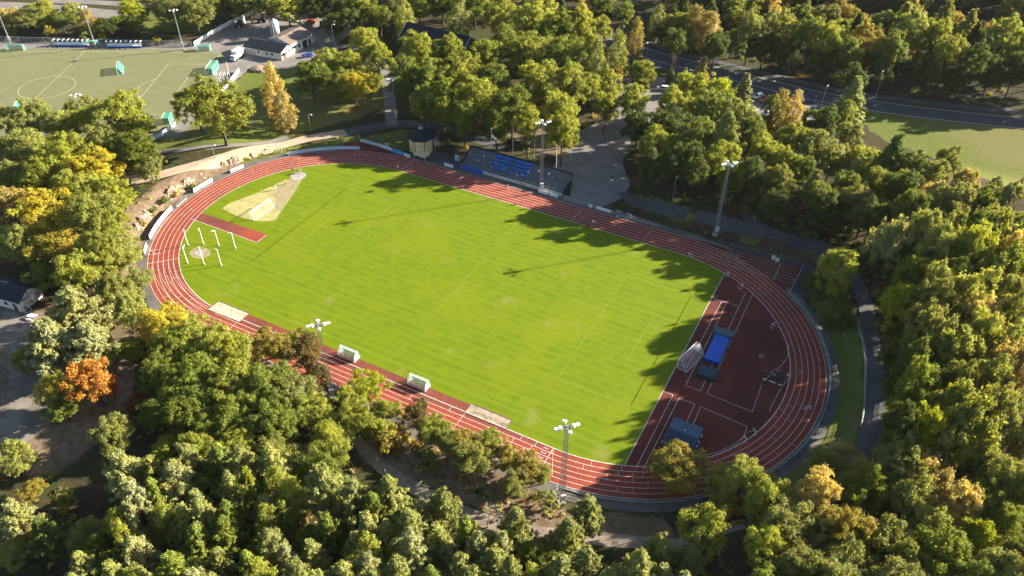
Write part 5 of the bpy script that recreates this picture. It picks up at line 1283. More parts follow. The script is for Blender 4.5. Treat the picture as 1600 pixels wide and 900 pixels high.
# team bags beside the lane and a football
for i, (u, v, c) in enumerate(((918, 350, K_), (965, 335, W_))):
    t = thing('sports_bag', ['black sports bag on the kerb beside the group on the straight', 'white sports bag on the walkway below the white boards'][i], 'bag', tuple(at(u, v + 4)), .3)
    m = MB(); m.tube((-.3, 0, .17), (.3, 0, .17), .17, n=10); m.build('body', MAT['plain'], t, bevel=.03).color = (*c, 1); m = MB(); m.path([(-.15, 0, .3), (-.1, 0, .45), (.1, 0, .45), (.15, 0, .3)], .02, 5); m.build('handle', MAT['dark'], t)
# ------------------------------------------------------------------ foliage
def leafmat(name, rough=.6, trans=.55, autumn=(1.22, 1.12, .75)):
    m = bpy.data.materials.new(name); m.use_nodes = True; nt = m.node_tree; nt.nodes.clear()
    out = nt.nodes.new('ShaderNodeOutputMaterial'); b = nt.nodes.new('ShaderNodeBsdfPrincipled')
    oi = N(nt, 'ShaderNodeObjectInfo'); geo = N(nt, 'ShaderNodeNewGeometry'); co = N(nt, 'ShaderNodeTexCoord').outputs['Object']
    ad = nt.nodes.new('ShaderNodeVectorMath'); ad.operation = 'ADD'; cx = nt.nodes.new('ShaderNodeCombineXYZ')
    nt.links.new(mth(nt, 'MULTIPLY', oi.outputs['Random'], 40.0), cx.inputs[0]); nt.links.new(co, ad.inputs[0]); nt.links.new(cx.outputs[0], ad.inputs[1])
    n1 = noise(nt, .22, ad.outputs[0], 3)
    tw = mixc(nt, 1.0, oi.outputs['Color'], autumn, 'MULTIPLY')
    c = mixc(nt, mth(nt, 'MULTIPLY', ramp(nt, n1, .46, .68), .75), oi.outputs['Color'], tw)
    r = geo.outputs['Random Per Island']
    hs = N(nt, 'ShaderNodeHueSaturation'); nt.links.new(c, hs.inputs['Color'])
    nt.links.new(mth(nt, 'MULTIPLY_ADD', mth(nt, 'POWER', r, 1.2), .85, .66), hs.inputs['Value']); nt.links.new(mth(nt, 'MULTIPLY_ADD', mth(nt, 'FRACT', mth(nt, 'MULTIPLY', r, 17.3)), .05, .475), hs.inputs['Hue'])
    nt.links.new(hs.outputs[0], b.inputs['Base Color']); b.inputs['Roughness'].default_value = rough; b.inputs['Specular IOR Level'].default_value = .25
    tr = nt.nodes.new('ShaderNodeBsdfTranslucent'); nt.links.new(mixc(nt, 1.0, hs.outputs[0], (1.25, 1.15, .5), 'MULTIPLY'), tr.inputs['Color'])
    mx = nt.nodes.new('ShaderNodeMixShader'); mx.inputs[0].default_value = trans
    nt.links.new(b.outputs[0], mx.inputs[1]); nt.links.new(tr.outputs[0], mx.inputs[2]); nt.links.new(mx.outputs[0], out.inputs[0])
    return m
M_LEAF = leafmat('leaves'); M_NEEDLE = leafmat('needles', .7, .25, (1.25, 1.1, .7))
M_BARK = pm('bark', (.085, .065, .048), (.05, .038, .028), 2.5, .95, bump=.5); M_BARKP = pm('pine_bark', (.20, .105, .06), (.10, .065, .045), 1.5, .95, bump=.5); M_BIRCH = pm('birch_bark', (.55, .53, .48), (.12, .11, .10), 1.6, .8)

def cards(C, Nn, S, rs, asp=1.35, droop=0.0):
    """one kite-shaped leaf spray per centre C, facing Nn, of size S"""
    n = len(C); Nn = Nn / np.maximum(np.linalg.norm(Nn, axis=1, keepdims=True), 1e-6)
    R = rs.normal(size=(n, 3)); R[:, 2] -= droop
    T = R - (R * Nn).sum(1, keepdims=True) * Nn; T /= np.maximum(np.linalg.norm(T, axis=1, keepdims=True), 1e-6); B = np.cross(Nn, T)
    s = S[:, None]
    j = lambda: 1 + .35 * (rs.rand(n, 1) - .5)
    v = np.stack([C - T * s * asp * .5 * j(), C + B * s * .5 * j() - Nn * s * .12, C + T * s * asp * .55 * j(), C - B * s * .5 * j() - Nn * s * .12], 1)
    return v.reshape(-1, 3)

def leafmesh(name, V, mat):
    n = len(V) // 4; me = bpy.data.meshes.new(name)
    me.vertices.add(len(V)); me.vertices.foreach_set('co', V.astype(np.float32).ravel())
    me.loops.add(4 * n); me.loops.foreach_set('vertex_index', np.arange(4 * n, dtype=np.int32))
    me.polygons.add(n); me.polygons.foreach_set('loop_start', np.arange(0, 4 * n, 4, dtype=np.int32)); me.polygons.foreach_set('loop_total', np.full(n, 4, dtype=np.int32))
    me.update(calc_edges=True); me.materials.append(mat); return me

def sph(rs, n):
    v = rs.normal(size=(n, 3)); return v / np.linalg.norm(v, axis=1, keepdims=True)

def puffs(P, R, rs, dens, size, squash=.75, outw=1.0, upw=.8, jitter=.8, droop=0., asp=1.35, center=None):
    """leaf sprays over the outside of many small clumps"""
    out = []
    for p, r in zip(P, R):
        n = max(6, int(dens * r * r)); d = sph(rs, n); d[:, 2] = np.where(d[:, 2] < -.45, -d[:, 2], d[:, 2])
        rad = r * (.30 + .85 * rs.rand(n)) * np.where(rs.rand(n) < .16, 1.4, 1.0); ani = np.array([.7 + .75 * rs.rand(), .7 + .75 * rs.rand(), (.75 + .5 * rs.rand()) * squash])
        C = p + d * rad[:, None] * ani + rs.normal(size=(n, 3)) * .12 * r
        Nn = d * outw + rs.normal(size=(n, 3)) * jitter * .5 + np.array([0, 0, upw])
        out.append(cards(C, Nn, size * (.65 + .7 * rs.rand(n)), rs, asp, droop))
    return np.concatenate(out)

def lobed(rs, W, Hh, z0, nl, lobe_r, per, clump_r, top=.5, narrow=0.0):
    """clump centres on a handful of irregular lobes making up one crown"""
    P = []; R = []; cz = (z0 + Hh) / 2; rz = (Hh - z0) / 2; rx = W / 2
    L = []
    tries = 0
    while len(L) < nl and tries < 400:
        tries += 1
        d = sph(rs, 1)[0]; d[2] = d[2] * .9 + .12
        k = .60 * (.62 + .62 * rs.rand())
        zz = d[2]; sh = 1 - narrow * max(0, zz)
        c = np.array([d[0] * rx * k * sh, d[1] * rx * k * sh, cz + d[2] * rz * k])
        if all(np.linalg.norm(c - q) > lobe_r * .75 for q in L): L.append(c)
    L.append(np.array([0, 0, cz + rz * .25]))
    for c in L:
        lr = lobe_r * (.5 + .75 * rs.rand())
        for d in sph(rs, per):
            if d[2] < -.55: continue
            if rs.rand() < .12: continue
            q = c + d * lr * (.72 + .5 * rs.rand()) * np.array([1, 1, 1.0])
            if ((q[0] / rx) ** 2 + (q[1] / rx) ** 2) > 1.25: continue
            deep = any(np.linalg.norm((q - o)) < lobe_r * .55 for o in L if o is not c)
            if deep: continue
            P.append(q); R.append(clump_r * (.6 + .75 * rs.rand()))
    return P, R, L

def trunkmesh(L, Hh, r, bark, z_split, rs, straight=False):
    m = MB(); pts = [(0, 0, -.4)]; x = y = 0
    k = 5
    for i in range(1, k + 1):
        if not straight: x += (rs.rand() - .5) * .35; y += (rs.rand() - .5) * .35
        pts.append((x, y, z_split * i / k))
    for i in range(k): m.tube(pts[i], pts[i + 1], r * (1.25 if i == 0 else 1 - .35 * i / k), r * (1 - .35 * (i + 1) / k), 8, False)
    e = V3(pts[-1])
    for c in L:
        c = V3(c); mid = e.lerp(c, .5) + V3(((rs.rand() - .5) * .8, (rs.rand() - .5) * .8, .5 * rs.rand()))
        m.tube(e, mid, r * .45, r * .26, 5, False); m.tube(mid, c, r * .26, r * .08, 5, False)
        for _ in range(3):
            q = c + V3(tuple(sph(rs, 1)[0] * 1.5)); m.tube(mid.lerp(c, .6), q, r * .12, r * .03, 4, False)
    return m

PROT = {}
def proto(kind, crown, trunk):
    PROT.setdefault(kind, []).append((crown, trunk))

def mk_round(kind, seed, W, Hh, z0, nl, lr, per, cr, dens, size, mat=None, bark=None, narrow=0., droop=0., squash=.75, asp=1.35, jitter=.8, tr=.32):
    rs = np.random.RandomState(seed); P, R, L = lobed(rs, W, Hh, z0, nl, lr, per, cr, narrow=narrow)
    V = puffs(P, R, rs, dens, size, squash, droop=droop, asp=asp, jitter=jitter)
    crown = leafmesh('crown', V, mat or M_LEAF)
    t = trunkmesh(L, Hh, tr, bark, z0 + (Hh - z0) * .22, rs); tm = bpy.data.meshes.new('trunk'); tm.from_pydata(t.v, [], t.f); tm.update(); tm.materials.append(bark or M_BARK); tm.polygons.foreach_set('use_smooth', [True] * len(tm.polygons))
    proto(kind, crown, tm)
for s in range(4): mk_round('oak', 11 + s, 12.0, 12.5, 2.2, 13, 2.5, 26, .72, 210, .25, narrow=.15, jitter=1.2)
for s in range(2): mk_round('lime', 31 + s, 9.0, 11.5, 1.6, 10, 2.0, 26, .62, 230, .23, narrow=.3, jitter=1.2)
for s in range(3): mk_round('willow', 41 + s, 13.0, 11.5, 1.0, 15, 2.5, 24, .74, 170, .24, squash=1.0, droop=.5, asp=2.0, jitter=1.2)
for s in range(2): mk_round('rowan', 51 + s, 8.0, 8.5, 1.8, 9, 1.7, 18, .6, 150, .26, jitter=1.1)
for s in range(2): mk_round('shrub', 61 + s, 4.5, 3.6, .1, 7, 1.2, 9, .55, 90, .30)

def mk_pine(seed, W, Hh):
    rs = np.random.RandomState(seed); P = []; R = []; br = []
    z = Hh * .22; k = 0
    while z < Hh * .99:
        f = (z - Hh * .22) / (Hh * .77); rad = W / 2 * (min(1, .7 + f * 1.5) if f < .2 else 1.0) * (1 - max(0, f - .12) / .88) ** .85 + .22
        nb = 6 if f < .7 else 4; a0 = rs.rand() * 6.3
        for b in range(nb):
            a = a0 + b * 2 * PI / nb + rs.normal() * .25; ln = rad * (.62 + .6 * rs.rand())
            for q in (1.0, .82, .62, .40):
                if q < .5 and rs.rand() < .45: continue
                c = np.array([math.cos(a) * ln * q + rs.normal() * .25, math.sin(a) * ln * q + rs.normal() * .25, z + ln * q * .26 + rs.normal() * .22])
                P.append(c); R.append((.50 if q > .9 else .56) * (.6 + .7 * rs.rand()) * (1 - .3 * f))
            br.append((z, a, ln))
        z += Hh * .046 * (.8 + .4 * rs.rand()); k += 1
    V = puffs(P, R, rs, 340, .17, .9, upw=.35, asp=3.0, jitter=1.5, droop=-1.4); crown = leafmesh('crown', V, M_NEEDLE)
    m = MB(); m.tube((0, 0, -.4), (0, 0, Hh * .5), .26, .17, 8, False); m.tube((0, 0, Hh * .5), (0, 0, Hh * .97), .17, .04, 6, False)
    for z, a, ln in br: m.tube((0, 0, z), (math.cos(a) * ln * .9, math.sin(a) * ln * .9, z + ln * .14), .055, .02, 4, False)
    for i in range(6): a = rs.rand() * 6.3; z = Hh * (.16 + .03 * i); m.tube((0, 0, z), (math.cos(a) * 1.3, math.sin(a) * 1.3, z - .1), .04, .015, 4, False)
    tm = bpy.data.meshes.new('trunk'); tm.from_pydata(m.v, [], m.f); tm.update(); tm.materials.append(M_BARKP); proto('pine', crown, tm)
for s in range(4): mk_pine(71 + s, 7.0 + .5 * s, 15.0)

def mk_spruce(seed, W, Hh):
    rs = np.random.RandomState(seed); C = []; Nn = []; z = Hh * .08
    m = MB(); m.tube((0, 0, -.4), (0, 0, Hh * .98), .24, .03, 8, False)
    while z < Hh * .98:
        f = z / Hh; rad = W / 2 * 1.15 * (1 - f) ** .78 + .12; nb = max(4, int(11 * (1 - f * .6))); a0 = rs.rand() * 6.3
        for b in range(nb):
            a = a0 + 2 * PI * b / nb + rs.normal() * .15; ln = rad * (.75 + .4 * rs.rand()); k = max(3, int(ln * 9))
            for i in range(k):
                q = (i + .6) / k; w = .55 * (1 - q) + .16
                for s in (-1, 0, 1):
                    off = s * w * rs.rand()
                    C.append((math.cos(a) * ln * q - math.sin(a) * off, math.sin(a) * ln * q + math.cos(a) * off, z - ln * q * .30 + .25 * q * q * ln - abs(off) * .2)); Nn.append((math.cos(a) * .35, math.sin(a) * .35, 1))
            m.tube((0, 0, z), (math.cos(a) * ln * .9, math.sin(a) * ln * .9, z - ln * .07), .035, .012, 3, False)
        z += Hh * .034 * (.85 + .4 * rs.rand())
    C = np.array(C); Nn = np.array(Nn) + rs.normal(size=(len(C), 3)) * .5
    V = cards(C, Nn, .42 * (.7 + .6 * rs.rand(len(C))), rs, 1.7); crown = leafmesh('crown', V, M_NEEDLE)
    tm = bpy.data.meshes.new('trunk'); tm.from_pydata(m.v, [], m.f); tm.update(); tm.materials.append(M_BARK); proto('spruce', crown, tm)
for s in range(2): mk_spruce(81 + s, 5.6, 15.0)

def mk_birch(seed, W, Hh):
    rs = np.random.RandomState(seed); P = []; R = []; L = []
    z = Hh * .16
    while z < Hh * .985:
        f = (z / Hh - .16) / .83; rad = W / 2 * (math.sin(PI * min(1, f * .80 + .18)) ** .7) * (1 - .35 * f)
        nb = max(2, int(5 * rad / (W / 2))); a0 = rs.rand() * 6.3
        for b in range(nb):
            a = a0 + 2 * PI * b / nb + rs.normal() * .3; ln = rad * (.55 + .55 * rs.rand())
            P.append(np.array([math.cos(a) * ln, math.sin(a) * ln, z + rs.normal() * .25])); R.append(.62 * (.65 + .6 * rs.rand())); L.append((z, a, ln))
            P.append(np.array([math.cos(a) * ln * .95, math.sin(a) * ln * .95, z - .9])); R.append(.42 * (.65 + .6 * rs.rand()))
        z += Hh * .042
    V = puffs(P, R, rs, 180, .21, 1.25, droop=1.0, asp=1.8, jitter=1.0); crown = leafmesh('crown', V, M_LEAF)
    m = MB(); m.tube((0, 0, -.4), (.1, .1, Hh * .5), .2, .12, 8, False); m.tube((.1, .1, Hh * .5), (0, 0, Hh * .96), .12, .02, 6, False)
    for z, a, ln in L[::2]: m.tube((0, 0, z - .6), (math.cos(a) * ln, math.sin(a) * ln, z), .04, .012, 4, False)
    tm = bpy.data.meshes.new('trunk'); tm.from_pydata(m.v, [], m.f); tm.update(); tm.materials.append(M_BIRCH); proto('birch', crown, tm)
for s in range(3): mk_birch(91 + s, 5.4, 14.5)
def mk_bare(seed):
    rs = np.random.RandomState(seed); m = MB(); C = []
    def grow(p, d, l, r, k):
        q = p + d * l; m.tube(p, q, r, r * .6, 4, False)
        if k == 0: C.append(tuple(q)); return
        for _ in range(3 if k > 1 else 4):
            e = (d + V3(tuple(rs.normal(size=3) * .5)) + V3((0, 0, .1))).normalized(); grow(q, e, l * .72, r * .55, k - 1)
    grow(V3((0, 0, -.3)), V3((0, 0, 1)), 2.6, .18, 4)
    C = np.array(C); C = C[rs.rand(len(C)) < .5]
    V = cards(C, rs.normal(size=(len(C), 3)), .22 * np.ones(len(C)), rs, 2.2); crown = leafmesh('crown', V, M_LEAF)
    tm = bpy.data.meshes.new('trunk'); tm.from_pydata(m.v, [], m.f); tm.update(); tm.materials.append(pm('dead_grey_wood', (.30, .27, .25), (.2, .18, .17), 2, .9)); proto('bare', crown, tm)
mk_bare(5)
DIM = dict(oak=(12.0, 12.5), lime=(9.0, 11.5), willow=(13.0, 11.5), rowan=(8.0, 8.5), shrub=(4.5, 3.6), pine=(7.8, 15.0), spruce=(5.6, 15.0), birch=(5.4, 14.5), bare=(7.0, 8.5))
HW = dict(oak=1.05, lime=1.28, willow=.92, rowan=1.06, shrub=.8, pine=2.1, spruce=1.8, birch=2.5, bare=1.2)
PAL = dict(   # colour words -> leaf colour
    yg=('yellow-green', (.285, .312, .052)), green=('mid-green', (.180, .220, .036)), dark=('dark green', (.100, .135, .030)), olive=('olive', (.245, .262, .075)), yellow=('yellow', (.46, .41, .05)),
    gold=('golden-brown', (.315, .27, .055)), orange=('orange', (.40, .20, .045)), red=('orange-red', (.40, .12, .03)), tan=('tan', (.44, .37, .14)), pale=('pale green', (.29, .315, .085)), lime=('lime-green', (.34, .38, .022)),
    grey=('grey-green', (.30, .31, .125)), copper=('copper-flecked', (.17, .135, .045)), rust=('rusty', (.20, .085, .03)))
TREES = []     # (x, y, kind, width, height, colour, zone)
NAMES = dict(oak='broadleaf_tree', lime='round_crowned_tree', willow='soft_crowned_tree', rowan='small_leafy_tree', shrub='bush', pine='pine_tree', spruce='spruce_tree', birch='birch_tree', bare='bare_tree')
WORDS = dict(oak='broadleaf tree', lime='round-crowned tree', willow='soft-crowned tree', rowan='small tree', shrub='bush', pine='pine', spruce='pointed spruce', birch='slender birch', bare='leafless tree')
trnd = random.Random(12)
ZH = {'on the wooded bank east of the track': 22, 'among the tan trees at the near corner': 15, 'on the slope below the meadow': 14, 'between the car park and the far straight': 15, 'at the foot of the far wood': 21,
      'in the leafy grove behind the grandstand': 19, 'between the grove and the car park': 14, 'by the shaded near bend': 14, 'at the wood edge behind the depot yard': 14, 'in the yellowing wood west of the track': 12}
def near_line(x, y, d):
    for L_, w in ROADS:
        for a, b in L_:
            if (x - a) ** 2 + (y - b) ** 2 < (w + d) ** 2: return True
    return False
ROADS = [(smooth_line(RC, 4), 9.5), (smooth_line(WP((972, 300), (1000, 318), (1055, 330), (1110, 343), (1180, 362), (1240, 378), (1290, 392), (1328, 425), (1350, 470), (1360, 520), (1367, 570), (1368, 620), (1358, 680), (1335, 730), (1290, 778), (1240, 800), (1160, 818)), 3), 2.0)]
def T(u, v, w, kind, col, zone, hk=1.0, hmax=99.0):
    """crown top at photo pixel (u, v), crown w pixels wide"""
    z = 10.0
    for _ in range(5):
        p = at(u, v, z); dist = proj(p)[2]; W = w * dist / FPX; h = W * HW[kind] * hk
        if kind in ('oak', 'willow', 'birch', 'pine', 'lime') and zone in ZH: h = max(h, ZH[zone] * (hk * .5 + .5))
        h = min(h, hmax)
        base = H(p.x, p.y); z = base + h * .93
    if (capr(p.x, p.y) < ROUT + 3.4 + .18 * W or any(a < p.x < b and c < p.y < d for a, b, c, d in ((-33, 9, 43, 56), (-51, -36, 41, 56), (-96, -62, 104, 124), (-99, -80, -63, -51), (-146, -124, 76, 101))) or near_line(p.x, p.y, .12 * W)) and hmax > 7: return T(u, v, w, kind, col, zone, hk, min(hmax, h) * .88)
    TREES.append((p.x, p.y, kind, W, h, col, zone))
def many(zone, *rows):
    for r in rows: T(*r[:5], zone, *(r[5:] or ()))
# ------------------------------------------------------------------ where the trees stand, read from the photograph
many('along the hedge beyond the pale pitch',
    (10, 18, 54, 'willow', 'tan', 0.61), (42, 24, 46, 'oak', 'olive', 0.68), (62, 5, 60, 'willow', 'pale', 0.75), (92, 22, 44, 'oak', 'green', 0.68), (110, 10, 44, 'willow', 'pale', 0.82), (132, 18, 32, 'birch', 'tan', 0.48), (160, 32, 42, 'oak', 'dark', 0.68), (182, 26, 36, 'oak', 'green', 0.68),
    (198, 0, 40, 'lime', 'lime', 0.82), (208, 24, 44, 'oak', 'green', 0.68), (238, -6, 50, 'oak', 'olive', 0.75), (262, 0, 62, 'willow', 'olive', 0.82), (300, 2, 72, 'willow', 'olive', 0.88), (330, 0, 50, 'oak', 'green', 0.75), (352, -6, 50, 'oak', 'olive', 0.75), (76, 43, 14, 'shrub', 'gold', 1.8), (15, 44, 14, 'shrub', 'gold', 1.3), (158, 52, 14, 'shrub', 'yellow'), (242, 58, 14, 'shrub', 'gold', 1.2), (135, 52, 20, 'shrub', 'olive'))
many('at the wood edge behind the depot yard',
    (384, -14, 50, 'oak', 'green'), (412, -12, 48, 'oak', 'olive'), (444, -8, 56, 'oak', 'yg'), (478, -14, 56, 'oak', 'dark'), (506, -8, 50, 'oak', 'dark'), (536, -14, 56, 'oak', 'green'), (566, -4, 50, 'oak', 'yg'), (590, 6, 46, 'lime', 'green'), (612, -14, 56, 'oak', 'olive'), (628, 0, 34, 'birch', 'pale', .95), (654, -8, 52, 'oak', 'yg'), (690, -16, 58, 'oak', 'green'), (716, -4, 46, 'birch', 'pale', .8), (742, -12, 60, 'oak', 'green'), (548, 16, 40, 'oak', 'dark', .9), (522, 22, 36, 'oak', 'dark', .8))
many('in the leafy grove behind the grandstand',
    (780, 0, 74, 'oak', 'yg'), (838, 0, 92, 'oak', 'yg'), (798, 42, 72, 'oak', 'green'), (872, 24, 66, 'oak', 'green'), (908, 14, 54, 'oak', 'yg', 1.1), (760, 66, 66, 'oak', 'green'), (828, 60, 84, 'oak', 'yg'), (888, 64, 76, 'oak', 'green'),
    (716, 92, 74, 'oak', 'yg'), (648, 56, 66, 'oak', 'yg', 1.1), (676, 96, 70, 'oak', 'green'), (702, 58, 56, 'oak', 'yg', .9), (728, 78, 42, 'lime', 'yg', 1.2), (632, 92, 62, 'oak', 'green'), (770, 104, 76, 'oak', 'green'), (846, 104, 92, 'oak', 'yg', .95), (902, 104, 72, 'oak', 'yg'), (740, 128, 78, 'oak', 'yg'), (690, 132, 66, 'oak', 'green'), (660, 138, 50, 'oak', 'green'), (800, 140, 72, 'oak', 'green'), (876, 150, 74, 'oak', 'yg'), (826, 166, 46, 'lime', 'yg', 1.1), (880, 184, 58, 'oak', 'yg', .8), (724, 160, 60, 'oak', 'green', .9), (776, 168, 62, 'oak', 'green', .85))
many('between the grove and the car park',
    (934, 64, 40, 'birch', 'pale', .9), (968, 52, 38, 'birch', 'pale', .95), (997, 32, 30, 'birch', 'gold', 1.0), (978, 0, 36, 'lime', 'green', 1.3), (1030, 14, 32, 'birch', 'pale', .85), (1036, 42, 34, 'lime', 'dark', 1.1), (950, 112, 54, 'oak', 'yg', 1.1), (962, 106, 24, 'rowan', 'orange'), (1006, 98, 54, 'oak', 'yg', 1.1), (992, 138, 52, 'oak', 'yg', 1.1), (948, 148, 48, 'oak', 'yg'), (1000, 176, 60, 'oak', 'dark', .95), (938, 28, 40, 'oak', 'yg', 1.1), (920, 46, 36, 'oak', 'yg', 1.1))
many('on the lawn left of the leafy grove',
    (566, 46, 52, 'oak', 'yg', 1.15), (588, 70, 58, 'oak', 'yg'), (540, 82, 58, 'oak', 'yg'), (508, 82, 62, 'oak', 'yg', .9), (482, 98, 62, 'oak', 'green'), (552, 118, 58, 'oak', 'yellow', .95), (525, 108, 60, 'oak', 'yg'), (574, 108, 52, 'oak', 'yg'), (420, 104, 42, 'birch', 'tan'), (438, 148, 38, 'birch', 'tan', .75), (330, 132, 112, 'oak', 'yg', .98), (298, 140, 66, 'oak', 'yg', 1.1), (372, 162, 44, 'oak', 'olive', 1.0))
many('at the near side of the pale pitch',
    (170, 150, 104, 'oak', 'yg', .9), (124, 158, 64, 'oak', 'olive', .95), (206, 176, 62, 'oak', 'green'), (205, 212, 82, 'oak', 'green', .95), (152, 202, 74, 'oak', 'olive'), (88, 178, 66, 'oak', 'pale'), (40, 166, 64, 'willow', 'pale', 1.0), (8, 172, 56, 'oak', 'pale'), (228, 246, 52, 'oak', 'olive', .9))
many('in the yellowing wood west of the track',
    (30, 208, 82, 'oak', 'pale'), (90, 218, 86, 'oak', 'yg'), (140, 240, 86, 'oak', 'yellow', .9), (54, 254, 76, 'oak', 'yg'), (10, 250, 66, 'oak', 'pale'), (110, 270, 82, 'oak', 'yg'), (166, 284, 74, 'oak', 'yg'), (62, 306, 100, 'oak', 'yellow', .9), (10, 300, 62, 'willow', 'tan'), (128, 314, 88, 'oak', 'pale'), (172, 330, 60, 'oak', 'yg', .9), (20, 352, 76, 'oak', 'pale'), (86, 366, 84, 'oak', 'gold', .85), (146, 362, 76, 'oak', 'yg', .9), (110, 408, 84, 'willow', 'yg', .8), (178, 392, 84, 'willow', 'pale', 1.0), (208, 430, 62, 'willow', 'pale', 1.2), (64, 418, 60, 'oak', 'green', .8), (166, 440, 62, 'willow', 'olive', .9), (190, 468, 54, 'willow', 'pale', .9))
many('on the rocky bank west of the track', (254, 300, 16, 'shrub', 'green'), (236, 318, 12, 'shrub', 'olive'), (222, 345, 12, 'shrub', 'tan'), (300, 288, 11, 'shrub', 'olive'), (212, 372, 12, 'shrub', 'yg'), (270, 292, 10, 'shrub', 'gold'))
many('around the bare ground by the little house',
    (108, 458, 92, 'pine', 'grey', .70), (66, 506, 92, 'pine', 'grey', .62), (130, 508, 72, 'pine', 'grey', .7), (44, 546, 60, 'oak', 'pale', .8), (134, 578, 74, 'rowan', 'orange', 1.15), (80, 590, 62, 'rowan', 'yellow', 1.15), (166, 592, 34, 'rowan', 'red', 1.3), (92, 626, 54, 'rowan', 'green', .9), (195, 532, 50, 'lime', 'green', .85), (248, 484, 84, 'oak', 'yellow', .92), (282, 500, 62, 'oak', 'yg', .9))
many('in the mixed wood by the near bend',
    (306, 506, 84, 'oak', 'yg', .95), (262, 522, 82, 'oak', 'green', .95), (342, 524, 88, 'oak', 'yg', .95), (384, 538, 72, 'oak', 'gold', .95), (424, 524, 84, 'oak', 'gold', 1.0), (470, 536, 70, 'rowan', 'copper', 1.3), (488, 576, 58, 'oak', 'copper', 1.1), (300, 566, 92, 'oak', 'green'), (246, 566, 76, 'oak', 'green'), (358, 574, 90, 'oak', 'yg'), (416, 578, 90, 'oak', 'green'), (456, 600, 74, 'oak', 'olive'), (236, 634, 56, 'lime', 'green', .9), (212, 622, 42, 'rowan', 'rust', .9), (320, 600, 70, 'oak', 'olive'), (280, 628, 82, 'oak', 'green'), (366, 626, 84, 'oak', 'green'), (425, 640, 86, 'oak', 'green'), (484, 628, 66, 'oak', 'yg'), (328, 652, 72, 'oak', 'green'))
many('in front of the near straight',
    (676, 662, 58, 'oak', 'yg', 1.1), (722, 684, 54, 'oak', 'gold', 1.1), (846, 730, 46, 'oak', 'yg', 1.1), (544, 610, 52, 'oak', 'yg', 1.1),     (572, 592, 68, 'lime', 'lime', 1.1), (600, 628, 56, 'lime', 'yg', .95), (552, 640, 68, 'oak', 'yg'), (524, 646, 56, 'oak', 'yg'), (650, 632, 52, 'rowan', 'copper', 1.15), (700, 678, 66, 'oak', 'yg'), (762, 676, 58, 'lime', 'yg', 1.15), (736, 702, 64, 'oak', 'olive'), (784, 700, 56, 'oak', 'gold', 1.0), (826, 722, 62, 'oak', 'gold', 1.15), (806, 742, 52, 'oak', 'olive', 1.1), (612, 672, 50, 'shrub', 'gold', 1.1), (590, 660, 44, 'rowan', 'yg', 1.2), (856, 776, 38, 'shrub', 'olive', 1.1), (668, 716, 30, 'shrub', 'olive'))
many('by the shaded near bend',
    (1062, 716, 98, 'oak', 'gold', 1.15), (1168, 726, 56, 'oak', 'pale', 1.1), (1150, 752, 122, 'oak', 'gold', .98), (1212, 758, 76, 'oak', 'yg', 1.1), (1108, 800, 84, 'oak', 'yg', 1.0))
many('among the tan trees at the near corner',
    (1318, 714, 104, 'willow', 'tan', .95), (1296, 706, 56, 'lime', 'pale', 1.0), (1360, 742, 80, 'oak', 'green', .95), (1288, 752, 66, 'willow', 'tan', 1.0), (1462, 726, 96, 'willow', 'tan', 1.0), (1504, 772, 80, 'willow', 'tan', 1.05), (1462, 802, 80, 'willow', 'pale', .9), (1244, 804, 104, 'oak', 'olive', .95), (1198, 828, 74, 'oak', 'yg'), (1314, 804, 66, 'oak', 'gold', 1.0), (1350, 816, 74, 'oak', 'gold', .9), (1394, 826, 110, 'oak', 'olive', .9), (1540, 828, 72, 'lime', 'lime', .9), (1424, 862, 72, 'oak', 'olive'), (1582, 800, 62, 'oak', 'green'), (1594, 748, 66, 'oak', 'olive', 1.1), (1552, 706, 82, 'oak', 'olive', 1.0), (1596, 850, 60, 'oak', 'green'))
many('on the wooded bank east of the track',
    (1512, 628, 124, 'willow', 'yg', .95), (1466, 638, 60, 'lime', 'lime', 1.0), (1578, 616, 70, 'oak', 'olive'), (1424, 440, 66, 'lime', 'lime', 1.1), (1476, 446, 66, 'oak', 'olive', 1.1), (1536, 448, 88, 'willow', 'pale', 1.0), (1590, 462, 60, 'oak', 'olive', 1.1), (1472, 500, 80, 'oak', 'olive'), (1546, 482, 78, 'willow', 'tan', .9), (1430, 524, 62, 'oak', 'dark'), (1498, 524, 72, 'oak', 'pale'), (1586, 518, 66, 'oak', 'pale'), (1452, 566, 66, 'oak', 'green'), (1512, 568, 62, 'oak', 'olive'), (1560, 560, 76, 'oak', 'pale'), (1420, 590, 60, 'oak', 'dark'), (1494, 604, 44, 'lime', 'lime', .9), (1416, 640, 54, 'oak', 'dark', .85), (1450, 574, 36, 'rowan', 'gold'), (1402, 552, 52, 'oak', 'dark'),
    (1290, 446, 34, 'shrub', 'dark', 1.2), (1310, 470, 36, 'shrub', 'green', 1.2), (1328, 492, 30, 'shrub', 'dark', 1.1), (1300, 500, 28, 'shrub', 'dark', 1.0), (1270, 430, 30, 'shrub', 'dark', 1.0), (1322, 396, 62, 'oak', 'yg', 1.1), (1288, 430, 52, 'oak', 'dark', 1.0), (1524, 362, 84, 'willow', 'yg', 1.05), (1470, 366, 66, 'willow', 'pale', 1.0), (1558, 400, 60, 'oak', 'olive'), (1400, 352, 74, 'willow', 'grey', .9), (1386, 388, 66, 'oak', 'dark'), (1440, 396, 54, 'lime', 'green', .9), (1596, 392, 58, 'oak', 'green', 1.1), (1392, 452, 44, 'oak', 'dark'), (1400, 500, 44, 'oak', 'dark'))
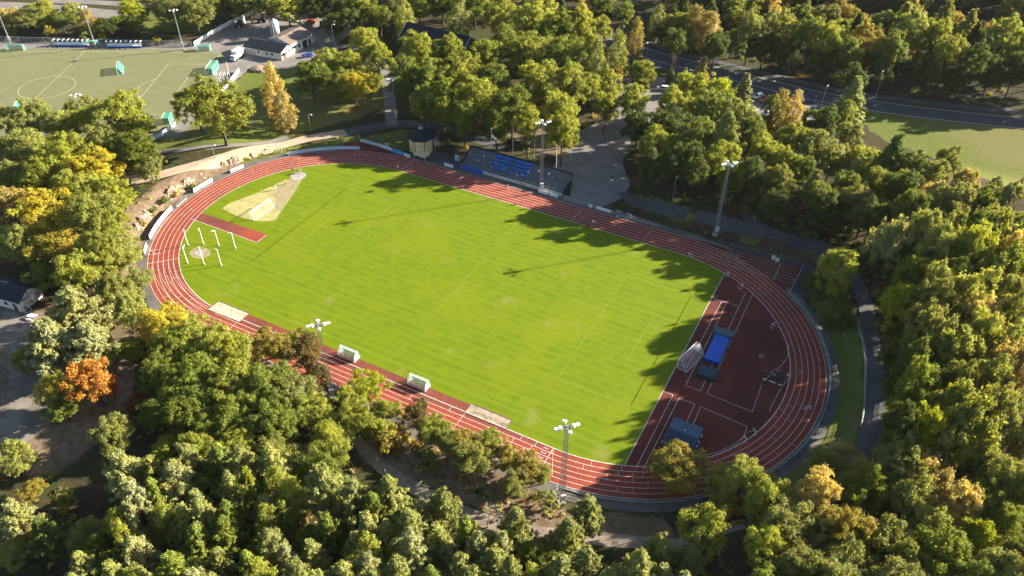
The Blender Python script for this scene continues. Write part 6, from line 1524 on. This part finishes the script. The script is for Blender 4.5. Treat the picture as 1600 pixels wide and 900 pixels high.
many('on the slope below the meadow',
    (1232, 230, 62, 'oak', 'yg', 1.05), (1222, 262, 56, 'oak', 'olive', 1.0), (1276, 270, 36, 'pine', 'grey', .85), (1306, 228, 64, 'oak', 'olive'), (1264, 222, 42, 'pine', 'olive', .95), (1352, 232, 60, 'oak', 'yg'), (1402, 220, 54, 'pine', 'dark', .95), (1440, 236, 50, 'spruce', 'olive', .8), (1490, 240, 44, 'willow', 'olive', .9), (1330, 270, 60, 'oak', 'green'), (1374, 264, 54, 'oak', 'yg', .95), (1426, 272, 54, 'oak', 'olive'), (1468, 284, 50, 'oak', 'tan'), (1516, 270, 40, 'willow', 'tan', 1.1), (1558, 284, 50, 'pine', 'olive', .7), (1594, 290, 40, 'willow', 'pale', 1.0), (1360, 306, 68, 'oak', 'olive'), (1414, 318, 60, 'oak', 'green'), (1318, 318, 56, 'oak', 'dark'), (1462, 322, 54, 'oak', 'pale'), (1508, 318, 54, 'oak', 'gold', .95), (1548, 326, 56, 'oak', 'olive'), (1592, 336, 48, 'oak', 'green'), (1438, 318, 34, 'lime', 'lime', .9), (1370, 336, 40, 'rowan', 'rust', .9), (1294, 300, 52, 'oak', 'dark'), (1220, 300, 52, 'oak', 'dark'), (1270, 340, 50, 'shrub', 'dark', 1.1))
many('between the car park and the far straight',
    (1100, 92, 30, 'spruce', 'gold', 1.1), (1050, 104, 16, 'spruce', 'olive', 1.1), (1072, 106, 16, 'spruce', 'olive', 1.0), (1086, 118, 62, 'oak', 'yg', 1.1), (1130, 118, 52, 'lime', 'lime', 1.15), (1062, 138, 68, 'oak', 'yg'), (1110, 146, 70, 'oak', 'green'), (1168, 116, 40, 'spruce', 'olive', 1.05), (1158, 158, 62, 'oak', 'olive'), (1050, 178, 78, 'oak', 'dark'), (1036, 202, 74, 'oak', 'yg', .9), (1098, 190, 72, 'oak', 'green'), (1140, 184, 60, 'pine', 'olive', .85), (1180, 186, 60, 'oak', 'green'), (1224, 146, 44, 'birch', 'gold', .75), (1246, 150, 40, 'birch', 'tan', .75), (1210, 152, 34, 'oak', 'olive', 1.0), (1290, 166, 60, 'oak', 'dark', .95), (1322, 160, 44, 'lime', 'green', 1.05), (1342, 122, 50, 'spruce', 'pale', .95), (1246, 196, 56, 'oak', 'yg'), (1280, 206, 54, 'oak', 'olive'), (1334, 196, 46, 'oak', 'olive'), (1200, 212, 50, 'oak', 'yg', .95), (1080, 226, 64, 'oak', 'dark'), (1134, 226, 64, 'oak', 'yg'), (1030, 236, 64, 'oak', 'dark', .85), (1178, 250, 56, 'oak', 'dark'), (1148, 262, 50, 'oak', 'green'), (1090, 264, 44, 'oak', 'dark', .9))
many('at the foot of the far wood',
    (1090, 14, 46, 'birch', 'gold', .75), (1066, 22, 50, 'oak', 'yg'), (1112, 22, 48, 'birch', 'tan', .7), (1150, 44, 50, 'oak', 'dark'), (1180, 20, 50, 'oak', 'olive'), (1058, 50, 40, 'oak', 'dark'), (1234, 22, 52, 'oak', 'olive'), (1270, 30, 50, 'oak', 'green'), (1300, 40, 50, 'oak', 'yg'), (1360, 42, 64, 'oak', 'gold'), (1332, 62, 46, 'oak', 'green'), (1434, 26, 66, 'oak', 'pale'), (1404, 52, 54, 'oak', 'green'), (1474, 34, 60, 'oak', 'yg'), (1430, 82, 36, 'rowan', 'gold'), (1492, 62, 50, 'oak', 'yg'), (1544, 40, 38, 'rowan', 'orange', 1.1), (1580, 34, 70, 'oak', 'yg', 1.0), (1530, 72, 54, 'oak', 'dark'), (1560, 92, 50, 'oak', 'dark'), (1380, 84, 50, 'oak', 'dark'), (1290, 74, 46, 'oak', 'dark'), (1240, 64, 50, 'oak', 'dark'), (1200, 52, 48, 'oak', 'dark'), (1460, 90, 50, 'oak', 'dark'), (1600, 84, 50, 'oak', 'dark'), (1650, 84, 60, 'oak', 'dark'), (1690, 76, 60, 'oak', 'dark'), (1640, 44, 60, 'oak', 'green'), (1120, 56, 44, 'oak', 'dark'), (1340, 102, 44, 'oak', 'dark', .8), (1500, 102, 44, 'oak', 'dark', .8))
# the pine wood in front of everything
many('in the pine wood below the gravel path',
    (182, 712, 74, 'pine', 'grey', .85), (168, 664, 70, 'oak', 'olive'), (256, 690, 50, 'oak', 'yg', .9), (268, 728, 74, 'pine', 'grey', .85), (372, 704, 64, 'pine', 'olive'), (420, 706, 62, 'pine', 'olive'), (500, 732, 74, 'pine', 'olive'), (548, 758, 70, 'pine', 'olive', .95), (606, 752, 62, 'pine', 'olive'), (654, 756, 40, 'bare', 'grey', .9), (690, 772, 58, 'pine', 'olive', .9), (762, 790, 52, 'bare', 'grey', 1.0), (806, 802, 62, 'pine', 'olive'), (918, 784, 56, 'pine', 'olive', .85), (888, 818, 62, 'pine', 'olive', .9), (1034, 842, 60, 'pine', 'olive', .9), (960, 852, 44, 'bare', 'grey', .7), (1082, 856, 48, 'pine', 'olive', .9), (40, 760, 46, 'oak', 'gold', .9), (98, 772, 36, 'rowan', 'yg'), (128, 822, 64, 'oak', 'pale', .85), (12, 700, 66, 'oak', 'pale'), (14, 790, 66, 'pine', 'grey', .8), (176, 812, 56, 'oak', 'yellow', .9), (60, 816, 50, 'pine', 'dark'), (286, 872, 62, 'oak', 'pale', .8), (238, 832, 60, 'oak', 'green'), (16, 850, 60, 'willow', 'pale'))

def TW(zone, *rows):
    for x, y, kind, W, h, col in rows:
        if not near_line(x, y, .5) and capr(x, y) > ROUT + 4: TREES.append((x, y, kind, W, h, col, zone))
        else: print('skipped', x, y)
TW('on the wooded bank east of the track', (99.5, -23, 'oak', 9, 17, 'olive'), (99, -11, 'oak', 9, 19, 'green'), (99.5, -1, 'oak', 10, 21.5, 'dark'), (99, 9, 'oak', 9, 22, 'olive'), (98, 18.5, 'oak', 9, 20, 'dark'), (96, 28, 'oak', 9, 19.5, 'green'), (93.5, 38, 'oak', 9, 16, 'dark'), (105, 4, 'oak', 10, 22, 'pale'), (105, -17, 'oak', 10, 20, 'olive'),
   (127, -30, 'oak', 11, 20, 'olive'), (128, -12, 'oak', 11, 21, 'green'), (128, 6, 'oak', 12, 22, 'yg'), (130, 24, 'oak', 11, 22, 'olive'), (128, 42, 'oak', 11, 21, 'green'), (128, 60, 'oak', 12, 20, 'olive'), (117, -9, 'oak', 10, 18, 'pale'), (121, 1, 'oak', 10, 18, 'olive'), (115, -20, 'oak', 10, 17, 'olive'), (122, -19, 'oak', 10, 17, 'green'))
TW('at the foot of the far wood', (128, 177, 'oak', 11, 20, 'dark'), (139, 181, 'oak', 11, 21, 'green'), (150, 187, 'oak', 11, 20, 'dark'), (134, 191, 'oak', 11, 20, 'olive'), (119, 183, 'oak', 10, 19, 'dark'))
TW('on the slope below the meadow', (84, 55, 'oak', 9, 15, 'dark'), (92, 58, 'oak', 10, 17, 'green'), (88, 67, 'oak', 9, 17, 'dark'), (78, 61, 'oak', 9, 14, 'olive'), (100, 50, 'oak', 10, 18, 'dark'), (101, 63, 'oak', 10, 17, 'olive'), (91, 49, 'oak', 8, 14, 'dark'), (70, 60, 'oak', 8, 13, 'green'))
# fill the remaining gaps of the woods
def fill(zone, P, n, mix, tries=900, gap=.62):
    us = [p[0] for p in P]; vs = [p[1] for p in P]; k = 0
    for _ in range(tries):
        if k >= n: break
        u = trnd.uniform(min(us), max(us)); v = trnd.uniform(min(vs), max(vs))
        if not inpoly(u, v, P): continue
        kind, col, wm = trnd.choice(mix); wm *= trnd.uniform(.85, 1.15)
        q = at(u, v, 9.0); w = wm * FPX / proj(q)[2]
        b = len(TREES); T(u, v, w, kind, col, zone, trnd.uniform(.9, 1.12)); x, y, _, W, *_r = TREES[-1]
        if any(math.hypot(x - a[0], y - a[1]) < gap * (W + a[3]) / 2 for a in TREES[:-1]) or capr(x, y) < ROUT + 4.5: TREES.pop(); continue
        k += 1
    return k
PM = [('pine', 'olive', 6.2), ('pine', 'olive', 6.8), ('pine', 'grey', 6.2), ('pine', 'green', 5.8), ('oak', 'green', 7), ('pine', 'olive', 5.8), ('spruce', 'olive', 6), ('birch', 'yg', 5)]
fill('in the pine wood below the gravel path', [(200, 720), (330, 690), (500, 760), (640, 780), (760, 820), (880, 850), (1060, 870), (1100, 905), (60, 915), (120, 860)], 84, PM, 4000, .5)
fill('in the mixed wood by the near bend', [(215, 600), (300, 560), (500, 640), (540, 690), (500, 740), (330, 690), (250, 690)], 9, [('oak', 'green', 10), ('oak', 'olive', 10), ('lime', 'yg', 8)])
fill('on the wooded bank east of the track', [(1400, 330), (1600, 330), (1600, 640), (1425, 640), (1415, 520)], 26, [('oak', 'olive', 9), ('oak', 'dark', 9), ('oak', 'pale', 9), ('willow', 'tan', 9)])
fill('among the tan trees at the near corner', [(1520, 650), (1610, 650), (1610, 905), (1180, 905), (1240, 860)], 10, [('oak', 'olive', 9), ('oak', 'green', 9), ('willow', 'olive', 9)])
fill('on the slope below the meadow', [(1200, 220), (1500, 230), (1610, 300), (1600, 350), (1300, 340), (1200, 300)], 10, [('oak', 'olive', 8), ('oak', 'green', 8), ('pine', 'grey', 6)])
NEARLY = len(TREES)

# one deep wood beyond: counted trees end at its edge, the rest reads as a mass
FARW = []
def far_fill(P, n, gap):
    us = [p[0] for p in P]; vs = [p[1] for p in P]; k = 0
    for _ in range(6000):
        if k >= n: break
        u = trnd.uniform(min(us), max(us)); v = trnd.uniform(min(vs), max(vs))
        if not inpoly(u, v, P): continue
        b = len(TREES); kind, col, wm = trnd.choice([('oak', 'olive', 11), ('oak', 'dark', 11), ('oak', 'green', 11), ('oak', 'yg', 10), ('pine', 'dark', 8), ('pine', 'olive', 8), ('spruce', 'dark', 6), ('oak', 'gold', 9), ('birch', 'tan', 6)])
        q = at(u, v, 12.0); T(u, v, wm * FPX / proj(q)[2], kind, col, '', trnd.uniform(.95, 1.15)); t_ = TREES.pop(); x, y, _, W, *_r = t_
        if any(math.hypot(x - a[0], y - a[1]) < gap * (W + a[3]) / 2 for a in TREES) or any(math.hypot(x - a[0], y - a[1]) < gap * (W + a[3]) / 2 for a in FARW): continue
        FARW.append(t_); k += 1
far_fill([(1040, -60), (1700, -60), (1700, 70), (1500, 60), (1300, 40), (1200, 20), (1060, 16)], 110, .62)
far_fill([(360, -80), (1060, -80), (1060, -2), (900, 4), (760, -4), (560, -14), (360, -14)], 60, .62)

ORD = 'first second third fourth fifth sixth seventh eighth ninth tenth eleventh twelfth thirteenth fourteenth fifteenth sixteenth seventeenth eighteenth nineteenth twentieth'.split()
ORD += ['twenty-' + o for o in ORD[:9]] + ['thirtieth'] + ['thirty-' + o for o in ORD[:9]] + ['fortieth'] + ['forty-' + o for o in ORD[:9]]
first_use = {}
grp = {}
for i, tr in enumerate(TREES): grp.setdefault((tr[6], tr[2], tr[5]), []).append(i)
LABEL = {}
for (zone, kind, col), ids in grp.items():
    ids.sort(key=lambda i: proj((TREES[i][0], TREES[i][1], 8))[0])
    base = f'{PAL[col][0]} {WORDS[kind]}' if kind != 'bare' else 'grey leafless tree'
    for k, i in enumerate(ids):
        if len(ids) == 1: LABEL[i] = f'only {base} {zone}'
        elif len(ids) == 2: LABEL[i] = f'{("left", "right")[k]} one of two {base + ("es" if base.endswith(("ch", "sh")) else "s")} {zone}'
        else: LABEL[i] = f'{base}, {ORD[k]} such from left {zone}'
tr_r = random.Random(99)
for i, (x, y, kind, W, h, col, zone) in enumerate(TREES):
    crown, trunk = PROT[kind][tr_r.randrange(len(PROT[kind]))]
    w0, h0 = DIM[kind]; rz = tr_r.uniform(0, 2 * PI); sw = W / w0; sh = h / h0
    t = thing(NAMES[kind], LABEL[i], 'bush' if kind == 'shrub' else 'tree', (x, y, H(x, y) - .05), rz, (zone.replace('in the ', '').replace('on the ', '')) and f'{"bushes" if kind == "shrub" else "trees"} {zone}')
    cz = min(sh, sw * (2.1 if zone.startswith('on the wooded bank') else 1.45 if kind != 'birch' else 1.6)); cs = (sw * tr_r.uniform(.94, 1.06), sw * tr_r.uniform(.94, 1.06), cz)
    c = bpy.data.objects.new('crown', crown); COL.objects.link(c); c.parent = t; c.scale = cs; c.location.z = h - h0 * cz
    k = bpy.data.objects.new('trunk', trunk); COL.objects.link(k); k.parent = t; k.scale = (cs[0], cs[1], sh)
    b = PAL[col][1]; j = [tr_r.uniform(.85, 1.15) for _ in range(3)]; vv = tr_r.uniform(.85, 1.15)
    c.color = (b[0] * vv * (.93 + .07 * j[0]), b[1] * vv, b[2] * vv * j[2], 1)

# far wood as one object: sprays of every tree joined, on real positions
def far_wood():
    VV = []; cols = []
    for (x, y, kind, W, h, col, z) in FARW:
        crown = PROT[kind][tr_r.randrange(len(PROT[kind]))][0]; n = len(crown.vertices)
        v = np.empty(n * 3, np.float32); crown.vertices.foreach_get('co', v); v = v.reshape(-1, 4, 3)
        keep = tr_r.random(); v = v[::2]; c = v.mean(1, keepdims=True); v = c + (v - c) * 1.4
        w0, h0 = DIM[kind]; a = tr_r.uniform(0, 6.3); v = v * np.array([W / w0, W / w0, h / h0]); ca, sa = math.cos(a), math.sin(a)
        q = v.copy(); q[..., 0] = v[..., 0] * ca - v[..., 1] * sa + x; q[..., 1] = v[..., 0] * sa + v[..., 1] * ca + y; q[..., 2] += H(x, y)
        VV.append(q.reshape(-1, 3)); b = np.array(PAL[col][1]) * tr_r.uniform(.8, 1.15); cols.append(np.tile(np.append(b, 1), (len(q), 1)))
    me = leafmesh('far_woodland', np.concatenate(VV), M_FARLEAF)
    a = me.attributes.new('leaf_colour', 'FLOAT_COLOR', 'FACE'); a.data.foreach_set('color', np.concatenate(cols).astype(np.float32).ravel())
    o = bpy.data.objects.new('far_woodland', me); COL.objects.link(o); tag(o, 'deep mixed woodland on the hillside beyond the main road', None, None, 'stuff')
M_FARLEAF = M_LEAF.copy(); M_FARLEAF.name = 'far_leaves'
_nt = M_FARLEAF.node_tree; _oi = [n for n in _nt.nodes if n.type == 'OBJECT_INFO'][0]; _at = _nt.nodes.new('ShaderNodeAttribute'); _at.attribute_name = 'leaf_colour'
for l in list(_nt.links):
    if l.from_node == _oi and l.from_socket.name == 'Color': _nt.links.new(_at.outputs['Color'], l.to_socket)
far_wood()

# undergrowth: loose low sprays under the trees and on the banks, one mass
def undergrowth():
    rs = np.random.RandomState(3); P = []; R = []; cols = []
    pal = [np.array(PAL[k][1]) for k in ('green', 'dark', 'olive', 'olive', 'gold', 'tan', 'yg', 'rust')]
    def put(x, y, r, c): P.append(np.array([x, y, H(x, y) + r * .25])); R.append(r); cols.append(c)
    def clear(x, y):
        if capr(x, y) < ROUT + 3.6: return False
        if x < -120 and y > 10: return False
        for L_, w in CLEAR:
            if any((x - a) ** 2 + (y - b) ** 2 < w * w for a, b in L_): return False
        return not any(inpoly(x, y, Q) for Q in CLEARP)
    for (x, y, kind, W, h, col, z) in TREES:
        for _ in range(5):
            a = rs.rand() * 6.3; d = W * (.25 + .6 * rs.rand()); px, py = x + d * math.cos(a), y + d * math.sin(a)
            if not clear(px, py): continue
            if any(inpoly(px, py, Q) for Q in LAWN) and rs.rand() < .92: continue
            if any(inpoly(px, py, Q) for Q in DIRT) and rs.rand() < .7: continue
            put(px, py, .5 + .8 * rs.rand(), pal[rs.randint(8)] * (.6 + .5 * rs.rand()))
    for _ in range(500):   # rough grass and weeds on the banks round the track
        a = rs.rand() * 2 * PI; r = ROUT + 4.0 + 7 * rs.rand() ** 1.4; t = rs.rand()
        if rs.rand() < .5: cx = TXL + (TXR - TXL) * rs.rand(); px, py = cx, TCY - r
        else: px, py = ((TXL if math.cos(a) < 0 else TXR) + r * math.cos(a), TCY + r * math.sin(a))
        if not clear(px, py) or (px > 60 and py > -60 and rs.rand() < .8): continue
        put(px, py, .25 + .5 * rs.rand(), (pal[5] if rs.rand() < .5 else pal[rs.randint(8)]) * (.7 + .5 * rs.rand()))
    VV = []; CC = []
    for p, r, c in zip(P, R, cols):
        v = puffs([p], [r], rs, 44, .34, .7, upw=.7, jitter=1.2); VV.append(v); CC.append(np.tile(np.append(c, 1), (len(v) // 4, 1)))
    me = leafmesh('undergrowth', np.concatenate(VV), M_FARLEAF)
    a = me.attributes.new('leaf_colour', 'FLOAT_COLOR', 'FACE'); a.data.foreach_set('color', np.concatenate(CC).astype(np.float32).ravel())
    o = bpy.data.objects.new('undergrowth', me); COL.objects.link(o); tag(o, 'low scrub and weeds under the trees and on the banks', None, None, 'stuff')
CLEAR = []
for W_p, w in ((WP((205, 285), (247, 274), (330, 252), (400, 235), (470, 219), (520, 210), (556, 204)), 3.2), (WP((540, 207), (575, 200), (620, 194), (680, 196), (730, 212), (790, 232)), 3.6), (WP((612, 196), (610, 172), (606, 145), (604, 118), (590, 92), (560, 75)), 3), (WP((972, 300), (1000, 318), (1055, 330), (1110, 343), (1180, 362), (1240, 378), (1290, 392), (1328, 425), (1350, 470), (1360, 520), (1367, 570), (1368, 620), (1358, 680), (1335, 730), (1290, 778), (1240, 800), (1160, 818)), 2.6), (WP((470, 640), (520, 665), (560, 692), (600, 732), (640, 758), (700, 790), (770, 818), (830, 832), (900, 838), (980, 846), (1060, 850), (1160, 818)), 2.6), (RC, 12.5), (WP((10, 505), (50, 545), (55, 600), (30, 660)), 7)):
    CLEAR.append((smooth_line(W_p, 1.5), w))
CLEARP = [YARD, PLAZA, WP((945, 150), (958, 112), (1000, 118), (1050, 122), (1120, 134), (1180, 140), (1310, 168), (1300, 190), (1190, 182), (1080, 165), (1040, 165), (1020, 190), (985, 205), (960, 185))] + [[(-32, 44), (8, 44), (8, 54), (-32, 54)], [(-52, 40), (-34, 40), (-34, 56), (-52, 56)], [(-98, -62), (-82, -62), (-82, -52), (-98, -52)], [(-96, 105), (-62, 105), (-62, 124), (-96, 124)], FIELD]
undergrowth()
# ------------------------------------------------------------------ daylight
EL, AZ = math.radians(21.2), math.radians(45.2)
D = Vector((math.cos(EL) * math.sin(AZ), math.cos(EL) * math.cos(AZ), math.sin(EL)))
sd = bpy.data.lights.new('sun', 'SUN'); sd.energy = 5.0; sd.angle = math.radians(.5); sd.color = (1.0, .90, .74)
so = bpy.data.objects.new('sun', sd); COL.objects.link(so); so.rotation_euler = D.to_track_quat('Z', 'Y').to_euler(); so.location = D * 500
w = bpy.data.worlds.new('World'); scene.world = w; w.use_nodes = True; nt = w.node_tree; nt.nodes.clear()
sky = nt.nodes.new('ShaderNodeTexSky'); sky.sky_type = 'NISHITA'; sky.sun_disc = False; sky.sun_elevation = EL; sky.sun_rotation = AZ; sky.altitude = 100; sky.air_density = 1.0; sky.dust_density = .8; sky.ozone_density = 1.5
bg = nt.nodes.new('ShaderNodeBackground'); bg.inputs[1].default_value = .05; ow = nt.nodes.new('ShaderNodeOutputWorld')
nt.links.new(sky.outputs[0], bg.inputs[0]); nt.links.new(bg.outputs[0], ow.inputs[0])
# thin autumn air: far woods fade slightly
hm = bpy.data.materials.new('thin_air'); hm.use_nodes = True; hn = hm.node_tree; hn.nodes.clear()
ho = hn.nodes.new('ShaderNodeOutputMaterial'); hv = hn.nodes.new('ShaderNodeVolumePrincipled'); hv.inputs['Density'].default_value = .00002; hv.inputs['Color'].default_value = (.86, .92, 1, 1); hv.inputs['Anisotropy'].default_value = .2
hn.links.new(hv.outputs[0], ho.inputs['Volume'])
hb = MB().box((0, 0, 75), (9400, 9400, 160)); ha = hb.build('haze', hm); ha['kind'] = 'stuff'; ha['label'] = 'thin pale autumn haze over the whole park'
vs_ = scene.view_settings; vs_.view_transform = 'Standard'; vs_.look = 'None'; vs_.exposure = 2.12; vs_.gamma = 1.0; vs_.use_curve_mapping = False
scene.render.engine = 'CYCLES'; scene.cycles.max_bounces = 6; scene.cycles.diffuse_bounces = 3; scene.cycles.transparent_max_bounces = 12; scene.cycles.use_denoising = True
scene.cycles.sample_clamp_indirect = 4
bpy.context.view_layer.update()
